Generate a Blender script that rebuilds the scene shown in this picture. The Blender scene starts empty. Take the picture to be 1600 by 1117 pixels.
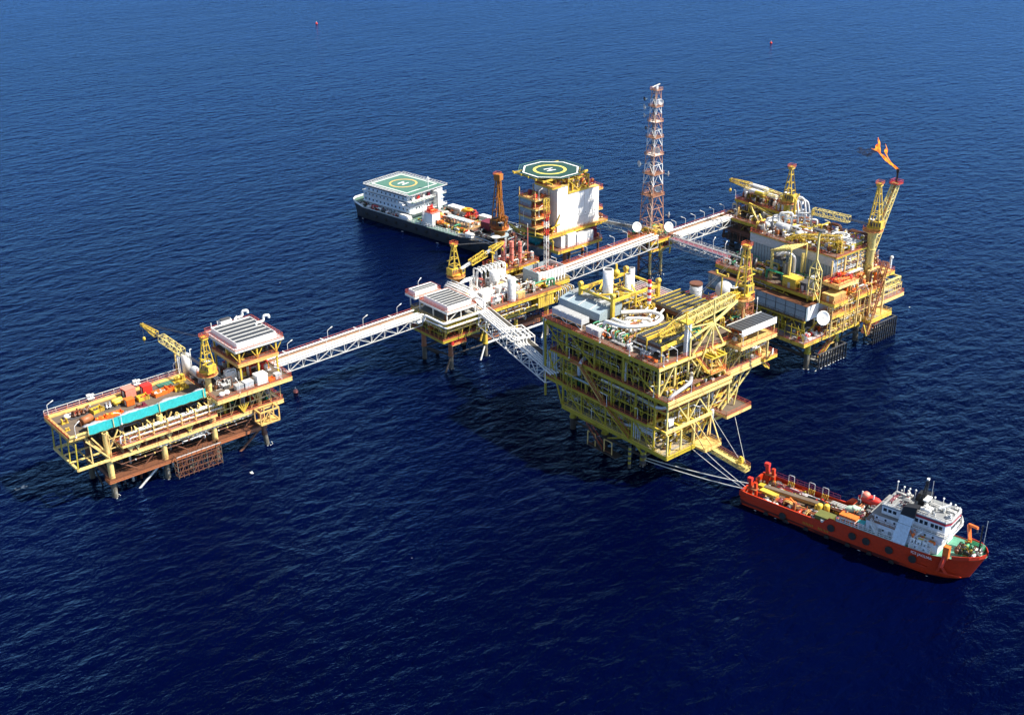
import bpy, math, random
from mathutils import Vector, Matrix
R = math.radians
sc = bpy.context.scene
COL = sc.collection
# ------------------------------------------------------------------ camera
TH, ROLL, HD = R(25), R(0.7), R(40)
cam = bpy.data.objects.new('camera', bpy.data.cameras.new('camera')); COL.objects.link(cam)
cam.data.sensor_width = 36; cam.data.lens = 1950 / 1600 * 36
cam.data.clip_start = 1; cam.data.clip_end = 60000
fwd = Vector((math.sin(HD) * math.cos(TH), math.cos(HD) * math.cos(TH), -math.sin(TH)))
r0 = Vector((math.cos(HD), -math.sin(HD), 0)); u0 = r0.cross(fwd)
up = u0 * math.cos(ROLL) + r0 * math.sin(ROLL); rt = fwd.cross(up)
M = Matrix((rt, up, -fwd)).transposed().to_4x4(); M.translation = Vector((0, 0, 170))
cam.matrix_world = M
sc.camera = cam
# ------------------------------------------------------------------ sky, sun, exposure
SAZ, SEL = R(-48), R(50)                    # direction towards the sun
w = bpy.data.worlds.new('World'); sc.world = w; w.use_nodes = True
nt = w.node_tree; bg = nt.nodes['Background']
sky = nt.nodes.new('ShaderNodeTexSky'); sky.sky_type = 'NISHITA'; sky.sun_disc = False
sky.sun_elevation = SEL; sky.sun_rotation = R(90) - SAZ
sky.air_density = 1.0; sky.dust_density = 1.6; sky.ozone_density = 2.2
nt.links.new(sky.outputs[0], bg.inputs[0]); bg.inputs[1].default_value = 0.076
sl = bpy.data.lights.new('sun', 'SUN'); sl.energy = 5.0; sl.angle = R(0.53); sl.color = (1, .93, .82)
so = bpy.data.objects.new('sun', sl); COL.objects.link(so)
sd = Vector((math.cos(SEL) * math.cos(SAZ), math.cos(SEL) * math.sin(SAZ), math.sin(SEL)))
so.rotation_euler = sd.to_track_quat('Z', 'Y').to_euler(); so.location = (200, 200, 300)
sc.view_settings.view_transform = 'Standard'; sc.view_settings.look = 'None'
sc.view_settings.gamma = 1; sc.view_settings.exposure = 1.02
sc.render.engine = 'CYCLES'

# ------------------------------------------------------------------ materials
MATS = {}
def mat(name, rgb, dirt=0.35, dcol=(.16, .06, .025), rough=.5, metal=0, scale=.6, var=.12):
    m = bpy.data.materials.new(name); m.use_nodes = True; n = m.node_tree.nodes; L = m.node_tree.links
    b = n['Principled BSDF']; b.inputs['Roughness'].default_value = rough; b.inputs['Metallic'].default_value = metal
    tc = n.new('ShaderNodeTexCoord')
    no = n.new('ShaderNodeTexNoise'); no.inputs['Scale'].default_value = scale; no.inputs['Detail'].default_value = 8; no.inputs['Roughness'].default_value = .7
    mp = n.new('ShaderNodeMapping'); mp.inputs['Scale'].default_value = (1, 1, .28)
    L.new(tc.outputs['Object'], mp.inputs[0]); L.new(mp.outputs[0], no.inputs[0])
    cr = n.new('ShaderNodeValToRGB'); t = .72 - .3 * dirt
    cr.color_ramp.elements[0].position = t; cr.color_ramp.elements[1].position = min(.99, t + .12)
    cr.color_ramp.elements[0].color = (0, 0, 0, 1); cr.color_ramp.elements[1].color = (1, 1, 1, 1)
    L.new(no.outputs[0], cr.inputs[0])
    n2 = n.new('ShaderNodeTexNoise'); n2.inputs['Scale'].default_value = scale * 3.3; n2.inputs['Detail'].default_value = 5
    L.new(tc.outputs['Object'], n2.inputs[0])
    mr = n.new('ShaderNodeMapRange'); mr.inputs['From Min'].default_value = .3; mr.inputs['From Max'].default_value = .7
    mr.inputs['To Min'].default_value = 1 - var * 1.6; mr.inputs['To Max'].default_value = 1 + var * .6
    L.new(n2.outputs[0], mr.inputs[0])
    mu = n.new('ShaderNodeMix'); mu.data_type = 'RGBA'; mu.blend_type = 'MULTIPLY'; mu.inputs[0].default_value = 1
    mu.inputs[6].default_value = (*rgb, 1); L.new(mr.outputs[0], mu.inputs[7])
    mx = n.new('ShaderNodeMix'); mx.data_type = 'RGBA'; mx.inputs[7].default_value = (*dcol, 1)
    m1 = n.new('ShaderNodeMath'); m1.operation = 'MULTIPLY'; m1.inputs[1].default_value = min(1, .35 + dirt)
    L.new(cr.outputs[0], m1.inputs[0]); L.new(m1.outputs[0], mx.inputs[0]); L.new(mu.outputs[2], mx.inputs[6])
    L.new(mx.outputs[2], b.inputs['Base Color'])
    MATS[name] = m; return m
mat('yellow', (.66, .46, .05), .66, (.20, .11, .03))
mat('shaded_oliveyel', (.42, .33, .025), .5)  # platform yellow with the shade of left-facing sides put into the colour
mat('paleyel', (.70, .57, .19), .55, (.30, .2, .07))
mat('cream', (.76, .55, .19), .62, (.30, .16, .06))
mat('white', (.74, .73, .69), .3, (.35, .2, .12), scale=.9)
mat('cleanwhite', (.80, .80, .77), .16, (.42, .30, .2), var=.08, scale=.9)
mat('offwhite', (.56, .56, .53), .45)
mat('grey', (.34, .35, .35), .2)
mat('lightgrey', (.50, .52, .53), .18)
mat('louvre', (.06, .066, .075), .12, rough=.4)
mat('bluegrey', (.30, .38, .42), .18)
mat('silver', (.62, .63, .64), .2, rough=.35, metal=.6)
mat('rust', (.15, .06, .03), .5, (.07, .03, .02))
mat('rustorange', (.33, .115, .04), .45, (.15, .06, .03))
mat('rail', (.50, .10, .04), .3, (.25, .12, .05))
mat('railyel', (.72, .50, .06), .3)
mat('railwhite', (.74, .74, .72), .15)
mat('deckbrown', (.12, .09, .065), .6, (.09, .06, .04), scale=.25, rough=.85)
mat('deckgrey', (.22, .22, .21), .5, (.12, .09, .07), scale=.25, rough=.85)
mat('deckgreen', (.09, .17, .13), .35, (.14, .11, .08), scale=.25, rough=.8)
mat('deckyel', (.62, .40, .12), .55, (.3, .15, .06), scale=.3, rough=.8)
mat('grating', (.05, .046, .038), .4, (.06, .04, .03), rough=.9)
mat('jacket', (.055, .045, .038), .6, (.02, .02, .018), rough=.8)
mat('splash', (.10, .085, .06), .6, (.30, .29, .24), rough=.8, scale=1.2)
mat('orange', (.80, .16, .02), .25)
mat('red', (.62, .03, .02), .2)
mat('pink', (.75, .22, .16), .25)
mat('maroon', (.16, .02, .04), .3)
mat('teal', (.02, .38, .38), .25, (.25, .45, .45), rough=.6)
mat('green', (.03, .26, .12), .3)
mat('black', (.015, .015, .017), .2, (.05, .04, .03))
mat('darkgrey', (.07, .07, .075), .3)
mat('canvas', (.42, .42, .44), .25, (.6, .6, .6), rough=.9, scale=1.5)
mat('hullred', (.56, .045, .012), .28, (.24, .03, .02), scale=.35, rough=.4)
mat('hullorange', (.50, .036, .007), .25, (.20, .03, .015), scale=.5, rough=.4)
mat('hulldark', (.10, .012, .008), .4, (.03, .01, .01), scale=.4)
mat('hullblack', (.018, .02, .024), .45, (.09, .05, .035), scale=.4, rough=.55)
mat('crane_amber', (.42, .15, .012), .35)
mat('helidark', (.006, .05, .045), .2, (.015, .08, .07), rough=.8, scale=.4)
mat('heligreen', (.06, .16, .125), .3, (.13, .34, .26), rough=.8, scale=.4)
mat('ringyel', (.70, .58, .12), .1, rough=.7)
mat('glass', (.02, .03, .04), 0, rough=.12)
mat('rope', (.62, .62, .60), .2, rough=.9)
mat('tyre', (.02, .02, .02), .3, (.06, .06, .06), rough=.9)
mat('bridgedeck', (.30, .19, .12), .5, (.12, .08, .05), scale=.5)
mat('roofgrey', (.20, .21, .215), .25)
mat('wood', (.36, .29, .19), .5, (.2, .15, .1), rough=.85)

def flame_mat():
    m = bpy.data.materials.new('flame'); m.use_nodes = True; n = m.node_tree.nodes; L = m.node_tree.links
    n.clear(); o = n.new('ShaderNodeOutputMaterial'); e = n.new('ShaderNodeEmission')
    tc = n.new('ShaderNodeTexCoord'); no = n.new('ShaderNodeTexNoise'); no.inputs['Scale'].default_value = .8; no.inputs['Detail'].default_value = 5
    cr = n.new('ShaderNodeValToRGB'); cr.color_ramp.elements[0].color = (.9, .10, .01, 1); cr.color_ramp.elements[0].position = .38
    cr.color_ramp.elements[1].color = (1, .42, .04, 1); cr.color_ramp.elements[1].position = .6
    L.new(tc.outputs['Object'], no.inputs[0]); L.new(no.outputs[0], cr.inputs[0]); L.new(cr.outputs[0], e.inputs[0]); e.inputs[1].default_value = .95
    t = n.new('ShaderNodeBsdfTransparent'); m2 = n.new('ShaderNodeMixShader')
    n2 = n.new('ShaderNodeTexNoise'); n2.inputs['Scale'].default_value = 1.5; n2.inputs['Detail'].default_value = 5; n2.inputs['Roughness'].default_value = .7
    r2 = n.new('ShaderNodeMapRange'); r2.inputs['From Min'].default_value = .38; r2.inputs['From Max'].default_value = .56
    L.new(tc.outputs['Object'], n2.inputs[0]); L.new(n2.outputs[0], r2.inputs[0]); L.new(r2.outputs[0], m2.inputs[0])
    L.new(t.outputs[0], m2.inputs[1]); L.new(e.outputs[0], m2.inputs[2]); L.new(m2.outputs[0], o.inputs[0])
    MATS['flame'] = m
flame_mat()
def smoke_mat():
    m = bpy.data.materials.new('smoke'); m.use_nodes = True; n = m.node_tree.nodes; L = m.node_tree.links
    n.clear(); o = n.new('ShaderNodeOutputMaterial'); v = n.new('ShaderNodeVolumePrincipled')
    v.inputs['Color'].default_value = (.06, .05, .05, 1)
    tc = n.new('ShaderNodeTexCoord'); no = n.new('ShaderNodeTexNoise'); no.inputs['Scale'].default_value = .7; no.inputs['Detail'].default_value = 3
    r2 = n.new('ShaderNodeMapRange'); r2.inputs['From Min'].default_value = .36; r2.inputs['From Max'].default_value = .6; r2.inputs['To Max'].default_value = .5
    L.new(tc.outputs['Object'], no.inputs[0]); L.new(no.outputs[0], r2.inputs[0]); L.new(r2.outputs[0], v.inputs['Density']); L.new(v.outputs[0], o.inputs['Volume'])
    MATS['smoke'] = m
smoke_mat()
def sea_mat():
    m = bpy.data.materials.new('sea'); m.use_nodes = True; n = m.node_tree.nodes; L = m.node_tree.links
    n.remove(n['Principled BSDF'])
    df = n.new('ShaderNodeBsdfDiffuse'); gl = n.new('ShaderNodeBsdfGlossy'); gl.inputs['Roughness'].default_value = .14; gl.inputs['Color'].default_value = (.22, .48, 1, 1)
    fr = n.new('ShaderNodeFresnel'); fr.inputs['IOR'].default_value = 1.333; mx = n.new('ShaderNodeMixShader')
    pw = n.new('ShaderNodeMath'); pw.operation = 'POWER'; pw.inputs[1].default_value = 2.9; ml = n.new('ShaderNodeMath'); ml.operation = 'MULTIPLY'; ml.inputs[1].default_value = 27; ml.use_clamp = True
    L.new(fr.outputs[0], pw.inputs[0]); L.new(pw.outputs[0], ml.inputs[0]); L.new(ml.outputs[0], mx.inputs[0]); L.new(df.outputs[0], mx.inputs[1]); L.new(gl.outputs[0], mx.inputs[2]); L.new(mx.outputs[0], n['Material Output'].inputs[0])
    tc = n.new('ShaderNodeTexCoord')
    def noise(scale, rot, sx, sy, det, dist=0, rough=.55):
        mp = n.new('ShaderNodeMapping'); mp.inputs['Rotation'].default_value = (0, 0, rot); mp.inputs['Scale'].default_value = (sx, sy, 1)
        no = n.new('ShaderNodeTexNoise'); no.inputs['Scale'].default_value = scale; no.inputs['Detail'].default_value = det
        no.inputs['Roughness'].default_value = rough; no.inputs['Distortion'].default_value = dist
        L.new(tc.outputs['Object'], mp.inputs[0]); L.new(mp.outputs[0], no.inputs[0]); return no.outputs[0]
    def mul(a, k):
        q = n.new('ShaderNodeMath'); q.operation = 'MULTIPLY'; L.new(a, q.inputs[0]); q.inputs[1].default_value = k; return q.outputs[0]
    def add(a, c):
        q = n.new('ShaderNodeMath'); q.operation = 'ADD'; L.new(a, q.inputs[0]); L.new(c, q.inputs[1]); return q.outputs[0]
    A = R(54)
    h = add(add(mul(noise(.05, A, .55, 1.3, 3, .3), 2.6), mul(noise(.20, A + .2, .75, 1.3, 6, .25, .58), 2.9)), mul(noise(.75, A - .25, .8, 1.2, 3, .2, .55), .42))
    bp = n.new('ShaderNodeBump'); bp.inputs['Strength'].default_value = 1; bp.inputs['Distance'].default_value = .5
    L.new(h, bp.inputs['Height']); wnd = n.new('ShaderNodeMapRange'); wnd.inputs['From Min'].default_value = .35; wnd.inputs['From Max'].default_value = .65; wnd.inputs['To Min'].default_value = .85; wnd.inputs['To Max'].default_value = 1.0; L.new(noise(.011, A + .3, .45, 1.8, 4, .8), wnd.inputs[0]); L.new(wnd.outputs[0], bp.inputs['Strength'])
    for q_ in (df, gl, fr): L.new(bp.outputs[0], q_.inputs['Normal'])
    # broad drifts of paler and darker water
    big = noise(.006, A, .5, 1.6, 3)
    cr = n.new('ShaderNodeValToRGB'); cr.color_ramp.elements[0].position = .35; cr.color_ramp.elements[1].position = .7
    cr.color_ramp.elements[0].color = (.0001, .0008, .012, 1); cr.color_ramp.elements[1].color = (.0002, .0014, .019, 1)
    L.new(big, cr.inputs[0]); L.new(cr.outputs[0], df.inputs['Color'])
    MATS['sea'] = m
sea_mat()

# ------------------------------------------------------------------ helpers
def tag(o, label=None, cat=None, group=None, kind=None):
    if label: o['label'] = label
    if cat: o['category'] = cat
    if group: o['group'] = group
    if kind: o['kind'] = kind
    return o
def empty(name, loc, rz=0, label=None, cat=None, group=None):
    o = bpy.data.objects.new(name, None); COL.objects.link(o); o.location = loc; o.rotation_euler = (0, 0, rz)
    o.empty_display_size = .5
    return tag(o, label, cat, group)
V = Vector
class MB:
    """collects faces and links them as ONE mesh object"""
    def __init__(s, m='grey'): s.items = []; s.v = []; s.f = []; s.mi = []; s.sm = []; s.names = []; s.m = m
    def _m(s, m):
        m = m or s.m
        if m not in s.names: s.names.append(m)
        return s.names.index(m)
    def add(s, vs, fs, m=None, sm=False):
        b = len(s.v); k = s._m(m); s.v.extend([tuple(p) for p in vs])
        for f in fs: s.f.append([b + i for i in f]); s.mi.append(k); s.sm.append(sm)
    def box(s, x0, x1, y0, y1, z0, z1, m=None):
        if x1 < x0: x0, x1 = x1, x0
        if y1 < y0: y0, y1 = y1, y0
        s.add([(x0, y0, z0), (x1, y0, z0), (x1, y1, z0), (x0, y1, z0), (x0, y0, z1), (x1, y0, z1), (x1, y1, z1), (x0, y1, z1)],
              [(0, 3, 2, 1), (4, 5, 6, 7), (0, 1, 5, 4), (1, 2, 6, 5), (2, 3, 7, 6), (3, 0, 4, 7)], m)
    def cb(s, x, y, z, a, b, c, m=None, rz=0):
        """box standing on (x,y,z), sizes a,b,c"""
        if not rz: return s.box(x - a / 2, x + a / 2, y - b / 2, y + b / 2, z, z + c, m)
        ca, sa = math.cos(rz), math.sin(rz); vs = []
        for k in (0, c):
            for i, j in ((-a, -b), (a, -b), (a, b), (-a, b)): vs.append((x + (i * ca - j * sa) / 2, y + (i * sa + j * ca) / 2, z + k))
        s.add(vs, [(0, 3, 2, 1), (4, 5, 6, 7), (0, 1, 5, 4), (1, 2, 6, 5), (2, 3, 7, 6), (3, 0, 4, 7)], m)
    def beam(s, p, q, w=.3, h=None, m=None, up=(0, 0, 1)):
        h = h or w; p, q = V(p), V(q); d = (q - p)
        if d.length < 1e-4: return
        d.normalize(); u = V(up)
        if abs(d.dot(u)) > .99: u = V((1, 0, 0))
        sd_ = d.cross(u).normalized(); uu = sd_.cross(d)
        vs = [c + sd_ * a * w / 2 + uu * b * h / 2 for c in (p, q) for a, b in ((-1, -1), (1, -1), (1, 1), (-1, 1))]
        s.add(vs, [(0, 1, 2, 3), (4, 7, 6, 5), (0, 4, 5, 1), (1, 5, 6, 2), (2, 6, 7, 3), (3, 7, 4, 0)], m)
    def tube(s, p, q, r=.15, m=None, n=6, r2=None, cap=True):
        p, q = V(p), V(q); d = q - p
        if d.length < 1e-4: return
        d.normalize(); a = d.orthogonal().normalized(); b = d.cross(a); r2 = r if r2 is None else r2
        vs = [p + (a * math.cos(t) + b * math.sin(t)) * r for t in [2 * math.pi * i / n for i in range(n)]]
        vs += [q + (a * math.cos(t) + b * math.sin(t)) * r2 for t in [2 * math.pi * i / n for i in range(n)]]
        s.add(vs, [(i, (i + 1) % n, n + (i + 1) % n, n + i) for i in range(n)], m, True)
        if cap: s.add(vs, [tuple(range(n - 1, -1, -1)), tuple(range(n, 2 * n))], m)
    def pipe(s, pts, r=.2, m=None, n=7, bend=None):
        pts = [V(p) for p in pts]; bend = bend or r * 3; out = [pts[0]]
        for i in range(1, len(pts) - 1):
            a, c, b = pts[i - 1], pts[i], pts[i + 1]; k = min(bend, (a - c).length * .45, (b - c).length * .45)
            p0 = c + (a - c).normalized() * k; p2 = c + (b - c).normalized() * k
            for t in (0, .33, .67, 1): out.append(p0 * (1 - t) ** 2 + c * 2 * t * (1 - t) + p2 * t * t)
        out.append(pts[-1]); rings = []; ref = None
        for i, p in enumerate(out):
            d = (out[min(i + 1, len(out) - 1)] - out[max(i - 1, 0)])
            if d.length < 1e-6: continue
            d.normalize()
            ref = d.orthogonal().normalized() if ref is None else (ref - d * ref.dot(d)).normalized()
            b = d.cross(ref); rings.append([p + (ref * math.cos(t) + b * math.sin(t)) * r for t in [2 * math.pi * k / n for k in range(n)]])
        vs = [v for g in rings for v in g]
        fs = [(j * n + i, j * n + (i + 1) % n, (j + 1) * n + (i + 1) % n, (j + 1) * n + i) for j in range(len(rings) - 1) for i in range(n)]
        s.add(vs, fs, m, True); s.add(vs, [tuple(range(n - 1, -1, -1)), tuple(range(len(vs) - n, len(vs)))], m)
    def lathe(s, x, y, prof, m=None, n=16, ax='z', rz=0):
        """prof: (r, h) pairs; ax 'z' vertical at (x,y), or 'h': horizontal, x=(px,py,pz) and rz heading"""
        vs = []
        for r, h in prof:
            for i in range(n):
                t = 2 * math.pi * i / n; c, d = r * math.cos(t), r * math.sin(t)
                if ax == 'z': vs.append((x + c, y + d, h))
                else: vs.append((x[0] + h * math.cos(rz) - c * math.sin(rz), x[1] + h * math.sin(rz) + c * math.cos(rz), x[2] + d))
        k = len(prof)
        s.add(vs, [(j * n + i, j * n + (i + 1) % n, (j + 1) * n + (i + 1) % n, (j + 1) * n + i) for j in range(k - 1) for i in range(n)], m, True)
        s.add(vs, [tuple(range(n - 1, -1, -1)), tuple(range((k - 1) * n, k * n))], m)
    def vtank(s, x, y, z, r, h, m=None, n=14): s.lathe(x, y, [(r * .5, z), (r, z + .05), (r, z + h - r * .35), (r * .8, z + h - r * .12), (r * .35, z + h)], m, n)
    def htank(s, x, y, z, r, L, rz=0, m=None, n=12, dome=.5):
        a = L / 2; p = [(r * .3, -a), (r * .75, -a + r * .12 * dome * 2), (r, -a + r * dome), (r, a - r * dome), (r * .75, a - r * .12 * dome * 2), (r * .3, a)]
        s.lathe((x, y, z), None, p, m, n, 'h', rz)
        ca, sa = math.cos(rz), math.sin(rz)
        for k in (-.28, .28): s.cb(x + ca * L * k, y + sa * L * k, z - r - .4, .3, r * 1.3, .6, m, rz)
    def prism(s, poly, z0, z1, m=None):
        n = len(poly); vs = [(x, y, z0) for x, y in poly] + [(x, y, z1) for x, y in poly]
        s.add(vs, [tuple(range(n - 1, -1, -1)), tuple(range(n, 2 * n))] + [(i, (i + 1) % n, n + (i + 1) % n, n + i) for i in range(n)], m)
    def ball(s, x, y, z, r, m=None, n=10, k=6, sz=1):
        s.lathe(x, y, [(max(.01, r * math.sin(math.pi * i / k)), z - r * sz * math.cos(math.pi * i / k)) for i in range(k + 1)], m, n)
    def rail(s, pts, h=1.15, m=None, closed=False, step=2.0, t=.07, base=0):
        pts = [V(p) for p in pts]
        if closed: pts.append(pts[0])
        for a, b in zip(pts, pts[1:]):
            L_ = (b - a).length; n = max(1, round(L_ / step))
            for i in range(n + 1):
                p = a.lerp(b, i / n); s.beam(p + V((0, 0, base)), p + V((0, 0, h)), t, t, m)
            for k in (1, .5): s.beam(a + V((0, 0, h * k)), b + V((0, 0, h * k)), t, t, m)
            s.beam(a + V((0, 0, .12)), b + V((0, 0, .12)), .05, .2, m)
    def lattice(s, p, q, w, h=None, n=8, r=.12, m=None, w2=None, h2=None, up=(0, 0, 1), rd=None, tubes=True):
        """four-chord space truss from p to q"""
        h = h or w; w2 = w if w2 is None else w2; h2 = h if h2 is None else h2; rd = rd or r * .6; p, q = V(p), V(q); d = (q - p).normalized(); u = V(up)
        if abs(d.dot(u)) > .99: u = V((1, 0, 0))
        sx = d.cross(u).normalized(); uu = sx.cross(d)
        def c(i, k):
            t = i / n; P = p.lerp(q, t); W = w + (w2 - w) * t; H_ = h + (h2 - h) * t; a, b = ((-1, -1), (1, -1), (1, 1), (-1, 1))[k]
            return P + sx * a * W / 2 + uu * b * H_ / 2
        for k in range(4):
            s.beam(c(0, k), c(n, k), r * 1.7, r * 1.7, m)
        for i in range(n + 1):
            for k in range(4): s.beam(c(i, k), c(i, (k + 1) % 4), rd * 1.5, rd * 1.5, m)
            if i < n:
                for k in range(4):
                    a, b = (k, (k + 1) % 4) if i % 2 else ((k + 1) % 4, k)
                    s.beam(c(i, a), c(i + 1, b), rd * 1.5, rd * 1.5, m)
    def stair(s, p, q, w=1.2, m='yellow', rm='rail'):
        p, q = V(p), V(q); d = q - p; dh = V((d.x, d.y, 0)).normalized(); sx = V((-dh.y, dh.x, 0)) * w / 2
        for k in (-1, 1):
            s.beam(p + sx * k, q + sx * k, .12, .35, m)
            s.beam(p + sx * k + V((0, 0, 1.1)), q + sx * k + V((0, 0, 1.1)), .08, .08, rm)
            s.beam(p + sx * k + V((0, 0, .6)), q + sx * k + V((0, 0, .6)), .06, .06, rm)
            for t in (0, .25, .5, .75, 1):
                a = p.lerp(q, t) + sx * k; s.beam(a, a + V((0, 0, 1.1)), .07, .07, rm)
        n = max(3, int(abs(d.z) / .3))
        for i in range(n):
            c = p.lerp(q, (i + .5) / n); s.beam(c - sx, c + sx, .28, .05, m)
    def absorb(s, o):
        b = len(s.v); s.v.extend(o.v); ks = [s._m(n) for n in o.names]
        for f, k, q in zip(o.f, o.mi, o.sm): s.f.append([b + i for i in f]); s.mi.append(ks[k]); s.sm.append(q)
    def pieces(s, gap=.12):
        """the separate pieces of the mesh: face islands whose boxes meet belong together"""
        par = list(range(len(s.v)))
        def find(i):
            while par[i] != i: par[i] = par[par[i]]; i = par[i]
            return i
        for f in s.f:
            r = find(f[0])
            for i in f[1:]: par[find(i)] = r
        isl = {}
        for k, f in enumerate(s.f): isl.setdefault(find(f[0]), []).append(k)
        L_ = list(isl.values()); bb = []
        for fs in L_:
            P_ = [s.v[i] for k in fs for i in s.f[k]]; bb.append([min(p[j] for p in P_) - gap for j in range(3)] + [max(p[j] for p in P_) + gap for j in range(3)])
        g = list(range(len(L_)))
        def fg(i):
            while g[i] != i: i = g[i]
            return i
        for i in range(len(L_)):
            for j in range(i):
                a, b = bb[i], bb[j]
                if a[0] < b[3] and b[0] < a[3] and a[1] < b[4] and b[1] < a[4] and a[2] < b[5] and b[2] < a[5]: g[fg(i)] = fg(j)
        out = {}
        for i, fs in enumerate(L_): out.setdefault(fg(i), []).extend(fs)
        res = []
        for fs in out.values():
            m = MB(s.m); mp = {}
            for k in sorted(fs):
                q = []
                for i in s.f[k]:
                    if i not in mp: mp[i] = len(m.v); m.v.append(s.v[i])
                    q.append(mp[i])
                m.f.append(q); m.mi.append(m._m(s.names[s.mi[k]])); m.sm.append(s.sm[k])
            res.append(m)
        return res
    def build(s, name, parent=None, base=(0, 0, 0), rz=0):
        for _, it in s.items: s.absorb(it)
        me = bpy.data.meshes.new(name); b = V(base)
        me.from_pydata([(x - b.x, y - b.y, z - b.z) for x, y, z in s.v], [], s.f)
        for nm in s.names: me.materials.append(MATS[nm])
        me.polygons.foreach_set('material_index', s.mi); me.polygons.foreach_set('use_smooth', s.sm); me.update()
        o = bpy.data.objects.new(name, me); COL.objects.link(o)
        if parent: o.parent = parent
        else: o.location = b; o.rotation_euler = (0, 0, rz)
        return o
def copy_tree(o, loc=None, rz=None, label=None):
    c = o.copy(); COL.objects.link(c)
    if loc is not None: c.location = loc
    if rz is not None: c.rotation_euler = (0, 0, rz)
    if label: c['label'] = label
    for ch in o.children:
        k = ch.copy(); COL.objects.link(k); k.parent = c
        for g in ch.children:
            j = g.copy(); COL.objects.link(j); j.parent = k
    return c
SPLIT = set('process_piping vent_pipe column support_strut stairway funnel loop_header header_pipe riser_pipe deck_truss bracing lower_cabin exhaust_stack boat_landing safety_locker vent_opening door edge_beam bulwark balcony shade_strip antenna pressure_vessel lifting_beam deck_pad liferaft_canister wall_trim top_antenna rest_platform red_band ladder deck_plating deck_cargo conductor_pipe hanger roof fender window silencer'.split())
REST = {}; CNT = {}
def put_parts(root, base, mb, name):
    """links a mesh as a part; bolted-on items and loose pieces become parts of their own"""
    items, mb.items = mb.items, []
    for kind, it in items:
        k = (root.name, kind); CNT[k] = CNT.get(k, 0) + 1
        if CNT[k] <= 70: it.build(kind, root, base)
        else: REST.setdefault(root.name, (root, base, MB()))[2].absorb(it)
    if not mb.f: return None
    ps = mb.pieces() if name in SPLIT else [mb]
    if len(ps) > 60: ps = [mb]
    return [p.build(name, root, base) for p in ps][0]
def finish_rest():
    for root, base, mb in REST.values(): o = mb.build('small_pipework', root, base); o['kind'] = 'stuff'
def studs(p, q, h, m, step=2.3, t=.13, seed=0):
    """thin secondary steel on one face of a storey: posts, a mid rail, a few braces and hung cable trays"""
    g = random.Random(seed); p, q = V(p), V(q); L_ = (q - p).length; n = max(2, int(L_ / step)); a = MB(m)
    for i in range(n + 1):
        c = p.lerp(q, i / n); a.beam(c, c + V((0, 0, h)), t, t, m)
        if i < n and g.random() < .45: e = p.lerp(q, (i + 1) / n); a.beam(c + V((0, 0, 0 if i % 2 else h)), e + V((0, 0, h if i % 2 else 0)), t * .8, t * .8, m)
    for k in (.36, .78): a.beam(p + V((0, 0, h * k)), q + V((0, 0, h * k)), t * .9, t * 1.6, m)
    return a
class Plat:
    """a structure whose parts are given in scene coordinates"""
    def __init__(s, name, loc, label, cat, group=None): s.o = empty(name, loc, 0, label, cat, group); s.b = loc
    def put(s, mb, name, label=None):
        o = put_parts(s.o, s.b, mb, name)
        if label and o: o['label'] = label
        return o
    def deck(s, poly, z, gm='yellow', dm='deckbrown', rm='rail', rail=True, depth=.62, joist='x', skip=(), t=.12, rh=1.15, label=None):
        """deck plate on an I-girder rim with joists, and its handrail"""
        if len(poly) == 4 and not isinstance(poly[0], (tuple, list)):
            x0, x1, y0, y1 = poly; poly = [(x0, y0), (x1, y0), (x1, y1), (x0, y1)]
        a = MB(gm); a.prism(poly, z - t, z, dm)
        n = len(poly); cx = sum(p[0] for p in poly) / n; cy = sum(p[1] for p in poly) / n
        for i in range(n):
            p, q = V((*poly[i], 0)), V((*poly[(i + 1) % n], 0)); d = (q - p).normalized(); nn = V((d.y, -d.x, 0))
            o = nn * .06
            for zz, ww, hh in ((z - depth / 2 - t, .1, depth), (z - .08, .3, .11), (z - depth - t, .3, .09)):
                a.beam(V((p.x, p.y, zz)) + o, V((q.x, q.y, zz)) + o, ww, hh)
        xs = [p[0] for p in poly]; ys = [p[1] for p in poly]
        if joist and n == 4:
            x0, x1, y0, y1 = min(xs), max(xs), min(ys), max(ys)
            k = int((x1 - x0) / 3)
            for i in range(1, k): a.box(x0 + i * (x1 - x0) / k - .12, x0 + i * (x1 - x0) / k + .12, y0 + .2, y1 - .2, z - t - depth * .8, z - t - .003)
            k = int((y1 - y0) / 5)
            for i in range(1, k): a.box(x0 + .2, x1 - .2, y0 + i * (y1 - y0) / k - .15, y0 + i * (y1 - y0) / k + .15, z - t - depth * .9, z - t - .2)
        s.put(a, 'deck', label)
        if rail:
            r = MB(rm)
            for i in range(n):
                if i in skip: continue
                p, q = poly[i], poly[(i + 1) % n]
                r.rail([(p[0], p[1], z + .01), (q[0], q[1], z + .01)])
            s.put(r, 'handrail')
    def leg(s, x, y, z0, z1, r=.75, top='yellow', wl=4.5, dx=0, dy=0, low='splash'):
        """jacket leg: dark weedy splash zone, painted above"""
        a = MB(top); k = (z1 - z0)
        f = lambda z: (x + dx * (z1 - z) / k, y + dy * (z1 - z) / k, z)
        a.tube(f(z0), f(wl), r, low, 12); a.tube(f(wl), f(z1), r * 1.04, top, 12)
        a.tube(f(wl + .1), f(wl + .5), r * 1.25, top, 12)
        s.put(a, 'leg')
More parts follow.
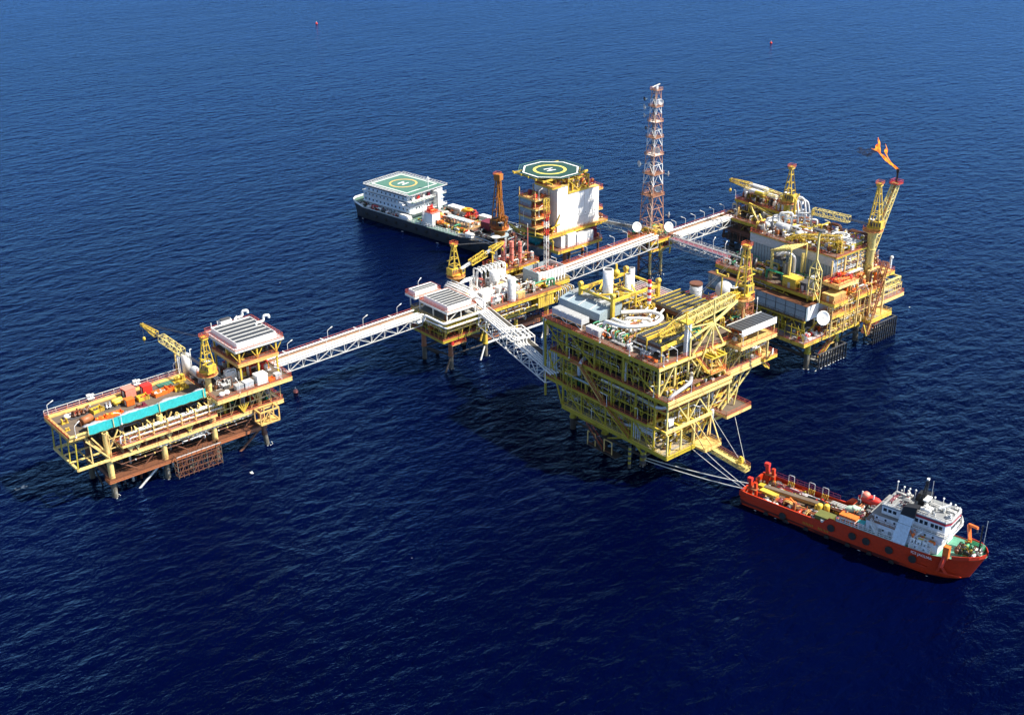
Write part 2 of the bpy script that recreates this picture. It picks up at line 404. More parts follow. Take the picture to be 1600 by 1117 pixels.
def racks(a, p, q, n, mats, seed=0, dz=.42, out=(0, 0)):
    """a ladder of parallel pipe runs along one side, stepping down and turning inboard"""
    g = random.Random(seed); p, q = V(p), V(q); d = (q - p).normalized(); inn = V((-d.y, d.x, 0)) * (1 if out == (0, 0) else -1)
    for i in range(n):
        r = g.uniform(.07, .2); t0, t1 = sorted((g.uniform(0, .45), g.uniform(.5, 1))); A_, B_ = p.lerp(q, t0), p.lerp(q, t1); z = V((0, 0, -i * dz)); k = inn * g.uniform(1, 3); b = MB(g.choice(mats)); off = inn * g.uniform(0, .5)
        b.pipe([A_ + z + k + V((0, 0, g.choice((-1.4, 1.2)))), A_ + z + k, A_ + z + off, B_ + z + off, B_ + z + off + V((0, 0, g.choice((-2, -1.2)))), B_ + z + k - V((0, 0, 1.5))], r, None, 6)
        for j in range(int((B_ - A_).length / 2.5)): c = A_.lerp(B_, (j + .5) / max(1, int((B_ - A_).length / 2.5))) + z + off; b.cb(c.x, c.y, c.z - r * 1.3, r * 2.8, r * 2.8, r * 2.6, g.choice(mats))
        a.items.append(('pipe_run', b))
def clutter(a, x0, x1, y0, y1, z, n, mats, hmax=2.4, seed=0, pr=.5):
    """bolted-down process gear: skids, small vessels, valves, pipe runs with bends"""
    g = random.Random(seed); W, D = x1 - x0, y1 - y0; top = a
    for i in range(n):
        x, y = g.uniform(x0 + .6, x1 - .6), g.uniform(y0 + .6, y1 - .6); m = g.choice(mats); t = g.random(); a = MB(m)
        if t < .24:
            w_, d_, h_ = g.uniform(.5, 1.7), g.uniform(.5, 1.4), g.uniform(.5, hmax * .7); kind = 'equipment_skid'
            a.cb(x, y, z, w_, d_, h_, m); a.cb(x + w_ * .1, y, z + h_, w_ * .5, d_ * .6, .25, g.choice(mats)); a.cb(x, y, z + .02, w_ + .25, d_ + .25, .14, g.choice(mats))
            for k in (-1, 1): a.tube((x + k * w_ * .3, y, z + h_), (x + k * w_ * .3, y, z + h_ + g.uniform(.3, 1)), .08, g.choice(mats))
        elif t < .36:
            r_, h_ = g.uniform(.25, .6), g.uniform(1, hmax); kind = 'upright_vessel'; a.vtank(x, y, z, r_, h_, m, 10)
            for k in (.35, .7): a.lathe(x, y, [(r_ * 1.08, z + h_ * k), (r_ * 1.08, z + h_ * k + .08)], g.choice(mats), 10)
            a.pipe([(x, y, z + h_ - .1), (x, y, z + h_ + .4), (x + r_ + .3, y, z + h_ + .4), (x + r_ + .3, y, z)], .08, g.choice(mats), 5)
        elif t < .46: kind = 'horizontal_vessel'; a.htank(x, y, z + 1, g.uniform(.25, .5), g.uniform(1.4, 2.8), g.choice((0, math.pi / 2)), m, 10); a.tube((x, y, z + 1.2), (x, y, z + 2), .09, g.choice(mats)); a.cb(x, y, z + 1.9, .35, .35, .12, g.choice(mats))
        elif t < .84:
            kind = 'pipe_run'; r = g.uniform(.06, .15) * (1 + pr); L_ = g.uniform(2, min(8, max(W, D))); h_ = g.uniform(.5, hmax); ax = g.random() < W / (W + D); nn = g.choice((1, 2, 3))
            for j in range(nn):
                o_ = j * r * 3.2; X, Y = (x, min(y1 - .2, y + o_)) if ax else (min(x1 - .2, x + o_), y); e = (min(x1 - .3, x + L_), Y) if ax else (X, min(y1 - .3, y + L_)); a.pipe([(X, Y, z), (X, Y, z + h_), (e[0], e[1], z + h_), (e[0], e[1], z)], r, m, 6)
            a.cb(x, y, z + h_ * .3, r * 4, r * 4, r * 1.5, g.choice(mats)); a.cb((x + e[0]) / 2, (y + e[1]) / 2, z + h_ - r * 2.4, r * 5, r * 5, r * 1.2, g.choice(mats))
        else:
            kind = 'valve_stand'; h_ = g.uniform(1, hmax * 1.2); a.tube((x, y, z), (x, y, z + h_), .06, m); a.tube((x - .25, y, z + h_ * .6), (x + .25, y, z + h_ * .6), .2, g.choice(mats), 8)
            a.cb(x, y, z, .5, .5, .4, g.choice(mats)); a.beam((x - .5, y, z + h_), (x + .5, y, z + h_), .08)
        top.items.append((kind, a))

# ------------------------------------------------------------------ sea
s_ = MB('sea'); S = 16000
s_.add([(-S, -S, 0), (S, -S, 0), (S, S, 0), (-S, S, 0)], [(0, 1, 2, 3)]); sea = s_.build('sea'); sea['kind'] = 'structure'
g = random.Random(5); fm = MB('railwhite')
def foam(x, y, L_, W_, rz):
    pts = []
    for i in range(14):
        t = 2 * math.pi * i / 14; r = g.uniform(.5, 1); a, b = math.cos(t) * L_ * r, math.sin(t) * W_ * r
        pts.append((x + a * math.cos(rz) - b * math.sin(rz), y + a * math.sin(rz) + b * math.cos(rz), .05))
    fm.add(pts + [(x, y, .16)], [(i, (i + 1) % 14, 14) for i in range(14)], None, True)
for x, y, n, sp in ((84, 302.5, 7, 1.6), (134.5, 270, 2, .7), (302, 433, 0, 1)):
    for k in range(n): foam(x + g.uniform(-sp, sp), y + g.uniform(-sp, sp), g.uniform(.3, .9), g.uniform(.12, .35), g.uniform(0, 3))
for k in range(5): foam(g.uniform(100, 420), g.uniform(110, 420), g.uniform(.15, .4), g.uniform(.08, .16), -.7)
for k in range(24): foam(328 + k * .55 + g.uniform(-.3, .3), 209.4 + g.uniform(-.4, .3), g.uniform(.3, .9), g.uniform(.12, .3), 0)
for k in range(12): foam(299 + k * 1.3, 208.6 + g.uniform(-.3, .3), g.uniform(.3, .6), g.uniform(.1, .2), 0)
for d in (6, 31, 52): foam(276.6 + d * .107, 434 - d, g.uniform(.6, 1.3), .4, -1.4)
for x, y in ((101, 282.6), (116, 282.6), (130.8, 282.6), (145.8, 281.2), (215, 286.2), (229, 286.2), (255.3, 286.2), (216.4, 203.2), (298.4, 211.8), (327.8, 214.6), (340, 216), (317.6, 298.4), (323.4, 298.4), (296, 321.5)):
    for k in range(5): t = g.uniform(0, 6.28); foam(x + math.cos(t) * 1.25, y + math.sin(t) * 1.25, g.uniform(.15, .4), g.uniform(.08, .18), t + 1.57)
for k in range(9): d_ = g.uniform(3, 55); foam(220.6 + d_ * .165 + g.uniform(-.5, .1), 173 - d_, g.uniform(.2, .6), g.uniform(.05, .1), -1.4)
fo = fm.build('sea_foam'); fo['kind'] = 'stuff'; fo['label'] = 'small white foam patches scattered on the dark sea'; fo['category'] = 'foam'
def buoy(x, y, r, m, label):
    o = empty('buoy', (x, y, 0), 0, label, 'buoy')
    a = MB(m); a.ball(0, 0, r * .35, r, m); a.build('float', o)
    a = MB('darkgrey'); a.tube((0, 0, r), (0, 0, r * 1.9), r * .16); a.ball(0, 0, r * 1.9, r * .25, 'white', 8, 5); a.build('topmark', o)
buoy(511, 835.5, .9, 'red', 'red buoy far out on the open sea, top left')
buoy(700, 551.6, .8, 'red', 'small dull red buoy far out on the sea, top right')
buoy(168.7, 304, .8, 'pink', 'pink buoy floating just right of the leftmost platform')
buoy(228.8, 173.6, .55, 'red', 'tiny red buoy beside the mooring ropes of the red ship')

# ------------------------------------------------------------------ lamp posts
def lamp_proto():
    o = empty('lamp_post', (0, 0, 0), 0, 'lamp', 'lamp post')
    a = MB('railwhite'); a.pipe([(0, 0, 0), (0, 0, 3.2), (1.2, 0, 3.75)], .075, None, 6, .25); a.cb(0, 0, 0, .4, .4, .25); a.build('post', o)
    a = MB('cleanwhite'); a.beam((1.1, 0, 3.7), (1.8, 0, 3.98), .28, .13); a.build('lamp_head', o)
    return o
LP = lamp_proto(); LPU = [False]
def lamp(x, y, z, hd, label, group):
    if LPU[0]: o = copy_tree(LP)
    else: o = LP; LPU[0] = True
    o.location = (x, y, z); o.rotation_euler = (0, 0, R(hd)); o['label'] = label; o['group'] = group
ORD = ['first', 'second', 'third', 'fourth', 'fifth', 'sixth', 'seventh', 'eighth', 'ninth', 'tenth', 'eleventh', 'twelfth']

# ------------------------------------------------------------------ cranes
def crane(x, y, z, ph, pr, hd, bl, be, ah, label, ym='yellow', pm=None, hs=1.0, segs=None, coll=True, hook=None, splay=1.0, house=True):
    o = empty('pedestal_crane', (x, y, z), R(hd), label, 'crane'); pm = pm or ym
    a = MB(pm); a.lathe(0, 0, [(pr, 0), (pr, ph - 1.8 * hs), (pr * 1.5, ph - .6 * hs), (pr * 1.5, ph)], pm, 18)
    for k in (.3, .62): a.lathe(0, 0, [(pr * 1.12, ph * k), (pr * 1.12, ph * k + .3)], pm, 18)
    a.build('pedestal', o)
    if coll:
        a = MB(ym); rr = 3.2 * hs; a.lathe(0, 0, [(pr * 1.4, ph - 1), (rr, ph - .5), (rr, ph - .3)], 'deckyel', 18)
        a.rail([(rr * .96 * math.cos(t), rr * .96 * math.sin(t), ph - .3) for t in [math.pi * i / 6 for i in range(12)]], 1.1, 'rail', True); a.build('walkway_ring', o)
    zt = ph + .1
    a = MB(ym); H2 = 2.6 * hs
    a.lathe(0, 0, [(2.1 * hs, zt), (2.1 * hs, zt + .5)], ym, 18)
    a.cb(-.9 * hs, 0, zt + .5, 4.4 * hs, 3.4 * hs, .35, ym)
    a.build('turntable', o)
    if house:
        a = MB(ym); a.cb(-1.6 * hs, 0, zt + .85, 2.8 * hs, 2.9 * hs, H2 * .8, ym); a.cb(-1.6 * hs, 0, zt + .85 + H2 * .8, 1.2 * hs, 1.6 * hs, .5, 'darkgrey')
        for k in (-1, 1):
            for j in (-2.5, -1.7, -.9): a.cb(j * hs, k * 1.46 * hs, zt + 1.3, .5 * hs, .06, H2 * .45, 'darkgrey')
        a.htank(.35 * hs, 0, zt + 1.9 * hs, .5 * hs, 2.2 * hs, math.pi / 2, 'darkgrey')
        a.rail([(-3.1 * hs, -1.7 * hs, zt + .85), (1.2 * hs, -1.7 * hs, zt + .85)], 1.1, 'rail'); a.build('machinery_house', o)
    a = MB(ym); cx, cy = 1.5 * hs, -1.6 * hs
    a.cb(cx, cy, zt + .3, 1.5 * hs, 1.3 * hs, 2 * hs, ym); a.cb(cx + .78 * hs, cy, zt + 1.1 * hs, .04, 1.1 * hs, 1 * hs, 'glass'); a.cb(cx, cy - .67 * hs, zt + 1.1 * hs, 1.1 * hs, .04, 1 * hs, 'glass'); a.cb(cx, cy, zt + .3 + 2 * hs, 1.7 * hs, 1.5 * hs, .12, 'white')
    a.build('operator_cab', o)
    a = MB(ym); zb = zt + .8; top = zb + ah; s2 = splay
    for k in (-1, 1):
        a.beam((1.2 * hs * s2, k * 1.5 * hs, zb), (-.4 * hs, k * .6 * hs, top), .34 * hs); a.beam((-2.4 * hs * s2, k * 1.5 * hs, zb), (-.8 * hs, k * .6 * hs, top), .3 * hs)
        for t in (.3, .55, .8):
            a.beam(V((1.2 * hs * s2, k * 1.5 * hs, zb)).lerp(V((-.4 * hs, k * .6 * hs, top)), t), V((-2.4 * hs * s2, k * 1.5 * hs, zb)).lerp(V((-.8 * hs, k * .6 * hs, top)), t), .18 * hs)
    for t in (.3, .55, .8):
        for e, f_ in ((1.2, -.4), (-2.4, -.8)):
            xx = (e * s2 + (f_ - e * s2) * t) * hs; yy = (1.5 - .9 * t) * hs; a.beam((xx, -yy, zb + ah * t), (xx, yy, zb + ah * t), .18 * hs)
    a.cb(-.6 * hs, 0, top - .2, 1.5 * hs, 2 * hs, .8 * hs, ym); a.rail([(-1.6 * hs, -1.1 * hs, top + .6 * hs), (.4 * hs, -1.1 * hs, top + .6 * hs), (.4 * hs, 1.1 * hs, top + .6 * hs), (-1.6 * hs, 1.1 * hs, top + .6 * hs)], .9, 'rail', True, 1)
    a.cb(-.9 * hs, 1.8 * hs, zb + ah * .42, 2.6 * hs, .5, .12, ym)
    a.build('a_frame', o)
    e = R(be); b0 = V((1.6 * hs, 0, zt + 1.2)); b1 = b0 + V((math.cos(e), 0, math.sin(e))) * bl
    a = MB(ym)
    for t0, t1, w0, w1, m_, r_ in (segs or ((0, .18, .7, 1.5, ym, .12), (.18, .8, 1.5, 1.5, ym, .12), (.8, 1, 1.5, .6, ym, .12))):
        P, Q_ = b0.lerp(b1, t0), b0.lerp(b1, t1); a.lattice(P, Q_, w0 * hs, w0 * hs, max(2, round((t1 - t0) * bl / 1.7)), r_, m_, w1 * hs, w1 * hs)
    for k in (-.35, .35): a.lathe((b1.x, k, b1.z), None, [(.5 * hs, -.08), (.5 * hs, .08)], ym, 12, 'h', math.pi / 2)
    a.build('boom', o)
    a = MB('darkgrey')
    for k in (-.3, .3): a.tube((-.5 * hs, k, top + .3), (b1.x, k, b1.z + .3), .045, None, 4); 
    hz = hook if hook else 3.5; a.tube((b1.x, 0, b1.z), (b1.x, 0, b1.z - hz), .05, None, 4); a.build('hoist_cable', o)
    a = MB(ym); a.ball(b1.x, 0, b1.z - hz - .4, .5 * hs, ym, 8, 6, 1.4); a.tube((b1.x, 0, b1.z - hz - 1), (b1.x, 0, b1.z - hz - 1.8), .12, 'darkgrey'); a.build('hook_block', o)
    return o
GAP = ((0, .33, .5, .5, 'darkgrey', .05), (.33, .68, 2.0, 2.0, 'paleyel', .10), (.68, .76, .45, .45, 'darkgrey', .06), (.76, 1, 1.5, .5, 'yellow', .12))

# ------------------------------------------------------------------ footbridges
def bridge(name, p, q, w, dp, label, cm='white', pipes=((-.35, .3), (0, .22), (.35, .3)), dm='deckbrown', rm=('rail', 'railwhite'), pz=.35, n=None, cr=.16, walk=(.05, .95), pm='cleanwhite'):
    """box truss; p,q are the deck centre points"""
    p, q = V(p), V(q); L_ = (q - p).length; a_ = math.atan2(q.y - p.y, q.x - p.x); sl_ = (q.z - p.z) / L_
    o = empty(name, p, a_, label, 'footbridge')
    n = n or max(4, round(L_ / 5)); a = MB(cm); Zf = lambda x, dz: sl_ * x + dz
    for s2 in (-1, 1):
        y = s2 * w / 2
        a.beam((0, y, -.1), (L_, y, Zf(L_, -.1)), cr * 1.6, cr * 1.6); a.beam((0, y, -dp), (L_, y, Zf(L_, -dp)), cr * 1.6, cr * 1.6)
        for i in range(n + 1):
            x = L_ * i / n; a.beam((x, y, Zf(x, -dp)), (x, y, Zf(x, 0)), cr * 1.3, cr * 1.3)
            if i < n:
                x2 = L_ * (i + 1) / n; e = (x, x2) if i % 2 else (x2, x)
                a.beam((e[0], y, Zf(e[0], -dp)), (e[1], y, Zf(e[1], -.1)), cr * 1.3, cr * 1.3)
    for i in range(n + 1):
        x = L_ * i / n
        for dz in (-dp, -.15): a.beam((x, -w / 2, Zf(x, dz)), (x, w / 2, Zf(x, dz)), cr * 1.2, cr * 1.2)
        if i < n: a.beam((x, -w / 2, Zf(x, -dp)), (L_ * (i + 1) / n, w / 2, Zf(L_ * (i + 1) / n, -dp)), cr, cr)
    a.build('truss', o)
    a = MB(dm); y0, y1 = -w / 2 + walk[0] * w, -w / 2 + walk[1] * w; a.beam((0, (y0 + y1) / 2, .03), (L_, (y0 + y1) / 2, Zf(L_, .03)), y1 - y0, .1); a.build('walkway', o)
    for s2, m in ((1, rm[0]), (-1, rm[1])):
        if m:
            a = MB(m); a.rail([(0, s2 * w / 2, .05), (L_, s2 * w / 2, Zf(L_, .05))], 1.15, m, False, 2.2); a.build('handrail', o)
    for t, r in pipes:
        a = MB(pm); y = t * w; zz = pz + r if abs(t) <= .5 else -dp * .55
        a.tube((-.6, y, zz), (L_ + .6, y, Zf(L_, zz)), r, pm, 10)
        for i in range(1, n, 2): x = L_ * i / n; a.cb(x, y, Zf(x, zz - r - .12), .25, r * 2.4, .16, 'offwhite')
        a.build('pipeline', o)
    return o
def bridge_lamps(p, q, w, ts, sides, hds, which, group):
    p, q = V(p), V(q); d = (q - p).normalized(); nn = V((-d.y, d.x, 0)).normalized()
    for i, (t, s2, h) in enumerate(zip(ts, sides, hds)):
        c = p.lerp(q, t) + nn * s2 * (w / 2 + .12)
        lamp(c.x, c.y, c.z - .1, h, '%s lamp post from the left on %s' % (ORD[i], which), group)
B1 = ((154.5, 293, 17.5), (208.5, 294.6, 17.5))
bridge('footbridge', *B1, 5.6, 2.7, 'long white pipe footbridge from the leftmost platform to the middle platform', pipes=((-.47, .26), (-.33, .2), (-.12, .12), (.02, .1), (.40, .27)), walk=(.3, 1.0), dm='bridgedeck', cm='offwhite', cr=.13)
bridge_lamps(*B1, 5.6, (.10, .16, .34, .42, .56, .66, .80, .9), (-1, 1, -1, 1, -1, 1, -1, 1), (150, 0, 150, 0, 150, 0, 150, 0), 'the long footbridge between leftmost and middle platforms', 'lamp posts along the left footbridge')
B2 = ((258, 293.6, 17.0), (317, 297.2, 17.0))
bridge('footbridge', *B2, 5.4, 3.6, 'white truss footbridge from the middle platform to the antenna tower', pipes=((-.44, .22), (-.28, .16), (.0, .2), (.14, .14)), dm='bridgedeck', cm='offwhite', cr=.14, walk=(.2, 1.0), rm=('rail', 'railwhite'))
bridge_lamps(*B2, 5.4, (.08, .2, .33, .46, .58, .70, .82, .93), (1, 1, -1, 1, -1, 1, 1, 1), (140,) * 8, 'the footbridge between middle platform and antenna tower', 'lamp posts along the middle footbridge')
B3 = ((324.5, 293.6, 16.6), (362, 293.8, 17.0))
bridge('footbridge', *B3, 6.2, 2.6, 'white four-pipe footbridge from the antenna tower to the far right platform', pipes=((-.48, .3), (-.27, .28), (-.04, .22), (.40, .3)), dm='bridgedeck', cm='offwhite', walk=(.3, 1.0))
bridge_lamps(*B3, 6.2, (.12, .26, .4, .54, .68, .84), (1,) * 6, (140,) * 6, 'the footbridge right of the antenna tower', 'lamp posts along the far right footbridge')
B5 = ((322.8, 292.5, 16.2), (323.2, 258.5, 16.2))
bridge('footbridge', *B5, 3.4, 2.6, 'grey railed footbridge with maroon deck between antenna tower and right platform', cm='lightgrey', pipes=((.30, .16),), dm='maroon', rm=('railwhite', 'railwhite'), pz=.1)
bridge_lamps(*B5, 3.4, (.2, .36, .52, .68, .88), (1,) * 5, (20,) * 5, 'the maroon-decked footbridge', 'lamp posts along the maroon footbridge')
B6 = ((312, 319.5, 18.2), (318.6, 305, 17.4))
bridge('footbridge', *B6, 2.6, 2.4, 'slim dark grey footbridge behind the left white dish, leading to the white quarters', cm='bluegrey', pipes=((.2, .14),), dm='grating', rm=('bluegrey', 'bluegrey'), cr=.12)
# steep pipe bridge to the big yellow platform, with the expansion loop in the middle
P4, Q4, M4a, M4b = V((226.6, 285.5, 17.8)), V((213.0, 235.6, 18.8)), V((218.8, 263.5, 17.9)), V((217.4, 259.5, 17.9))
o = bridge('footbridge', P4, Q4, 5.4, 4.2, 'white pipe-laden bridge with a raised bend, from middle platform to big yellow platform', cm='white', pipes=(), rm=(None, None), walk=(.62, .98), dm='grating')
L4 = (Q4 - P4).length
for i, y in enumerate((-2.5, -1.7, -.9, -.1, .7)):
    a = MB('cleanwhite'); h0 = .65; m0 = L4 * .47 + i * .35; m1 = L4 * .60 + i * .35
    a.pipe([(-2.5, y, h0 - .1), (m0, y, h0), (m0, y, h0 + 1.6), (m0 + .1, y + (2.2 if i % 2 else 1.6), h0 + 1.6), (m1, y + (2.2 if i % 2 else 1.6), h0 + 1.6), (m1, y, h0 + 1.6), (m1, y, h0), (L4 + 3, y, h0)], .24, None, 9, .6)
    a.build('pipeline', o)
a = MB('white')
for k in (.44, .5, .56, .62): x = L4 * k; a.cb(x, .3, -.1, .25, 6.8, .3); a.cb(x, 3.6, -.1, .2, .2, 2.2); a.cb(x, -2.9, -.1, .2, .2, 2.2); a.beam((x, -3, 2), (x, 3.7, 2), .2)
for k in (-3, 3.7): a.beam((L4 * .44, k, 2), (L4 * .62, k, 2), .3)
a.build('pipe_rack', o)

# ------------------------------------------------------------------ leftmost wellhead platform
P = Plat('offshore_platform', (122, 289, 0), 'leftmost cream and rust platform with teal windbreak and grey louvred roof', 'oil platform')
for x in (101, 116, 130.8): P.leg(x, 282.6, -2, 19, .78, 'cream', 4.2)
P.leg(144.2, 281.8, -2, 12, .7, 'rust', 3.2, dx=1.6, dy=-.6)
for x in (100.6, 116, 130.8, 144.6): P.leg(x, 296, -2, 19, .78, 'rust', 5)
a = MB('rust')
for y in (282.6, 296):
    for x0, x1 in ((101, 116), (116, 130.8), (130.8, 145)):
        a.tube((x0, y, 5.2), (x1, y, 5.2), .3, 'rust'); a.tube((x0, y, 11), (x1 - 7, y, 5.2), .2, 'rust'); a.tube((x1, y, 11), (x1 - 7, y, 5.2), .2, 'rust')
    a.tube((116, y, 6), (106, y, -1.5), .32, 'offwhite'); a.tube((145, y, 5), (136, y, -1.5), .35, 'rust'); a.tube((130.8, y, 6), (120, y, -1.5), .3, 'splash')
for x in (101, 116, 130.8, 144.6): a.tube((x, 282.6, 5.2), (x, 296, 5.2), .3); a.tube((x, 282.6, 6), (x, 296, 11), .22); a.tube((x, 296, 5), (x, 289, -1.5), .25, 'jacket')
P.put(a, 'bracing')
P.deck((99.5, 130.6, 280.9, 283.6), 5.7, 'rustorange', 'rust', 'rust', joist=None, depth=.5)
P.deck((130.6, 146, 281.4, 283.4), 6.1, 'rustorange', 'rust', 'rust', joist=None, depth=.9)
P.deck((101, 146, 284.5, 294.5), 5.4, 'rust', 'grating', 'rust', rail=False)
a = MB('jacket')
g = random.Random(3)
for x in range(20):      # conductors under the deck
    a.tube((103.5 + (x % 10) * 2.3, 287 + (x // 10) * 3, -1), (103.5 + (x % 10) * 2.3, 287 + (x // 10) * 3, 11.5), .32, g.choice(('jacket', 'darkgrey', 'offwhite', 'rust')), 8)
P.put(a, 'conductor_pipe')
# boat landing cage
a = MB('rust')
for z in (.8, 2.3, 3.8, 5.3, 6.8):
    for y in (279.2, 281.2): a.beam((117.6, y, z), (130.6, y, z), .15, .15, 'offwhite' if z > 6 and y < 280 else None)
    for x in (117.6, 130.6): a.beam((x, 279.2, z), (x, 281.2, z), .2)
for i in range(10):
    x = 117.6 + 13 * i / 9
    for y in (279.2, 281.2): a.beam((x, y, .3), (x, y, 7), .14, .14, 'rust' if i % 3 else 'splash')
    a.beam((x, 279.2, 3.8), (x, 281.2, 3.8), .15); a.beam((x, 279.2, .8), (x, 281.2, .8), .15)
for i in range(0, 9, 3): a.beam((117.6 + 13 * i / 9, 279.2, .8), (117.6 + 13 * (i + 2) / 9, 279.2, 5.3), .2)
P.put(a, 'boat_landing')
LOW = (92.3, 152, 281.4, 297.2)
P.deck((101, 152, 281.4, 297.2), 12, 'cream', 'deckbrown', 'rail', depth=.9)
a = MB('cream')    # open end frame on the left
for y in (281.6, 297): a.beam((92.4, y, 11.6), (101, y, 11.6), .6)
for y in (281.6, 286.7, 291.8, 297):
    a.beam((92.4, y, 11.6), (101, y, 11.6), .35); a.beam((92.4, y, 11.6), (92.8, y, 19), .3, .3, 'shaded_oliveyel')
    a.beam((101, y, 12), (95.5, y, 18.8), .35)
a.beam((92.4, 281.4, 11.6), (92.4, 297.2, 11.6), .6); a.beam((96.6, 281.4, 11.6), (96.6, 297.2, 11.6), .35)
a.beam((96.4, 281.7, 18.6), (96.4, 281.7, 11.6), .3)
P.put(a, 'end_frame')
a = MB('cream')    # deck legs, knees, V brackets along the front
for x in (101, 116, 130.8, 145):
    for y in (282.8, 296): a.beam((x, y, 12), (x, y, 19), .9, .9); a.beam((x, y, 12.8), (x - 3.5, y, 18.6), .35); a.beam((x, y, 12.8), (x + 3.5, y, 18.6), .35)
for x in (108.5, 123.5): a.beam((x, 281.2, 12), (x, 281.2, 18.6), .35); a.beam((x, 281.2, 12.3), (x - 3.4, 281.2, 18.4), .3); a.beam((x, 281.2, 12.3), (x + 3.4, 281.2, 18.4), .3)
for x in (106.5, 117.3, 123, 139.5): 
    for k in (-1.4, -.7, 0, .7, 1.4): a.beam((x, 281.1, 12.2), (x + k * 1.1, 280.9, 14.8), .28, .28, 'yellow' if x > 120 else None)
P.put(studs((101.5, 281.7, 12.1), (151.5, 281.7, 12.1), 6.6, 'cream', 3.0, .14, 1), 'secondary_steel'); P.put(studs((101.5, 296.6, 5.6), (145, 296.6, 5.6), 6, 'rust', 2.6, .14, 2), 'secondary_steel')
racks(a, (102, 281.6, 11), (151, 281.6, 11), 6, ('offwhite', 'rust', 'cream', 'grey'), 3)
P.put(a, 'deck_truss')
a = MB('cream')
for i, (y, z) in enumerate(((280.6, 17.6), (281.2, 16.9), (280.6, 16.2), (281.4, 15.4), (282.1, 17.3))):
    a.pipe([(104 + i * 1.2, y, z - 2), (104 + i * 1.2, y, z), (131 + i, y, z), (131 + i, y + 2, z)], .2, ('cleanwhite', 'cream', 'offwhite', 'cream', 'white')[i], 8)
for x in range(105, 132, 4): a.beam((x, 280.2, 14.8), (x, 280.2, 18.4), .22); a.beam((x, 280.2, 17.9), (x, 283, 17.9), .2); a.beam((x, 280.2, 15.2), (x, 283, 15.2), .2)
P.put(a, 'pipe_rack')
P.deck((104, 131, 280.1, 283.9), 14.9, 'cream', 'deckgrey', 'rail', joist=None, depth=.4)
a = MB('white'); clutter(a, 102, 131, 284.5, 296, 12.1, 60, ('rust', 'offwhite', 'grey', 'darkgrey', 'cream', 'rustorange'), 4, 11)
clutter(a, 132, 151, 282, 296.5, 12.1, 52, ('offwhite', 'green', 'yellow', 'red', 'silver', 'rust'), 4.5, 12); P.put(a, 'process_piping')
UP = [(92.3, 284.3), (131, 284.3), (131, 300.2), (92.3, 300.2)]
P.deck(UP, 19.6, 'deckyel', 'deckbrown', 'rail', skip=(0, 1), depth=.8)
P.deck((131, 154, 278.9, 298), 19.2, 'cream', 'deckbrown', 'rail', depth=.9)
a = MB('deckyel')
a.box(92.4, 131, 298.4, 300, 19.62, 19.9); a.beam((92.8, 284.6, 19.75), (92.8, 300, 19.75), .5, .3); a.beam((92.4, 284.0, 20.0), (131, 284.0, 20.0), .35, .5, 'cream'); P.put(a, 'kerb_beam')
a = MB('railwhite'); a.rail([(92.4, 300.4, 19.8), (131, 300.4, 19.8)], 1.5, 'railwhite', False, 3.2, .1); P.put(a, 'handrail')
# teal windbreak with the sagging canvas behind it
a = MB('teal'); n = 44; g = random.Random(8); vs = []; fs = []
for i in range(n + 1):
    x = 97.2 + (130.2 - 97.2) * i / n; lo = 19.3 - .25 * abs(math.sin(i * .75)); hi = 21.5 + .04 * math.sin(i * 1.3) + g.uniform(-.03, .03); wv = .035 * math.sin(i * 1.1)
    vs += [(x, 283.55 + wv, lo), (x, 283.7 - wv, hi), (x, 283.9 - wv, hi), (x, 283.75 + wv, lo)]
for i in range(n):
    for k in range(4): fs.append((4 * i + k, 4 * i + 4 + k, 4 * i + 4 + (k + 1) % 4, 4 * i + (k + 1) % 4))
a.add(vs, fs, 'teal', False)
for i in (0, 9, 26, 43): x = 97.2 + 33 * i / n; a.beam((x, 283.4, 19.2), (x, 283.4, 21.9), .14, .14, 'cream')
P.put(a, 'windbreak')
a = MB('canvas'); vs = []; fs = []
for i in range(n + 1):
    x = 96.6 + (130 - 96.6) * i / n; wd = 2.0 + .8 * math.sin(i * .45) + g.uniform(-.25, .25)
    for j in range(4): t = j / 3; vs.append((x, 283.9 + wd * t, 21.5 - .55 * t ** .7 + .14 * math.sin(i * 1.7 + j * 2)))
for i in range(n):
    for j in range(3): fs.append((4 * i + j, 4 * i + 4 + j, 4 * i + 5 + j, 4 * i + 1 + j))
a.add(vs, fs, 'canvas', True); o = a.build('canvas_sheet', P.o, P.b)
md = o.modifiers.new('thick', 'SOLIDIFY'); md.thickness = .05
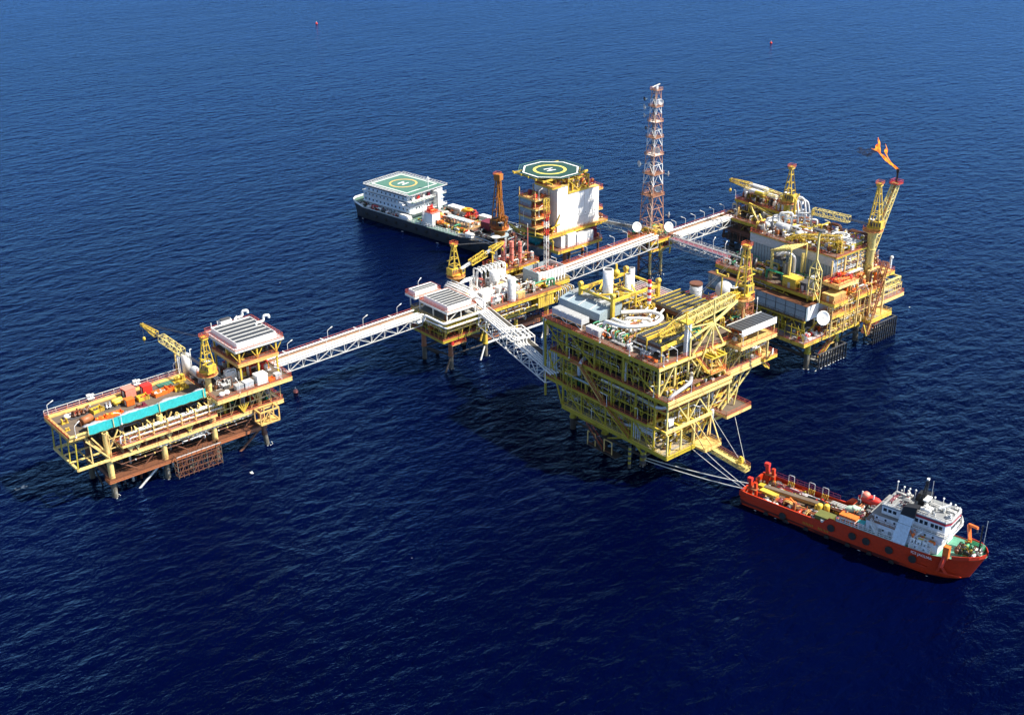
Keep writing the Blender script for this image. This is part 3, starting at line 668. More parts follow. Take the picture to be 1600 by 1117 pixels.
# module with mid floor and cooler roof
P.deck((140.3, 152.8, 283.1, 298), 25.6, 'deckyel', 'deckbrown', 'rail', depth=.8)
a = MB('yellow')
for x in (141, 146.5, 152.4):
    for y in (283.4, 290.5, 297.6): a.beam((x, y, 19.3), (x, y, 29.4), .45, .45)
    a.beam((x, 283.4, 25.9), (x - 2.2, 283.4, 29.2), .2); a.beam((x, 283.4, 25.9), (x + 2.2, 283.4, 29.2), .2)
P.put(a, 'column')
a = MB('offwhite'); clutter(a, 141, 152, 284, 297, 25.6, 34, ('offwhite', 'rust', 'yellow', 'darkgrey'), 3.2, 14); P.put(a, 'process_piping')
def cooler(P, x0, x1, y0, y1, z, axis='x', n=6, rim=1.4, rmat='offwhite'):
    P.deck((x0 - rim, x1 + rim, y0 - rim, y1 + rim), z, rmat, 'lightgrey', 'rail', depth=.5, joist=None)
    a = MB('cleanwhite'); h = 1.5
    for q in ((x0, x1, y0, y0 + .15), (x0, x1, y1 - .15, y1)): a.box(*q, z, z + h)
    for q in ((x0, x0 + .15, y0 + .15, y1 - .15), (x1 - .15, x1, y0 + .15, y1 - .15)): a.box(*q, z, z + h)
    P.put(a, 'cooler_casing')
    a = MB('louvre'); L0, L1 = (y0, y1) if axis == 'x' else (x0, x1); st = (L1 - L0 - .4) / n
    for i in range(n):
        s0 = L0 + .2 + st * i
        for k in range(6):
            q0 = s0 + st * (k + .1) / 6.6; q1 = q0 + st * .115
            if axis == 'x': a.box(x0 + .3, x1 - .3, q0, q1, z + h - .35, z + h - .2)
            else: a.box(q0, q1, y0 + .3, y1 - .3, z + h - .35, z + h - .2)
        if axis == 'x': a.box(x0 + .15, x1 - .15, s0 + st * .93, s0 + st, z + h - .3, z + h - .12, 'cleanwhite')
        else: a.box(s0 + st * .93, s0 + st, y0 + .15, y1 - .15, z + h - .3, z + h - .12, 'cleanwhite')
    if axis == 'x': a.box(x0 + .2, x1 - .2, y0 + .2, y1 - .2, z + h - .75, z + h - .6, 'darkgrey')
    else: a.box(x0 + .2, x1 - .2, y0 + .2, y1 - .2, z + h - .75, z + h - .6, 'darkgrey')
    P.put(a, 'louvre_roof')
cooler(P, 141.2, 153.4, 284.4, 299, 29.7)
a = MB('cleanwhite')
for x, y in ((151.5, 299.5), (154.3, 292.5)):
    a.pipe([(x - 2.5, y, 30), (x - 2.5, y, 31.6), (x, y, 31.6), (x, y, 33.2), (x + 1.4, y - .6, 33.2), (x + 1.4, y - .6, 32.4)], .36, None, 9, .6)
for k in range(5): a.tube((142 + k * 2, 300.3, 29.8), (142 + k * 2, 300.3, 31.9), .12)
P.put(a, 'vent_pipe')
P.put((lambda a: (a.box(144.5, 148, 299.2, 300.8, 30, 31.8), a.box(144.8, 147.6, 299.5, 300.4, 31.8, 32.3, 'darkgrey'), a)[-1])(MB('lightgrey')), 'plant_box')
a = MB('deckyel')      # hanging yellow access basket at right front
for z in (8.2, 11.9):
    for y in (277.9, 281.2): a.beam((142.6, y, z), (148.4, y, z), .4)
    for x in (142.6, 148.4): a.beam((x, 277.9, z), (x, 281.2, z), .4)
for x in (142.6, 145.5, 148.4):
    for y in (277.9, 281.2): a.beam((x, y, 8.2), (x, y, 12), .3)
a.beam((142.6, 277.9, 8.2), (145.5, 277.9, 11.9), .25); a.beam((148.4, 277.9, 8.2), (145.5, 277.9, 11.9), .25); a.box(142.7, 148.3, 278, 281.1, 8.1, 8.2, 'deckyel')
P.put(a, 'access_basket')
a = MB('white'); clutter(a, 139.5, 152, 286, 296.5, 19.3, 44, ('offwhite', 'rust', 'white', 'red', 'yellow', 'silver', 'orange'), 4.6, 15)
clutter(a, 131.5, 139, 284, 297, 19.3, 26, ('offwhite', 'rust', 'white', 'darkgrey'), 3, 16); P.put(a, 'process_piping')
P.put((lambda a: (a.stair((139.5, 283.4, 19.2), (133.5, 283.4, 15), 1), a)[-1])(MB()), 'stairway')
for x, y, z, h, l in ((93.4, 300, 19.6, 0, 'at the far left corner of the teal-screened deck'), (94, 283.7, 19.6, 20, 'at the near left corner of the teal-screened deck'), (106, 283.2, 19.4, 180, 'against the middle of the teal windbreak'), (129.6, 301, 19.6, 0, 'beside the crane boom rest on the leftmost platform'), (151, 279.2, 19.2, 150, 'at the near right corner of the leftmost platform'), (138, 279.2, 19.2, 90, 'beside the white bags on the leftmost platform')):
    lamp(x, y, z, h, 'lamp post ' + l, 'lamp posts of the leftmost platform')
crane(132.4, 286, 19.2, 5.6, .8, 98, 28.5, 9, 9.2, 'yellow pedestal crane with long split boom on the leftmost platform', 'yellow', 'cream', .92, GAP, hook=4)
# things on its deck
def T1(name, cat, label, x, y, z, fn, rz=0, group=None):
    """a thing made of named parts: fn(local builder dict)"""
    o = empty(name, (x, y, z), rz, label, cat, group); parts = {}
    def part(n, m='grey'):
        return parts.setdefault(n, MB(m))
    fn(part)
    for n, a in parts.items(): a.build(n.split('#')[0], o)
    return o
def basket(L_, W_, H_, m, load=None, lm=('rust', 'orange'), seed=1):
    def f(part):
        a = part('frame', m); a.box(-L_ / 2, L_ / 2, -W_ / 2, W_ / 2, 0, .15)
        for s2 in (-1, 1):
            a.box(-L_ / 2, L_ / 2, s2 * W_ / 2 - .05, s2 * W_ / 2 + .05, .15, H_ * .85)
            a.box(s2 * L_ / 2 - .05, s2 * L_ / 2 + .05, -W_ / 2 + .05, W_ / 2 - .05, .15, H_ * .85)
            for k in (-1, 1): a.box(s2 * L_ / 2 - .12, s2 * L_ / 2 + .12, k * W_ / 2 - .12, k * W_ / 2 + .12, 0, H_)
        if load:
            b = part('load', lm[0]); g2 = random.Random(seed)
            for i in range(int(L_ * W_ * 1.3) + 2): b.cb(g2.uniform(-.38, .38) * L_, g2.uniform(-.35, .35) * W_, .16 + g2.uniform(0, H_ * .4), g2.uniform(.3, .9), g2.uniform(.3, .7), g2.uniform(.3, .6), g2.choice(lm), g2.uniform(0, 3))
    return f
def valves(n, m, seed=1):
    def f(part):
        g2 = random.Random(seed); a = part('body', m[0])
        for i in range(n):
            x, y = g2.uniform(-.9, .9), g2.uniform(-.7, .7); a.lathe(x, y, [(.25, 0), (.25, .5), (.5, .55), (.5, .7), (.25, .75), (.25, 1.4 + g2.random() * .5)], m[0], 8)
            part('handwheel', m[1]).lathe((x, y, 1.1), None, [(.36, .28), (.36, .38)], m[1], 8, 'h', g2.uniform(0, 3))
        part('skid', 'darkgrey').box(-1.3, 1.3, -1, 1, 0, .14)
    return f
def cabin(L_, W_, H_, m, open_=False, roof=None):
    def f(part):
        a = part('body', m)
        if open_:
            for s2 in (-1, 1): a.box(-L_ / 2, L_ / 2, s2 * W_ / 2 - .06, s2 * W_ / 2 + .06, 0, H_)
            a.box(L_ / 2 - .12, L_ / 2, -W_ / 2 + .06, W_ / 2 - .06, 0, H_); a.box(-L_ / 2, L_ / 2, -W_ / 2, W_ / 2, H_, H_ + .1)
        else:
            a.box(-L_ / 2, L_ / 2, -W_ / 2, W_ / 2, .12, H_)
            for i in range(int(L_ / .4)): x = -L_ / 2 + .2 + i * .4; a.box(x, x + .18, -W_ / 2 - .05, -W_ / 2, .25, H_ - .15); a.box(x, x + .18, W_ / 2, W_ / 2 + .05, .25, H_ - .15)
        part('roof', roof or m).box(-L_ / 2 - .08, L_ / 2 + .08, -W_ / 2 - .08, W_ / 2 + .08, H_ + (.1 if open_ else 0), H_ + .22)
        part('door', 'offwhite' if m != 'offwhite' else 'grey').box(-L_ / 2 - .06, -L_ / 2 - .001, -.45, .45, .15, min(2, H_ - .2))
        for s2 in (-1, 1): part('skid', 'darkgrey').box(-L_ / 2, L_ / 2, s2 * W_ * .35 - .1, s2 * W_ * .35 + .1, 0, .12)
    return f
def drum_skid(m, n=2, L_=3):
    def f(part):
        part('skid', 'darkgrey').box(-L_ / 2, L_ / 2, -n * .7, n * .7, 0, .2)
        for i in range(n): part('tank', m).htank(0, (i - (n - 1) / 2) * 1.35, .95, .6, L_, 0, m)
    return f
D = 19.62
T1('cargo_bundle', 'bundle', 'white wrapped bundle at the left end of the teal-screened deck', 96.6, 295.6, D, lambda p: (p('wrapping', 'white').ball(0, 0, .5, 1, 'white', 10, 6, .6), p('wrapping').ball(1.3, .3, .45, .8, 'white', 10, 6, .6), p('strap', 'darkgrey').box(.45, .6, -.9, .9, .9, 1.05)))
T1('deck_winch', 'winch', 'small yellow winch near the left corner of the leftmost deck', 94.9, 293.2, D, lambda p: (p('frame', 'yellow').cb(0, 0, 0, 1.8, 1.1, .3), p('frame').cb(-.6, 0, .3, .3, 1, 1), p('frame').cb(.6, 0, .3, .3, 1, 1), p('drum', 'rust').lathe((0, 0, .8), None, [(.3, -.5), (.3, .5)], 'rust', 10, 'h', 0)))
T1('bollard', 'bollard', 'squat yellow mooring bollard at the left edge of the leftmost deck', 93.9, 288.8, D, lambda p: (p('base', 'yellow').cb(0, 0, 0, 1.2, .8, .15), p('post', 'yellow').lathe(-.3, 0, [(.2, .15), (.2, .7), (.28, .75)], 'yellow', 10), p('post').lathe(.3, 0, [(.2, .15), (.2, .7), (.28, .75)], 'yellow', 10)))
T1('hose_reel', 'hose reel', 'large rust red hose reel behind the left end of the teal windbreak', 99.3, 289.4, D, lambda p: (p('hose', 'pink').lathe((0, 0, 1.1), None, [(.7, -1.6), (1.1, -1.5), (1.0, 0), (1.1, 1.5), (.7, 1.6)], 'rustorange', 14, 'h', .3), p('frame', 'rust').box(-2, -1.8, -1, 1, 0, 1.3), p('frame').box(1.8, 2, -1, 1, 0, 1.3), p('frame').box(-2, 2, -1, -.85, 0, .15)))
for i, (x, y, m, l) in enumerate(((98.2, 294.7, ('rust', 'red'), 'leftmost of the four rusty valve clusters on the leftmost deck'), (100.1, 295.2, ('rust', 'orange'), 'second rusty valve cluster from the left on the leftmost deck'), (101.9, 295.4, ('rust', 'silver'), 'third rusty valve cluster, left of the yellow basket'), (107.0, 293.8, ('silver', 'rust'), 'grey valve cluster between yellow basket and yellow tank pair'))):
    T1('valve_cluster', 'valves', l, x, y, D, valves(4, m, i), group='valve clusters on the leftmost deck')
T1('cargo_basket', 'basket', 'yellow cargo basket holding pipes, behind the rusty valve clusters', 104.0, 294.0, D, basket(3, 2, 1.2, 'yellow', True, ('rust', 'darkgrey'), 4), .2)
T1('cargo_basket', 'basket', 'low orange cargo basket nearest the canvas sheet', 102.6, 288.6, D, basket(3, 1.6, .8, 'orange', True, ('orange', 'yellow'), 5))
T1('cargo_basket', 'basket', 'long orange cargo basket of small parts beside the canvas sheet', 106.4, 288.9, D, basket(4.6, 1.5, .9, 'orange', True, ('yellow', 'orange'), 6), .05)
T1('tank_skid', 'tank', 'yellow pair of horizontal tanks on a black skid', 110.1, 294.4, D, drum_skid('yellow', 2, 3.2), .1)
T1('tool_crate', 'crate', 'red orange tool crate right of the yellow tank pair', 112.2, 291.9, D, cabin(2.2, 1.9, 1.7, 'orange'))
T1('cargo_shelter', 'shelter', 'open pink steel shelter behind the red orange tool crate', 114.3, 297.0, D, cabin(3, 2.6, 2.3, 'pink', True), .1)
T1('tyre_stack', 'tyres', 'short black tyre stack left of the yellow box with red load', 113.9, 293.6, D, lambda p: [p('tyre#%d' % k, 'tyre').lathe(0, 0, [(.3, k * .3), (.62, k * .3 + .04), (.62, k * .3 + .25), (.3, k * .3 + .29)], 'tyre', 12) for k in range(3)])
T1('cargo_basket', 'basket', 'yellow open box heaped with maroon goods', 116.2, 292.6, D, basket(2.8, 2, 1.3, 'yellow', True, ('maroon', 'red'), 7))
T1('tool_cabin', 'cabin', 'red steel cabin with dark doorway behind the yellow box', 118.7, 295.5, D, cabin(2.6, 2.1, 2.3, 'red', True))
T1('cargo_basket', 'basket', 'large orange cargo basket in the middle of the deck', 121.2, 292.3, D, basket(4, 2.3, 1.2, 'orange', True, ('orange', 'white'), 8), .1)
T1('cargo_basket', 'basket', 'small square orange box right of the large orange basket', 124.1, 292.6, D, basket(1.7, 1.7, 1.5, 'orange', True, ('orange', 'pink'), 9))
T1('machine_skid', 'machine', 'low maroon pump skid on the canvas side of the deck', 114.0, 289.0, D, lambda p: (p('frame', 'maroon').box(-1.6, 1.6, -.6, .6, 0, .2), p('motor', 'rust').htank(-.6, 0, .7, .35, 1.2, 0, 'rust'), p('pump', 'maroon').cb(.8, 0, .2, .7, .7, .7)))
T1('deck_mat', 'mat', 'flat green grating mat near the yellow skids', 125.3, 297.2, D, lambda p: (p('grid', 'heligreen').box(-2.6, 2.6, -1.4, 1.4, .02, .12), [p('rib', 'green').box(-2.5 + k, -2.4 + k, -1.38, 1.38, .125, .2) for k in range(6)]))
T1('pump_skid', 'pump', 'yellow pump skid farther back beside the green mat', 128.7, 296.6, D, lambda p: (p('frame', 'yellow').box(-1.8, 1.8, -1, 1, 0, .3), p('motor', 'yellow').htank(-.4, 0, 1, .5, 1.8, 0, 'yellow'), p('tank', 'yellow').cb(1.2, 0, .3, .9, 1.4, 1.3)))
T1('pump_skid', 'pump', 'larger yellow open skid nearest the crane pedestal', 126.8, 291.8, D, lambda p: (basket(3.8, 2.2, 1.0, 'yellow')(p), p('block', 'yellow').cb(.7, 0, .2, 1.4, 1.2, 1.4)))
T1('storage_tank', 'tank', 'tall white vertical tank behind the yellow crane of the leftmost platform', 132.8, 299.6, 19.2, lambda p: (p('shell', 'cleanwhite').vtank(0, 0, .3, 1.2, 6.2), [p('pipe', 'cleanwhite').pipe([(k, .3, 0), (k, .3, 7), (k + .5, .3, 7)], .14) for k in (-2.2, -1.7, 1.7)], p('saddle', 'offwhite').cb(0, 0, 0, 2.2, 2.2, .3)))
T1('storage_tank', 'tank', 'long pale grey horizontal tank left of the yellow crane pedestal', 133.6, 293.6, 19.3, lambda p: p('shell', 'lightgrey').htank(0, 0, 1.9, 1.35, 8, math.pi / 2))
T1('boom_rest', 'frame', 'slim cream post holding up the boom of the leftmost crane', 130.6, 301.2, 19.2, lambda p: (p('post', 'cream').tube((0, 0, 0), (0, 0, 6.8), .25), p('foot', 'rustorange').tube((-1, 0, 0), (0, 0, 3), .2), p('foot').tube((1, 0, 0), (0, 0, 3), .2), p('cradle', 'yellow').cb(0, 0, 6.8, .5, 2.4, .3)))
T1('cargo_container', 'container', 'big white box container near the right edge of the leftmost platform', 145.4, 280.9, 19.22, cabin(3.2, 2.5, 2.8, 'cleanwhite'))
T1('cargo_container', 'container', 'grey closed box left of the big white container', 141.6, 281.2, 19.22, cabin(2.6, 2, 1.7, 'lightgrey'))
T1('cargo_container', 'container', 'dark grey low box left of the pale grey box', 138.9, 281.4, 19.22, cabin(2.2, 1.8, 1.4, 'grey'))
T1('cargo_basket', 'basket', 'small orange box right of the big white container', 148.3, 280.4, 19.22, basket(1.5, 1.3, 1.1, 'orange', True))
T1('cargo_container', 'container', 'small pale box at the right corner of the leftmost platform', 150.4, 280.6, 19.22, cabin(1.6, 1.4, 1.4, 'offwhite'))
T1('bulk_bag', 'bag', 'two bulging white bulk bags at the near edge left of the grey boxes', 134.0, 280.6, 19.22, lambda p: (p('bag', 'cleanwhite').ball(-.7, 0, .7, .85, None, 10, 6, .85), p('bag').ball(.9, .2, .7, .85, None, 10, 6, .85), p('loop', 'darkgrey').tube((-.7, 0, 1.4), (-.7, 0, 1.7), .08)))
T1('equipment_package', 'machine', 'square white equipment package with pipes beside the crane', 139.6, 287.6, 19.22, lambda p: (p('frame', 'white').cb(0, 0, 0, 2.4, 2, 3.4), p('pipe', 'white').pipe([(-1.5, -1.1, 0), (-1.5, -1.1, 4), (1.4, -1.1, 4), (1.4, -1.1, 0)], .2), p('fan', 'offwhite').lathe(0, 0, [(.8, 3.4), (.8, 3.8)], None, 12)))
for x, l in ((105.1, 'left'), (118.2, 'right')):
    T1('floodlight_mast', 'floodlight', 'white twin floodlight mast on the back rail, %s of the two' % l, x, 300.2, 19.6, lambda p: (p('post', 'railwhite').tube((0, 0, 0), (0, 0, 2), .12), p('platform', 'railwhite').cb(0, 0, 1.2, 1.8, 1.4, .1), p('lamp', 'cleanwhite').cb(-.5, 0, 2, 1.1, .5, .5), p('lamp').cb(.7, .2, 1.7, .7, .5, .5)))

# ------------------------------------------------------------------ middle platform
P = Plat('offshore_platform', (234, 290, 0), 'middle platform with white cooler roof, white vessels and orange legs', 'oil platform')
for x in (215, 229, 255.3): P.leg(x, 286.2, -2, 12.5, .75, 'rustorange' if x < 220 else 'yellow', 4.2)
for x in (213, 229, 242, 255.3): P.leg(x, 297.6, -2, 12.5, .75, 'rustorange', 4.4)
P.leg(242, 286.2, 4, 12.5, .6, 'yellow', 5)
a = MB('jacket')
a.tube((229, 286.2, 4.2), (255.3, 286.2, 4.2), .4, 'offwhite'); a.tube((213, 297.6, 4.2), (215, 286.2, 4.2), .3); a.tube((215, 286.2, 4.4), (229, 286.2, 4.2), .22)
a.tube((229, 286.2, 4.2), (224.5, 284, -1.5), .3, 'offwhite'); a.tube((255.3, 286.2, 4.2), (250.5, 284, -1.5), .3, 'offwhite'); a.tube((213, 297.6, 4), (221, 297.6, -2), .4); a.tube((215, 286.2, 4), (210, 284, -2), .35)
for x in (229, 242, 255.3): a.tube((x, 286.2, 4.2), (x, 297.6, 4.2), .3); 
for x0, x1 in ((213, 229), (229, 242), (242, 255.3)): a.tube((x0, 297.6, 4.2), (x1, 297.6, 4.2), .3); a.tube((x0, 297.6, 11), (x1, 297.6, 4.2), .25)
a.tube((215, 286.2, 4.2), (229, 297.6, 4.2), .25); a.tube((242, 290, 4.2), (229, 286.2, 11), .3, 'rust')
P.put(a, 'bracing')
P.deck((230, 254.5, 287.2, 289.6), 6, 'rustorange', 'rustorange', 'rust', joist=None, depth=1.1)
a = MB('rustorange'); a.pipe([(222, 288, 11.5), (226, 288, 6.6), (232, 288, 6.2), (241, 288, 6.4)], .45, 'rust'); a.pipe([(224, 290, 12), (224, 290, 7), (231, 290, 5.4)], .5, 'rustorange')
for i in range(8): a.tube((232 + i * 2.6, 291 + (i % 2) * 3, -1), (232 + i * 2.6, 291 + (i % 2) * 3, 12), .3, 'darkgrey', 8)
P.put(a, 'riser_pipe')
P.deck((224, 257.5, 284.6, 299.5), 12.2, 'yellow', 'deckbrown', 'rail', depth=1.0)
P.deck((209.6, 224, 282.8, 299.5), 11.8, 'shaded_oliveyel', 'deckbrown', 'rail', depth=.6)
P.deck((224.6, 257.6, 281.4, 299.5), 17.6, 'yellow', 'deckbrown', 'rail', depth=.8, skip=(2,))
P.deck((210.2, 224.6, 281.8, 300), 17.4, 'shaded_oliveyel', 'deckgrey', 'railyel', depth=.9)
a = MB('yellow')
for x in (211, 216.5, 223.6, 229, 235, 241, 247.5, 256.8):
    for y in (283.5, 298): a.beam((x, y, 12), (x, y, 17), .45); a.beam((x, y, 12.3), (x + 3, y, 16.8), .25)
for x in (216, 219, 222): a.beam((x, 282, 12), (x + 1.5, 282, 17), .25)
for x in (210.6, 214, 218, 222): a.beam((x, 281.6, 14.8), (x, 281.6, 17.3), .35, .35, 'shaded_oliveyel'); 
a.box(210.4, 223.8, 281.5, 281.65, 14.9, 15.4, 'cream'); a.box(210.4, 223.8, 281.5, 281.65, 16, 16.5, 'cream'); a.box(210, 210.15, 281.7, 299, 15, 15.6, 'cream'); a.box(210, 210.15, 281.7, 299, 16.1, 16.6, 'offwhite')
a.beam((229, 286.2, 11.5), (226, 284.8, 6.5), .4); a.beam((215, 286.2, 12), (211, 284, 17), .4)
a.box(209.8, 224, 281.9, 299, 12, 14.6, 'shaded_oliveyel') if False else None
P.put(a, 'deck_truss')
a = MB('rail'); a.box(213, 218.6, 282.6, 284.4, 9.2, 9.5, 'deckyel'); a.rail([(213, 282.6, 9.5), (218.6, 282.6, 9.5), (218.6, 284.4, 9.5)], 1.2, 'red'); a.cb(213.4, 283.4, 9.5, 1, 1, 1.2, 'red')
for x in (213.2, 218.4): a.beam((x, 283, 9.5), (x, 283, 12), .15, .15, 'yellow')
P.put(a, 'access_platform')
a = MB('yellow'); a.box(247.6, 254.4, 281.5, 283.4, 12.6, 17, 'yellow')
for k in range(7): a.box(247.7 + k * .95, 247.78 + k * .95, 281.42, 281.5, 12.7, 16.9, 'deckyel')
P.put(a, 'panel_wall')
a = MB('offwhite'); clutter(a, 225, 247, 285.5, 298, 12.3, 46, ('rust', 'white', 'yellow', 'darkgrey', 'rustorange'), 4, 31); clutter(a, 211, 223, 284, 298, 12, 26, ('rust', 'shaded_oliveyel', 'white', 'red'), 4, 32)
clutter(a, 211.5, 222, 283, 297, 17.5, 24, ('darkgrey', 'white', 'rust', 'maroon'), 3, 33); P.put(a, 'process_piping')
cooler(P, 212.4, 221.8, 283.6, 295.8, 21.0, n=7, rim=1.0, rmat='white')
cooler(P, 210.8, 219.5, 298.2, 301.6, 22.0, n=2, rim=.8, rmat='white')
a = MB('white')
for x in (211.6, 217, 222.6):
    for y in (283, 290, 297, 302): a.beam((x, y, 17.4), (x, y, 21), .3); 
for y in (283, 297): a.beam((211.6, y, 17.6), (217, y, 20.8), .2); a.beam((222.6, y, 17.6), (217, y, 20.8), .2)
P.put(a, 'column')
a = MB('cleanwhite')
a.pipe([(206, 290.9, 16.6), (208.8, 290.9, 16.6), (208.8, 290.9, 18.4), (208.8, 281.1, 18.4), (224.9, 281.1, 18.4), (224.9, 281.1, 21.8), (224.9, 285, 21.8), (226, 289, 19.2)], .4, None, 10, .8)
a.pipe([(206, 292.6, 16.4), (209.4, 292.6, 16.4), (209.4, 280.6, 16.9), (224, 280.6, 16.9)], .28, None, 8)
P.put(studs((225, 284.9, 12.3), (256.8, 284.9, 12.3), 4.8, 'yellow', 2.2, .12, 3), 'secondary_steel'); P.put(studs((209.9, 283.2, 11.9), (209.9, 299, 11.9), 5, 'shaded_oliveyel', 2, .12, 4), 'secondary_steel')
racks(a, (225, 281.6, 16.6), (257, 281.6, 16.6), 7, ('rust', 'offwhite', 'yellow', 'darkgrey'), 5); racks(a, (210, 299, 16.4), (210, 283, 16.4), 5, ('rust', 'offwhite', 'darkgrey'), 6); racks(a, (225, 285, 11.4), (256, 285, 11.4), 5, ('rust', 'offwhite', 'rustorange'), 7)
P.put(a, 'header_pipe')
# piping field, white and rusty
a = MB('cleanwhite')
for i in range(6): a.pipe([(223.8 + i * .55, 300, 17.6), (223.8 + i * .55, 300, 21.8 + (i % 3) * .5), (223.8 + i * .55, 288 + i * .4, 21.8 + (i % 3) * .5), (226 + i * .4, 286.5, 19.6), (226 + i * .4, 284, 18.4)], .22, None, 7, .6)
for i in range(5): a.pipe([(226 + i, 296 + i * .5, 17.6), (226 + i, 296 + i * .5, 22.6), (231 + i, 296 + i * .5, 22.6), (231 + i, 296 + i * .5, 17.6)], .2, None, 7, .6)
for i in range(7): a.pipe([(234.4 + i * 1.7, 298.3, 17.6), (234.4 + i * 1.7, 298.3, 25.3), (234.4 + i * 1.7, 295.6, 25.6), (235 + i * 1.5, 294.6, 24.4)], .26, None, 8, .8)
a.pipe([(234, 296.2, 17.6), (234, 296.2, 25), (246, 296.2, 25), (246, 296.2, 17.6)], .3, None, 8, .8)
clutter(a, 227, 250, 283, 299, 17.7, 64, ('white', 'offwhite', 'rust', 'cream', 'white', 'silver', 'pink'), 3.6, 34)
clutter(a, 240, 257, 282.4, 292, 17.7, 34, ('yellow', 'green', 'offwhite', 'rust', 'orange', 'white'), 3.4, 35); P.put(a, 'process_piping')
# rear stack deck
P.deck((246, 263, 298.6, 308.2), 20.6, 'yellow', 'deckbrown', 'rail', depth=.8)
P.deck((246, 263, 299.7, 308.2), 15.5, 'yellow', 'deckbrown', 'rail', depth=.8)
a = MB('yellow')
for x in (246.5, 254, 262.5):
    for y in (300, 307.6): a.beam((x, y, 15.3), (x, y, 20), .4); a.beam((x, y, 15.5), (x + (3 if x < 260 else -3), y, 19.9), .22)
    a.beam((x, 300, 12), (x, 306, 15), .3)
P.put(a, 'column')
a = MB('rust'); clutter(a, 246.5, 262.5, 299.2, 307.6, 20.7, 56, ('pink', 'rust', 'offwhite', 'yellow', 'white', 'rustorange'), 2.8, 36); clutter(a, 246.5, 262.5, 300, 307.6, 15.6, 40, ('rustorange', 'rust', 'white', 'yellow', 'red'), 3.6, 37); P.put(a, 'process_piping')
for x, y, h, r, m, cap in ((248.6, 303.8, 10, .42, 'offwhite', 1), (250.4, 302.4, 8.8, .75, 'pink', 0), (252, 303, 9.4, .3, 'offwhite', 0), (253.5, 301.6, 8.4, .7, 'pink', 0), (255.6, 302.2, 9.6, .35, 'rust', 0), (256.8, 301.2, 7.6, .62, 'pink', 0)):
    a = MB(m); a.lathe(x, y, [(r, 20.6), (r, 20.6 + h)], m, 12); 
    for k in range(3): a.lathe(x, y, [(r * 1.12, 22 + k * 2.4), (r * 1.12, 22.2 + k * 2.4)], 'rust', 12)
    if cap: a.lathe(x, y, [(.35, 20.6 + h), (1.6, 21.1 + h), (1.6, 21.2 + h)], m, 12)
    P.put(a, 'exhaust_stack')
# grey-walled open box at the end of the bridge
a = MB('bluegrey'); a.box(251.8, 252.0, 286.2, 293.9, 17.7, 22.3, 'bluegrey'); a.box(252, 263.8, 286.2, 286.4, 19.2, 22.3, 'cleanwhite'); a.box(252, 263.8, 293.7, 293.9, 17.7, 22.3, 'bluegrey'); a.box(263.6, 263.8, 286.4, 293.7, 19.2, 22.3, 'white')
for k in range(9): a.box(252.2 + k * 1.35, 252.7 + k * 1.35, 286.05, 286.2, 17.7, 22.1, 'cleanwhite')
a.box(252.1, 263.5, 286.5, 293.6, 19.6, 19.8, 'rust'); P.put(a, 'wind_wall')
a = MB('white'); clutter(a, 252.8, 263, 287, 293, 19.8, 26, ('pink', 'rust', 'white', 'rustorange'), 2.2, 38); P.put(a, 'process_piping')
P.deck((257.6, 264.4, 284.8, 294.2), 17.5, 'yellow', 'deckbrown', 'railyel', depth=.7)
a = MB('yellow'); a.beam((252, 284.6, 12.2), (255.5, 282, 17), .3); a.beam((256, 284.8, 12.5), (258, 284.8, 17), .4)
for i in range(9): a.pipe([(256.2 + i * .85, 284.2, 12.6), (256.2 + i * .85, 284.2, 16.6), (256.2 + i * .85, 281.2, 16.6), (256.2 + i * .85, 281.2, 13.5)], .16, 'cream' if i % 2 else 'white', 6, .5)
P.put(a, 'riser_pipe')
crane(228.2, 299.6, 17.6, 6.6, 1.3, 6, 20.5, 11, 9.2, 'yellow pedestal crane on the middle platform, boom towards the rusty stacks', 'yellow', 'crane_amber', .95, ((0, .25, .5, .6, 'lightgrey', .12), (.25, .6, 1.6, 1.8, 'yellow', .13), (.6, .72, .6, .6, 'lightgrey', .1), (.72, 1, 1.7, .8, 'yellow', .13)), hook=2)
T1('storage_tank', 'tank', 'tall white round vessel inside a cage of white pipes', 239.6, 294.0, 17.62, lambda p: (p('shell', 'cleanwhite').vtank(0, 0, .4, 1.7, 6.6), [p('band', 'offwhite').lathe(0, 0, [(1.76, k), (1.76, k + .12)], None, 14) for k in (2, 3.6, 5.2)], p('skirt', 'offwhite').lathe(0, 0, [(1.4, 0), (1.4, .5)], None, 14)))
T1('storage_tank', 'tank', 'white round-topped vessel right of the caged vessel', 243.6, 295.4, 17.62, lambda p: (p('shell', 'cleanwhite').vtank(0, 0, .4, 1.3, 5.6), p('skirt', 'offwhite').lathe(0, 0, [(1.1, 0), (1.1, .5)], None, 14)))
T1('storage_tank', 'tank', 'tall flat-topped white cylinder near the front edge of the middle platform', 237.6, 283.0, 17.62, lambda p: (p('shell', 'cleanwhite').lathe(0, 0, [(1.35, .2), (1.35, 7.8), (1.2, 8)], None, 16), [p('band', 'offwhite').lathe(0, 0, [(1.39, k), (1.39, k + .1)], None, 16) for k in (2.2, 4.2, 6.2)], p('ladder', 'offwhite').box(-1.55, -1.42, -.25, .25, .2, 8)))
T1('cargo_container', 'container', 'left of the two white closed boxes in front of the caged vessel', 231.6, 288.4, 17.62, cabin(5, 2.6, 3.2, 'cleanwhite'), group='white boxes before the caged vessel')
T1('cargo_container', 'container', 'right of the two white closed boxes in front of the caged vessel', 238.6, 288.6, 17.62, cabin(5.2, 2.6, 3.2, 'cleanwhite'), group='white boxes before the caged vessel')
T1('storage_tank', 'tank', 'small white horizontal tank below the left white box', 232.6, 284.4, 17.7, lambda p: p('shell', 'white').htank(0, 0, 1.2, .8, 2.8))
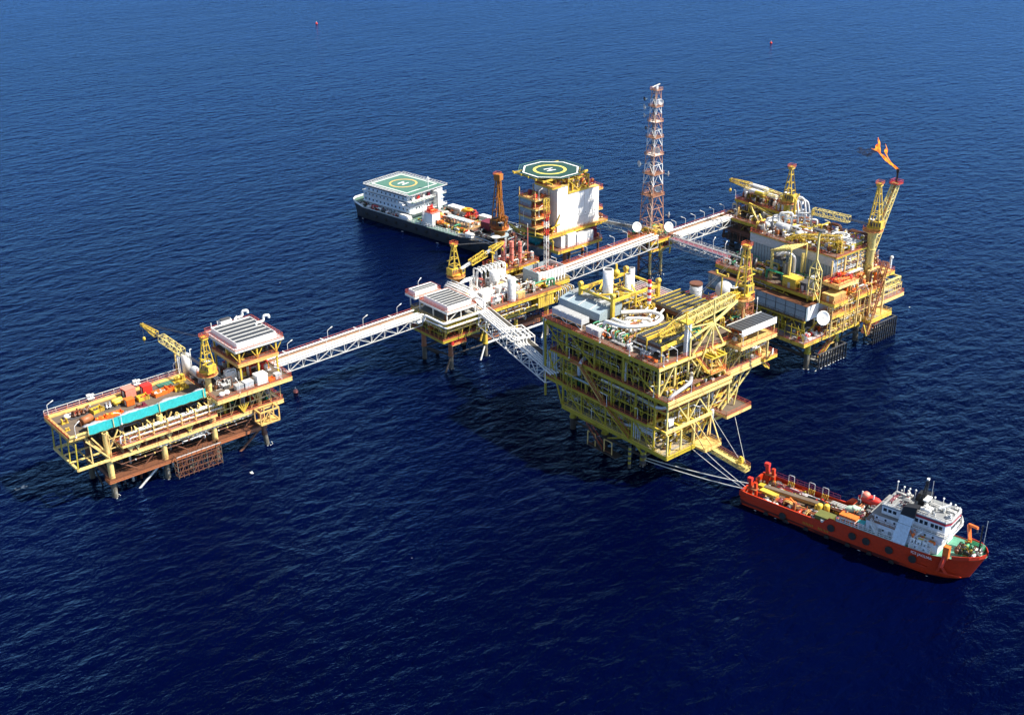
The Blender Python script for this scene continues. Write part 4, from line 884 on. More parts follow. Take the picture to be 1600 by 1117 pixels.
T1('storage_tank', 'tank', 'small white horizontal tank left of the flat-topped cylinder', 235.0, 285.6, 17.7, lambda p: p('shell', 'white').htank(0, 0, 1.2, .6, 2.6))
T1('cargo_container', 'container', 'cream cabinet right of the flat-topped white cylinder', 241, 282.6, 17.62, cabin(2.8, 1.4, 2.2, 'cream'))
def banded(h, r, m0='white', m1='red', n=8, w=None):
    def f(part):
        for i in range(n):
            part('mast', m0).lathe(0, 0, [(r, h * i / n), (r, h * (i + 1) / n - .002)], m1 if i % 2 else m0, 12)
    return f
T1('lattice_mast', 'mast', 'tall red and white banded lattice mast in front of the white quarters', 259.6, 291, 20, lambda p: ([p('mast', 'offwhite').lattice((0, 0, i * 2.5), (0, 0, i * 2.5 + 2.5), 1.1, 1.1, 2, .09, 'offwhite' if i < 4 else ('red' if i % 2 else 'cleanwhite')) for i in range(8)], p('head_frame', 'yellow').lattice((0, 0, 20), (0, 0, 25), 1.3, 1.3, 4, .1, 'yellow'), p('ladder', 'rail').box(.65, .75, -.2, .2, 0, 24), p('guard', 'rail').rail([(-1.1, -1.1, 20), (1.1, -1.1, 20), (1.1, 1.1, 20), (-1.1, 1.1, 20)], 1, 'rail', True, 1)))
T1('vent_pole', 'pole', 'slender pinkish vent pole at the back of the stack deck', 261.8, 303, 20.6, lambda p: (p('pole', 'pink').tube((0, 0, 0), (0, 0, 11), .16), p('tip', 'white').tube((0, 0, 11), (0, 0, 12.4), .12)))
T1('boom_rest', 'frame', 'yellow post under the boom of the middle platform crane', 243.2, 299.2, 17.6, lambda p: (p('post', 'yellow').beam((0, 0, 0), (0, 0, 10.4), .4), p('cradle', 'yellow').cb(0, 0, 10.4, .5, 2.2, .3)))
for x, y, z, h, l in ((214, 300.8, 22, 20, 'behind the white cooler roof, left one'), (223.2, 299.4, 17.4, 0, 'behind the white cooler roof, right one'), (227, 282, 17.6, 140, 'where the bent pipe bridge meets the middle platform'), (247, 285.2, 12.2, 140, 'below the yellow panel wall of the middle platform'), (262, 306, 20.6, 20, 'at the far corner of the rusty stack deck')):
    lamp(x, y, z, h, 'lamp post ' + l, 'lamp posts of the middle platform')

# ------------------------------------------------------------------ antenna tower
P = Plat('antenna_tower', (320.5, 301, 0), 'tall orange and white lattice antenna tower on its own small jacket', 'tower')
for x, y in ((317.6, 298.4), (323.4, 298.4), (317.6, 304.2), (323.4, 304.2)): P.leg(x, y, -2, 13, .45, 'rustorange' if y > 300 else 'cream', 1.5, low='splash')
a = MB('jacket')
for z in (1.2, 6.5):
    for q in (((317.6, 298.4), (323.4, 298.4)), ((323.4, 298.4), (323.4, 304.2)), ((323.4, 304.2), (317.6, 304.2)), ((317.6, 304.2), (317.6, 298.4))):
        a.tube((*q[0], z), (*q[1], z), .18, 'jacket' if z < 3 else 'rust'); a.tube((*q[0], z), (*q[1], z + 5.2), .15, 'jacket' if z < 3 else 'rust')
P.put(a, 'bracing')
P.deck((314, 327, 294.8, 307), 15.8, 'yellow', 'deckbrown', 'rail', depth=.9)
P.deck((315, 326, 296, 306), 12, 'yellow', 'deckbrown', 'rail', depth=.6)
P.deck((326.4, 330, 291, 297), 16, 'bluegrey', 'deckgrey', 'bluegrey', depth=.5, joist=None)
a = MB('yellow')
for x in (315, 320, 325.6):
    a.beam((x, 296.4, 8.5), (x - .6, 295.2, 15), .4); a.beam((x, 296.4, 8.5), (x + 1.5, 296, 15), .35)
    a.beam((x, 305.5, 12), (x, 305.5, 15), .3)
a.beam((323.4, 298.4, 9), (327, 296, 13), .4, .4, 'cream'); a.box(325.8, 328.6, 294.6, 296.6, 12.6, 12.9, 'deckyel'); P.put(a, 'support_strut')
a = MB('yellow'); clutter(a, 314.6, 326.4, 295.4, 306.4, 15.9, 40, ('yellow', 'orange', 'offwhite', 'green', 'rust', 'cream'), 2.8, 41); clutter(a, 315.4, 325.6, 296.2, 305.6, 12.1, 30, ('orange', 'yellow', 'green', 'white', 'rust'), 3, 42); P.put(a, 'process_piping')
a = MB('cream')
zz = [16, 21.5, 26.5, 31, 35, 39, 42.6, 46, 49.2, 52.3, 55.2, 58, 60.8, 63.4, 66, 69.2]
def hw(z): return 3.2 - (z - 16) / 53.2 * 2.05
for i, (z0, z1) in enumerate(zip(zz, zz[1:])):
    m = 'cleanwhite' if i in (4, 5, 8, 9, 12, 13) else 'tower_orange'; h0, h1 = hw(z0), hw(z1); c = [(-1, -1), (1, -1), (1, 1), (-1, 1)]
    for k in range(4):
        (ax, ay), (bx, by) = c[k], c[(k + 1) % 4]; X, Y = 320.6, 301.3; t = .19 if z0 < 40 else .14
        a.beam((X + ax * h0, Y + ay * h0, z0), (X + ax * h1, Y + ay * h1, z1), t, t, m)
        a.beam((X + ax * h1, Y + ay * h1, z1), (X + bx * h1, Y + by * h1, z1), t * .7, t * .7, m)
        a.beam((X + ax * h0, Y + ay * h0, z0), (X + (ax + bx) / 2 * h1, Y + (ay + by) / 2 * h1, z1), t * .6, t * .6, m)
        a.beam((X + bx * h0, Y + by * h0, z0), (X + (ax + bx) / 2 * h1, Y + (ay + by) / 2 * h1, z1), t * .6, t * .6, m)
mat('tower_orange', (.52, .25, .13), .5, (.7, .66, .6), scale=.25)
P.put(a, 'lattice_shaft')
a = MB('tower_orange')
for z in (31, 39, 46, 52.3, 58, 63.4, 69.2):
    h = hw(z) + .45; a.box(320.6 - h, 320.6 + h, 301.3 - h, 301.3 + h, z + .02, z + .12, 'rust' if z not in (46, 58) else 'white')
    a.rail([(320.6 - h, 301.3 - h, z), (320.6 + h, 301.3 - h, z), (320.6 + h, 301.3 + h, z), (320.6 - h, 301.3 + h, z)], 1.0, 'tower_orange', True, 1.5)
P.put(a, 'rest_platform')
a = MB('offwhite')
for k in range(90): a.beam((320.2, 301.3, 17 + k * .58), (320.9, 301.3, 17 + k * .58), .07)
a.beam((320.2, 301.3, 16), (320.2, 301.3, 69), .1); a.beam((320.9, 301.3, 16), (320.9, 301.3, 69), .1)
for k in range(5): a.tube((319.8 + k * .4, 302.4, 16), (319.9 + k * .3, 301.9, 67), .09, 'darkgrey')
P.put(a, 'ladder')
a = MB('white'); a.tube((319.6, 300.4, 69.2), (319.6, 300.4, 71.4), .12); a.beam((318.2, 301, 70.6), (321.9, 301, 71.2), .25); a.cb(320.8, 301.6, 69.3, 1.2, 1, 1.4, 'lightgrey'); P.put(a, 'top_antenna')
def dish(x, y, z, r, az, el, label, m='cleanwhite', grp=None, arm=None):
    o = empty('dish_antenna', (x, y, z), 0, label, 'dish', grp); d = V((math.cos(R(az)) * math.cos(R(el)), math.sin(R(az)) * math.cos(R(el)), math.sin(R(el)))); q = d.to_track_quat('Z', 'Y')
    def tr(a):
        a.v = [tuple(q @ V(p)) for p in a.v]; return a
    a = MB(m); a.lathe(0, 0, [(r * .12, -.32 * r), (r * .5, -.22 * r), (r * .85, -.02 * r), (r, .12 * r), (r * .97, .13 * r), (r * .8, 0), (r * .45, -.15 * r), (.03, -.2 * r)], m, 22); tr(a).build('reflector', o)
    a = MB('offwhite'); a.tube((0, 0, -.2 * r), (0, 0, .3 * r), .07 * r); a.tube((0, 0, .3 * r), (0, 0, .4 * r), .12 * r); tr(a).build('feed_horn', o)
    a = MB('bluegrey'); b = q @ V((0, 0, -.3 * r)); e = V(arm) if arm else b + (q @ V((0, 0, -1))) * .9; a.beam(b, e, .16 + r * .05); a.beam(b + V((0, 0, -.6 * r)), e, .12); a.beam(b, b + V((0, 0, -.6 * r)), .12); a.build('bracket', o)
dish(313.3, 301.7, 20.2, 1.85, 252, 22, 'big white dish on the left of the antenna tower foot', arm=(3.8, .4, -3.6))
dish(322.6, 294.6, 19.9, 1.85, 252, 22, 'big white dish on the right of the antenna tower foot', arm=(.2, 3, -3.6))
for x, y, z, r, az, l, m in ((317.6, 303.9, 63.2, 1.05, 150, 'upper of the two pale dishes near the top left of the tower', 'lightgrey'), (317.8, 304, 60.2, .85, 150, 'lower of the two pale dishes near the top left of the tower', 'lightgrey'), (317.3, 302.6, 56, .7, 165, 'small black drum dish on the upper left of the tower', 'black'), (316.6, 303, 66.4, .7, 165, 'small black drum dish highest on the tower', 'black'), (315.6, 303.6, 43, 1.15, 160, 'pale dish sticking out left at half height of the tower', 'lightgrey'), (320, 299.3, 48, 1.15, 215, 'white dish facing the viewer above half height of the tower', 'white'), (321.5, 299.8, 65, 1.0, 250, 'white dish inside the tower head', 'white'), (325.6, 298.6, 38.4, 1.0, 320, 'edge-on dish on the right side of the tower, upper of two', 'white'), (326.6, 298.4, 22.6, 1.1, 320, 'edge-on dish on the right side just above the big dish', 'white'), (319.8, 298, 34, 1.2, 228, 'grey open ring dish low on the tower front', 'lightgrey')):
    dish(x, y, z, r, az, 0, l, m, 'small dishes on the antenna tower')
lamp(325.6, 290.4, 16, 140, 'bent white lamp post on the grey landing right of the tower foot', 'lamp posts of the antenna tower'); lamp(314.4, 295.2, 15.8, 200, 'bent white lamp post at the left corner of the tower deck', 'lamp posts of the antenna tower')

# ------------------------------------------------------------------ accommodation platform
P = Plat('accommodation_platform', (300, 325, 0), 'white windowless accommodation block with dark green octagonal helideck', 'accommodation platform')
for x, y in ((296, 321.5), (296, 330), (313, 330), (306, 330)): P.leg(x, y, -2, 12.8, .8 if y < 322 else .55, 'rustorange', 3.5)
a = MB('rustorange')
for k in (-1, 1): a.beam((296, 321.5, 8.5), (296 + k * 3.4, 321.5, 12.6), .5); a.beam((296, 321.5, 8.5), (296, 321.5 + k * 3, 12.6), .5)
for q in ((296, 321.5, 313, 321.5), (296, 330, 313, 330), (296, 321.5, 296, 330), (313, 321.5, 313, 330)): a.tube((q[0], q[1], 3.4), (q[2], q[3], 3.4), .3, 'jacket')
a.tube((313, 321.5, -2), (313, 321.5, 12.8), .5, 'rust'); a.tube((296, 321.5, 3.4), (304, 321.5, -2), .3, 'jacket'); P.put(a, 'bracing')
P.deck((287.5, 309.6, 315.9, 330), 13, 'yellow', 'deckbrown', 'rail', depth=.9)
P.deck((284.6, 314.2, 317.8, 333), 18.9, 'yellow', 'deckyel', 'rail', depth=.8)
a = MB('cleanwhite'); a.box(293.2, 297.4, 316.8, 326, 13.02, 18, 'cleanwhite'); a.box(297.42, 305.6, 316.4, 322, 13.02, 17.2, 'cleanwhite'); a.box(290.4, 292.4, 317.4, 324, 13.02, 17.6, 'white')
a.box(305.62, 309, 318, 328, 13.02, 17.8, 'maroon')
for k in range(5): a.box(297.8 + k * 1.6, 297.9 + k * 1.6, 316.34, 316.4, 13.1, 17.1, 'lightgrey')
P.put(a, 'lower_cabin')
a = MB('cleanwhite'); a.box(290.2, 295.3, 319.4, 331.8, 18.92, 35.6, 'cleanwhite'); P.put(a, 'wall')
a = MB('cleanwhite'); a.box(295.31, 311, 319.42, 331.8, 18.92, 32.2, 'cleanwhite')
for z in (22.4,): a.box(290.2, 311, 319.34, 319.4, z, z + .09, 'lightgrey')
for k in range(1, 8): a.box(290.2 + k * 2.7, 290.26 + k * 2.7, 319.35, 319.41, 19, 32 if k > 1 else 35, 'white')
for k in range(3): a.box(291.2 + 0 * k, 291.3, 0, 0, 0, 0) if False else None
P.put(a, 'wall')
a = MB('darkgrey')
for x in (300.5, 304.2, 308.6): a.box(x, x + .28, 319.3, 319.4, 23.4, 23.7)
P.put(a, 'vent_opening')
a = MB('lightgrey')
for z in (21, 25, 29, 33): a.box(290.05, 290.2, 323.5, 324.6, z, z + 2, 'grey')
P.put(a, 'door')
a = MB('cream'); a.box(290, 295.4, 319.2, 332, 35.62, 35.8, 'cream'); a.cb(292.6, 325, 35.8, 2, 1.6, .3, 'cream'); a.box(295.5, 311.2, 319.3, 332, 32.22, 32.4, 'deckyel'); P.put(a, 'roof')
a = MB('yellow')    # roof screen frame
for x in (295.6, 305.6):
    for y in (319.5, 329): a.beam((x, y, 32.3), (x, y, 37.7), .45)
    a.beam((x, 319.5, 37.5), (x, 329, 37.5), .4); a.beam((x, 319.5, 32.6), (x, 329, 32.6), .3)
for z in (32.6, 37.5): a.beam((295.6, 319.5, z), (305.6, 319.5, z), .5)
a.beam((295.8, 319.5, 37.3), (300.8, 319.5, 32.8), .35); a.beam((305.4, 319.5, 37.3), (300.8, 319.5, 32.8), .35)
P.put(a, 'roof_frame')
a = MB('yellow'); clutter(a, 296, 310.5, 320.5, 331, 32.4, 60, ('yellow', 'orange', 'rust', 'cream', 'maroon', 'offwhite'), 4.2, 51); P.put(a, 'roof_plant')
hx, hy, hr = 295.8, 329.2, 11.2
def octo(r, off=22.5): return [(hx + r * math.cos(R(off + 45 * i)), hy + r * math.sin(R(off + 45 * i))) for i in range(8)]
a = MB('yellow')
for k in range(5): y = hy - 8 + k * 4; a.beam((hx - 11, y, 38.5), (hx + 11, y, 38.5), .35, .7)
for k in range(4): x = hx - 9 + k * 6; a.beam((x, hy - 11, 37.9), (x, hy + 11, 37.9), .35, .6)
for x, y, zb in ((291, 321, 35.6), (291, 330, 35.6), (299, 321, 32.4), (304, 324, 32.4), (304, 331, 32.4), (297, 331, 32.4)): a.beam((x, y, zb), (x, y, 38), .4); a.beam((x, y, zb + .3), (x + 3, y, 38), .25)
P.put(a, 'helideck_support')
a = MB('helidark'); a.prism(octo(hr), 38.9, 39.3, 'helidark'); P.put(a, 'helideck')
def ringpoly(a, outer, inner, z, m, t=.02):
    n = len(outer); vs = [(x, y, z) for x, y in outer] + [(x, y, z) for x, y in inner]; a.add(vs, [(i, (i + 1) % n, n + (i + 1) % n, n + i) for i in range(n)], m)
def circ(cx, cy, r, n=48): return [(cx + r * math.cos(2 * math.pi * i / n), cy + r * math.sin(2 * math.pi * i / n)) for i in range(n)]
def hmark(a, cx, cy, z, s, rot, m='cleanwhite'):
    for x0, x1, y0, y1 in ((-.8, -.45, -1, 1), (.45, .8, -1, 1), (-.45, .45, -.18, .18)):
        vs = [(cx + s * (x * math.cos(rot) - y * math.sin(rot)), cy + s * (x * math.sin(rot) + y * math.cos(rot)), z) for x, y in ((x0, y0), (x1, y0), (x1, y1), (x0, y1))]; a.add(vs, [(0, 1, 2, 3)], m)
a = MB('cleanwhite'); ringpoly(a, octo(hr - .3), octo(hr - .95), 39.308, 'cleanwhite'); ringpoly(a, circ(hx - .3, hy + .2, 6.2), circ(hx - .3, hy + .2, 5.1), 39.308, 'ringyel'); hmark(a, hx - .3, hy + .2, 39.308, 1.9, R(80))
P.put(a, 'helideck_marking')
def text(s, size, m, name, parent, loc, rot):
    c = bpy.data.curves.new(name, 'FONT'); c.body = s; c.size = size; c.align_x = 'CENTER'; c.align_y = 'CENTER'; c.extrude = .01
    t = bpy.data.objects.new('tmp', c); COL.objects.link(t); dg = bpy.context.evaluated_depsgraph_get(); me = bpy.data.meshes.new_from_object(t.evaluated_get(dg)); bpy.data.objects.remove(t)
    me.name = name; me.materials.clear(); me.materials.append(MATS[m]); o = bpy.data.objects.new(name, me); COL.objects.link(o); o.parent = parent; o.location = loc; o.rotation_euler = rot; return o
a = MB('green')
po, pi_ = octo(hr + 1.5), octo(hr + .05)
for i in range(8):
    p, q, p2, q2 = V((*po[i], 39.45)), V((*po[(i + 1) % 8], 39.45)), V((*pi_[i], 39)), V((*pi_[(i + 1) % 8], 39)); a.beam(p, q, .12, .12, 'heligreen')
    for k in range(8): t = k / 8; a.beam(p.lerp(q, t), p2.lerp(q2, t), .08, .08, 'heligreen')
    a.beam(p.lerp(p2, .5), q.lerp(q2, .5), .06, .06, 'heligreen')
P.put(a, 'safety_net')
P.deck([(287, 318.5), (291, 318.5), (291, 328), (287, 328)], 36.6, 'yellow', 'deckyel', 'rail', depth=.6, joist=None)
# stair tower on the left end, balconies on the right
for z in (21.9, 25.4, 28.9, 32.4): P.deck((281.4, 288.4, 321.5, 330.5), z, 'cream', 'deckyel', 'rail', depth=.4, joist=None); 
a = MB('cream')
for i, z in enumerate((18.9, 21.9, 25.4, 28.9)): a.stair((287.4, 329 if i % 2 else 323, z), (287.4, 323 if i % 2 else 329, z + 3.4), 1, 'cream')
P.put(a, 'stairway')
a = MB('bluegrey')
for x in (281.6, 288.2):
    for y in (321.7, 330.3): a.beam((x, y, 18.9), (x, y, 35.4), .25, .25, 'cream')
a.box(281.6, 281.8, 324, 330, 22, 32.3, 'bluegrey'); P.put(a, 'column')
a = MB('red'); 
for z in (21.95, 25.45, 28.95, 32.45): a.cb(283.2, 323.4, z, 1.2, .8, 1.4, 'red' if z > 28 else 'rustorange'); a.cb(284.6, 328, z, 1.2, 1, 1.8, 'maroon'); a.cb(286, 322.6, z, .8, .8, 1.1, 'orange')
P.put(a, 'safety_locker')
for z in (23.2, 31): P.deck((311, 313.6, 320, 326), z, 'deckyel', 'deckyel', 'rail', depth=.5, joist=None)
a = MB('yellow'); a.beam((286, 318, 18.9), (290.2, 318, 26), .4); a.beam((286, 318, 21.6), (290.2, 318, 22.4), .4)
a.pipe([(279, 333, 21.4), (280.4, 329, 19.4), (283, 322, 19.4), (287, 318.2, 17.2), (287, 318.2, 13)], .35, 'yellow', 8); a.pipe([(279.6, 333, 20), (281, 328, 18), (284, 320, 18), (287.4, 318, 16)], .3, 'shaded_oliveyel', 8)
for z in (19, 22.5, 26, 29.5): a.beam((283.5, 319, z), (283.5, 319, z + 3.4), .2, .2, 'yellow')
P.put(a, 'support_strut')
a = MB('rail'); clutter(a, 285, 290, 318.4, 331, 18.95, 20, ('red', 'rustorange', 'offwhite', 'yellow'), 2.4, 52); clutter(a, 311.2, 314, 318.4, 332, 18.95, 10, ('rust', 'offwhite', 'rustorange'), 2, 53); clutter(a, 288, 309, 324, 329.5, 13.05, 24, ('rust', 'yellow', 'offwhite', 'orange'), 3.6, 54); P.put(a, 'process_piping')
T1('storage_tank', 'tank', 'teal horizontal tank under the left end of the white quarters', 285.4, 326.5, 13.2, lambda p: (p('shell', 'tealdark').htank(0, 0, 2.6, 1.9, 6, math.pi / 2), p('saddle', 'rust').cb(0, 0, 0, 2.6, 4, .6)) if mat('tealdark', (.01, .16, .17), .2) else None)
for x, y, z, h, l in ((280.6, 327, 24, 0, 'far left on the stair tower, lower one'), (283, 321.2, 32.4, 0, 'at the top balcony of the stair tower'), (283, 321.2, 26, 0, 'at the middle balcony of the stair tower'), (309.5, 316.6, 13, 140, 'on the lower right deck of the white quarters')):
    lamp(x, y, z, h, 'lamp post ' + l, 'lamp posts of the accommodation platform')

# ------------------------------------------------------------------ big yellow process platform (nearest)
P = Plat('offshore_platform', (230, 212, 0), 'big yellow multi-deck process platform nearest the red ship', 'oil platform')
def striped(P, x, y, z0, z1, r):
    a = MB('shaded_oliveyel'); n = 9; a.tube((x, y, z0), (x, y, .6), r, 'splash', 12)
    for i in range(n): a.tube((x, y, .6 + (z1 - .6) * i / n), (x, y, .6 + (z1 - .6) * (i + 1) / n), r, 'shaded_oliveyel' if i % 2 else 'darkgrey', 12)
    P.put(a, 'leg')
striped(P, 216.4, 203.2, -2, 8.8, .85); striped(P, 212.4, 204.4, -1, 7, .4)
for x, y in ((216.4, 218), (216.4, 231), (236, 203.2), (236, 218), (236, 231)): P.leg(x, y, -2, 9, .85, 'shaded_oliveyel', 3.5, low='jacket')
a = MB('jacket')
for z in (2.5,):
    for x in (216.4, 236): a.tube((x, 203.2, z), (x, 231, z), .35); a.tube((x, 203.2, 8.5), (x, 217, z), .3, 'shaded_oliveyel'); a.tube((x, 231, 8.5), (x, 218, z), .3)
    for y in (203.2, 218, 231): a.tube((216.4, y, z), (236, y, z), .35); a.tube((216.4, y, 8.5), (236, y, z), .25)
for k in (-1, 1): a.tube((216.4, 203.2, 3), (216.4 + k * 3.2, 203.2 - k * .6, 8), .3, 'shaded_oliveyel'); a.tube((216.4, 203.2, 3), (216.4, 203.2 + k * 3.2, 8), .3, 'shaded_oliveyel')
for i in range(14): a.tube((220 + (i % 7) * 2.2, 207 + (i // 7) * 3, -1), (220 + (i % 7) * 2.2, 207 + (i // 7) * 3, 9), .35, 'jacket', 8)
P.put(a, 'bracing')
a = MB('offwhite')       # swing-rope frames and landing steps under the left side
for y in (220.5, 214):
    for k in (0, 3): a.beam((212.2, y - k, .6), (212.2, y - k, 5), .22, .22, 'cream')
    a.beam((212.2, y, 5), (212.2, y - 3, 5), .22, .22, 'cream'); a.beam((212.2, y, 1.6), (212.2, y - 3, 1.6), .2, .2, 'rust')
a.stair((212.6, 221, 6.6), (212.6, 214.6, 1.2), 1.2, 'jacket'); a.box(211.6, 214.4, 209, 220, 1, 1.25, 'jacket'); P.put(a, 'boat_landing')
P.deck((211.6, 222.4, 190.4, 230.5), 9.4, 'shaded_oliveyel', 'deckgrey', 'railyel', depth=.8)
P.deck((222.4, 246.5, 196.8, 230.5), 9.6, 'yellow', 'deckbrown', 'rail', depth=.8)
a = MB('shaded_oliveyel')      # slatted laydown at the near corner and trusswork of the lowest storey
for i in range(9): a.box(212.2, 221.6, 191 + i * 1.7, 192.1 + i * 1.7, 9.42, 9.5, 'wood')
P.put(a, 'laydown_planks')
a = MB('shaded_oliveyel')
for y0, y1 in ((230.5, 223), (223, 213.5), (213.5, 203.5), (203.5, 195.5)):
    a.beam((212, y0, 9.2), (212, y0, 15.8), .4); a.beam((212, y0, 15.6), (212, y1, 9.4), .32)
a.beam((212, 195.5, 9.2), (212, 195.5, 15.8), .4)
a.beam((212, 236.6, 24), (211.6, 230.6, 9.6), .35); a.beam((211.8, 236.4, 17), (211.8, 230, 16), .3)
for x in (211.9, 217, 222): a.beam((x, 190.6, 9), (x, 190.6, 15.6), .45, .45, 'paleyel')
for i in range(5): a.beam((213.8, 226 - i * 3, 9), (213.8, 226 - i * 3, 6.4), .2); 
a.beam((213.8, 226, 6.4), (213.8, 214, 6.4), .25); a.beam((213.8, 226, 9), (213.8, 222, 6.4), .2); a.beam((213.8, 214, 9), (213.8, 218, 6.4), .2)
P.put(a, 'deck_truss')
P.deck((211.8, 229.6, 198, 238.4), 16, 'shaded_oliveyel', 'grating', 'rail', depth=.7)
P.deck((229.6, 246, 198, 231), 15.6, 'yellow', 'deckbrown', 'rail', depth=.7)
a = MB('yellow')         # open projecting frame at the near corner
for y in (191.5, 198): a.beam((211.9, y, 15.8), (229.8, y, 15.8), .5, .8, 'yellow' if y > 192 else 'cream')
for x in (212, 217.5, 223, 229.6): a.beam((x, 191.5, 15.9), (x, 198, 15.9), .45, .7)
for i in range(10): a.beam((218 + i * .5, 192, 15.7), (218 + i * .5, 197.6, 15.7), .12)
for x in (222.6, 229.4): a.beam((x, 191.5, 9.5), (x, 191.5, 15.6), .4, .4, 'cream'); a.beam((x, 191.6, 15.4), (x - 3, 195, 9.6), .25)
a.beam((214, 197.8, 15.6), (221, 197.8, 10), .4, .4, 'deckyel'); a.beam((217.5, 197.8, 10), (217.5, 197.8, 15.6), .4); a.beam((229.6, 192, 15.4), (226, 192, 9.6), .25)
a.beam((213, 190.8, 9.6), (221.5, 197.6, 9.8), .4, .4, 'shaded_oliveyel'); P.put(a, 'corner_frame')
# flat landing for the gangway
P.deck([(222.9, 187.2), (229.2, 187.2), (229.2, 192.2), (222.9, 192.2)], 8.8, 'cream', 'deckyel', 'deckyel', depth=.5, joist=None, skip=(3,))
a = MB('cream')
for p, q in (((223.1, 187.5, 8.8), (221, 191, 15.6)), ((229, 187.5, 8.8), (229.4, 191.5, 15.6)), ((229, 192, 8.8), (236, 197, 9.6)), ((226, 187.4, 8.8), (223.4, 191.5, 15.4))): a.beam(p, q, .25)
P.put(a, 'hanger')
P.deck((236.5, 246.5, 191.8, 198.2), 12.2, 'cream', 'deckbrown', 'rail', depth=.6)
# third and fourth decks
P.deck((212.4, 236.5, 191.6, 236.4), 24.4, 'shaded_oliveyel', 'grating', 'rail', depth=.9, joist='x')
P.deck((236.5, 252.5, 194.2, 236), 24.2, 'cream', 'deckgrey', 'rail', depth=.9)
P.deck((214, 226, 193.4, 212), 20.4, 'yellow', 'deckbrown', 'rail', depth=.5)
P.deck((212.4, 244.8, 195.2, 240), 33, 'shaded_oliveyel', 'deckbrown', 'rail', depth=1.0)
P.deck((244.8, 256, 198.5, 224), 33, 'yellow', 'deckbrown', 'rail', depth=.8)
a = MB('shaded_oliveyel')
for y0, y1, lo in ((239, 230, 24.6), (230, 219, 24.6), (219, 208, 24.6), (208, 196, 24.6)):
    a.beam((212.8, y0, 24.4), (212.8, y0, 32.4), .45); a.beam((212.8, y1, 24.6), (212.8, y0, 32.2), .3) if y0 != 219 else None
for y in (231, 222, 212, 203, 196): a.beam((212.6, y, 16), (212.6, y, 24), .45); a.beam((217, y, 16), (217, y - 3.4, 23.6), .35)
for y in (205, 212, 221): a.beam((213.5, y, 16.5), (213.5, y - 3.6, 23.6), .3)
P.put(a, 'deck_truss')
a = MB('paleyel')
for x in (213.2, 219, 224, 231, 236.4, 244.6): a.beam((x, 195.6, 24.5), (x, 195.6, 32.4), .5); 
for x, e in ((213.4, 5.4), (224.2, 6.4), (236.6, 7.6)): a.beam((x, 195.4, 24.6), (x + e, 195.4, 32.2), .35)
a.beam((231, 195.4, 24.6), (224.4, 195.4, 32.2), .35)
for x in (213.2, 221, 229, 237): a.beam((x, 192.2, 16), (x, 192.2, 23.8), .4); 
for x in (221.4, 229.2): a.beam((x, 192.2, 16.2), (x + 5.5, 192.2, 23.6), .3); a.beam((x, 192.2, 16.2), (x - 5.5, 192.2, 23.6), .3)
# the raking brackets under the right end
for k in range(4): a.beam((252, 195 + k * 1.3, 23.6), (238, 195 + k * 1.3, 12.6), .35)
for t in (.25, .5, .75): a.beam((252 - 14 * t, 195, 23.6 - 11 * t), (252 - 14 * t, 199, 23.6 - 11 * t), .25, .25, 'rustorange')
for k in (0, 2): a.beam((246, 195 + k, 24), (243, 195 + k, 12.4), .3)
P.put(a, 'support_strut')
a = MB('cream'); a.box(212.5, 237, 191.3, 191.55, 22.5, 23.3); a.beam((212.2, 191.3, 24.2), (237, 191.3, 24.2), .35, .9, 'cream'); a.beam((236, 194, 22.6), (253, 194, 22.6), .3, .6); a.beam((212.3, 195, 32.4), (245, 195, 32.4), .3, .8)
for k in range(3): a.box(237 + .02, 252, 196.5 + k * 4, 196.9 + k * 4, 24.21, 24.28, 'canvas')
P.put(a, 'edge_beam')
# machinery between the decks
a = MB('shaded_oliveyel')
clutter(a, 213.5, 236, 193, 231, 9.5, 120, ('darkgrey', 'offwhite', 'silver', 'shaded_oliveyel', 'rust', 'shaded_oliveyel'), 4.4, 61)
clutter(a, 223, 245, 197.6, 204, 9.7, 30, ('orange', 'rust', 'white', 'offwhite', 'red'), 3.4, 62)
P.put(a, 'process_piping')
a = MB('darkgrey')
clutter(a, 213.4, 236, 199, 231, 16.1, 150, ('darkgrey', 'yellow', 'offwhite', 'rust', 'silver', 'shaded_oliveyel', 'green'), 5.4, 63)
clutter(a, 215, 235, 192.6, 199, 16.1, 34, ('yellow', 'offwhite', 'yellow', 'silver', 'darkgrey'), 3.4, 64)
clutter(a, 230, 245, 198.6, 206, 15.7, 44, ('white', 'silver', 'rust', 'yellow', 'orange', 'green'), 4.6, 65); P.put(a, 'process_piping')
a = MB('darkgrey')
clutter(a, 213.6, 236, 197, 235, 24.5, 160, ('black', 'darkgrey', 'silver', 'offwhite', 'yellow', 'rust', 'shaded_oliveyel'), 5.6, 66)
clutter(a, 214, 236, 192, 196.4, 24.5, 30, ('yellow', 'offwhite', 'yellow', 'rust'), 2.2, 67); clutter(a, 238, 251, 203, 222, 24.3, 40, ('yellow', 'offwhite', 'rust', 'darkgrey', 'green'), 5, 68); P.put(a, 'process_piping')
a = MB('darkgrey')
for i, (y, z) in enumerate(((231, 26), (228.6, 28.6), (224.5, 26.2))): a.htank(221, y, z, 1.5, 8, math.pi / 2 if i > 1 else 0, 'darkgrey')
a.htank(217, 222, 26.6, 1.3, 4, math.pi / 2, 'grey'); P.put(a, 'pressure_vessel')
a = MB('shaded_oliveyel')
for lev, z in enumerate((31.8, 23.4, 15.2)):
    racks(a, (213.4, 238 - lev * 3, z), (213.4, 196, z), 12, ('shaded_oliveyel', 'darkgrey', 'silver', 'rust', 'offwhite', 'shaded_oliveyel'), 20 + lev, .5)
    racks(a, (214, 196.4, z), (243, 196.4, z), 10, ('yellow', 'silver', 'rust', 'offwhite', 'cream', 'rustorange'), 30 + lev, .5)
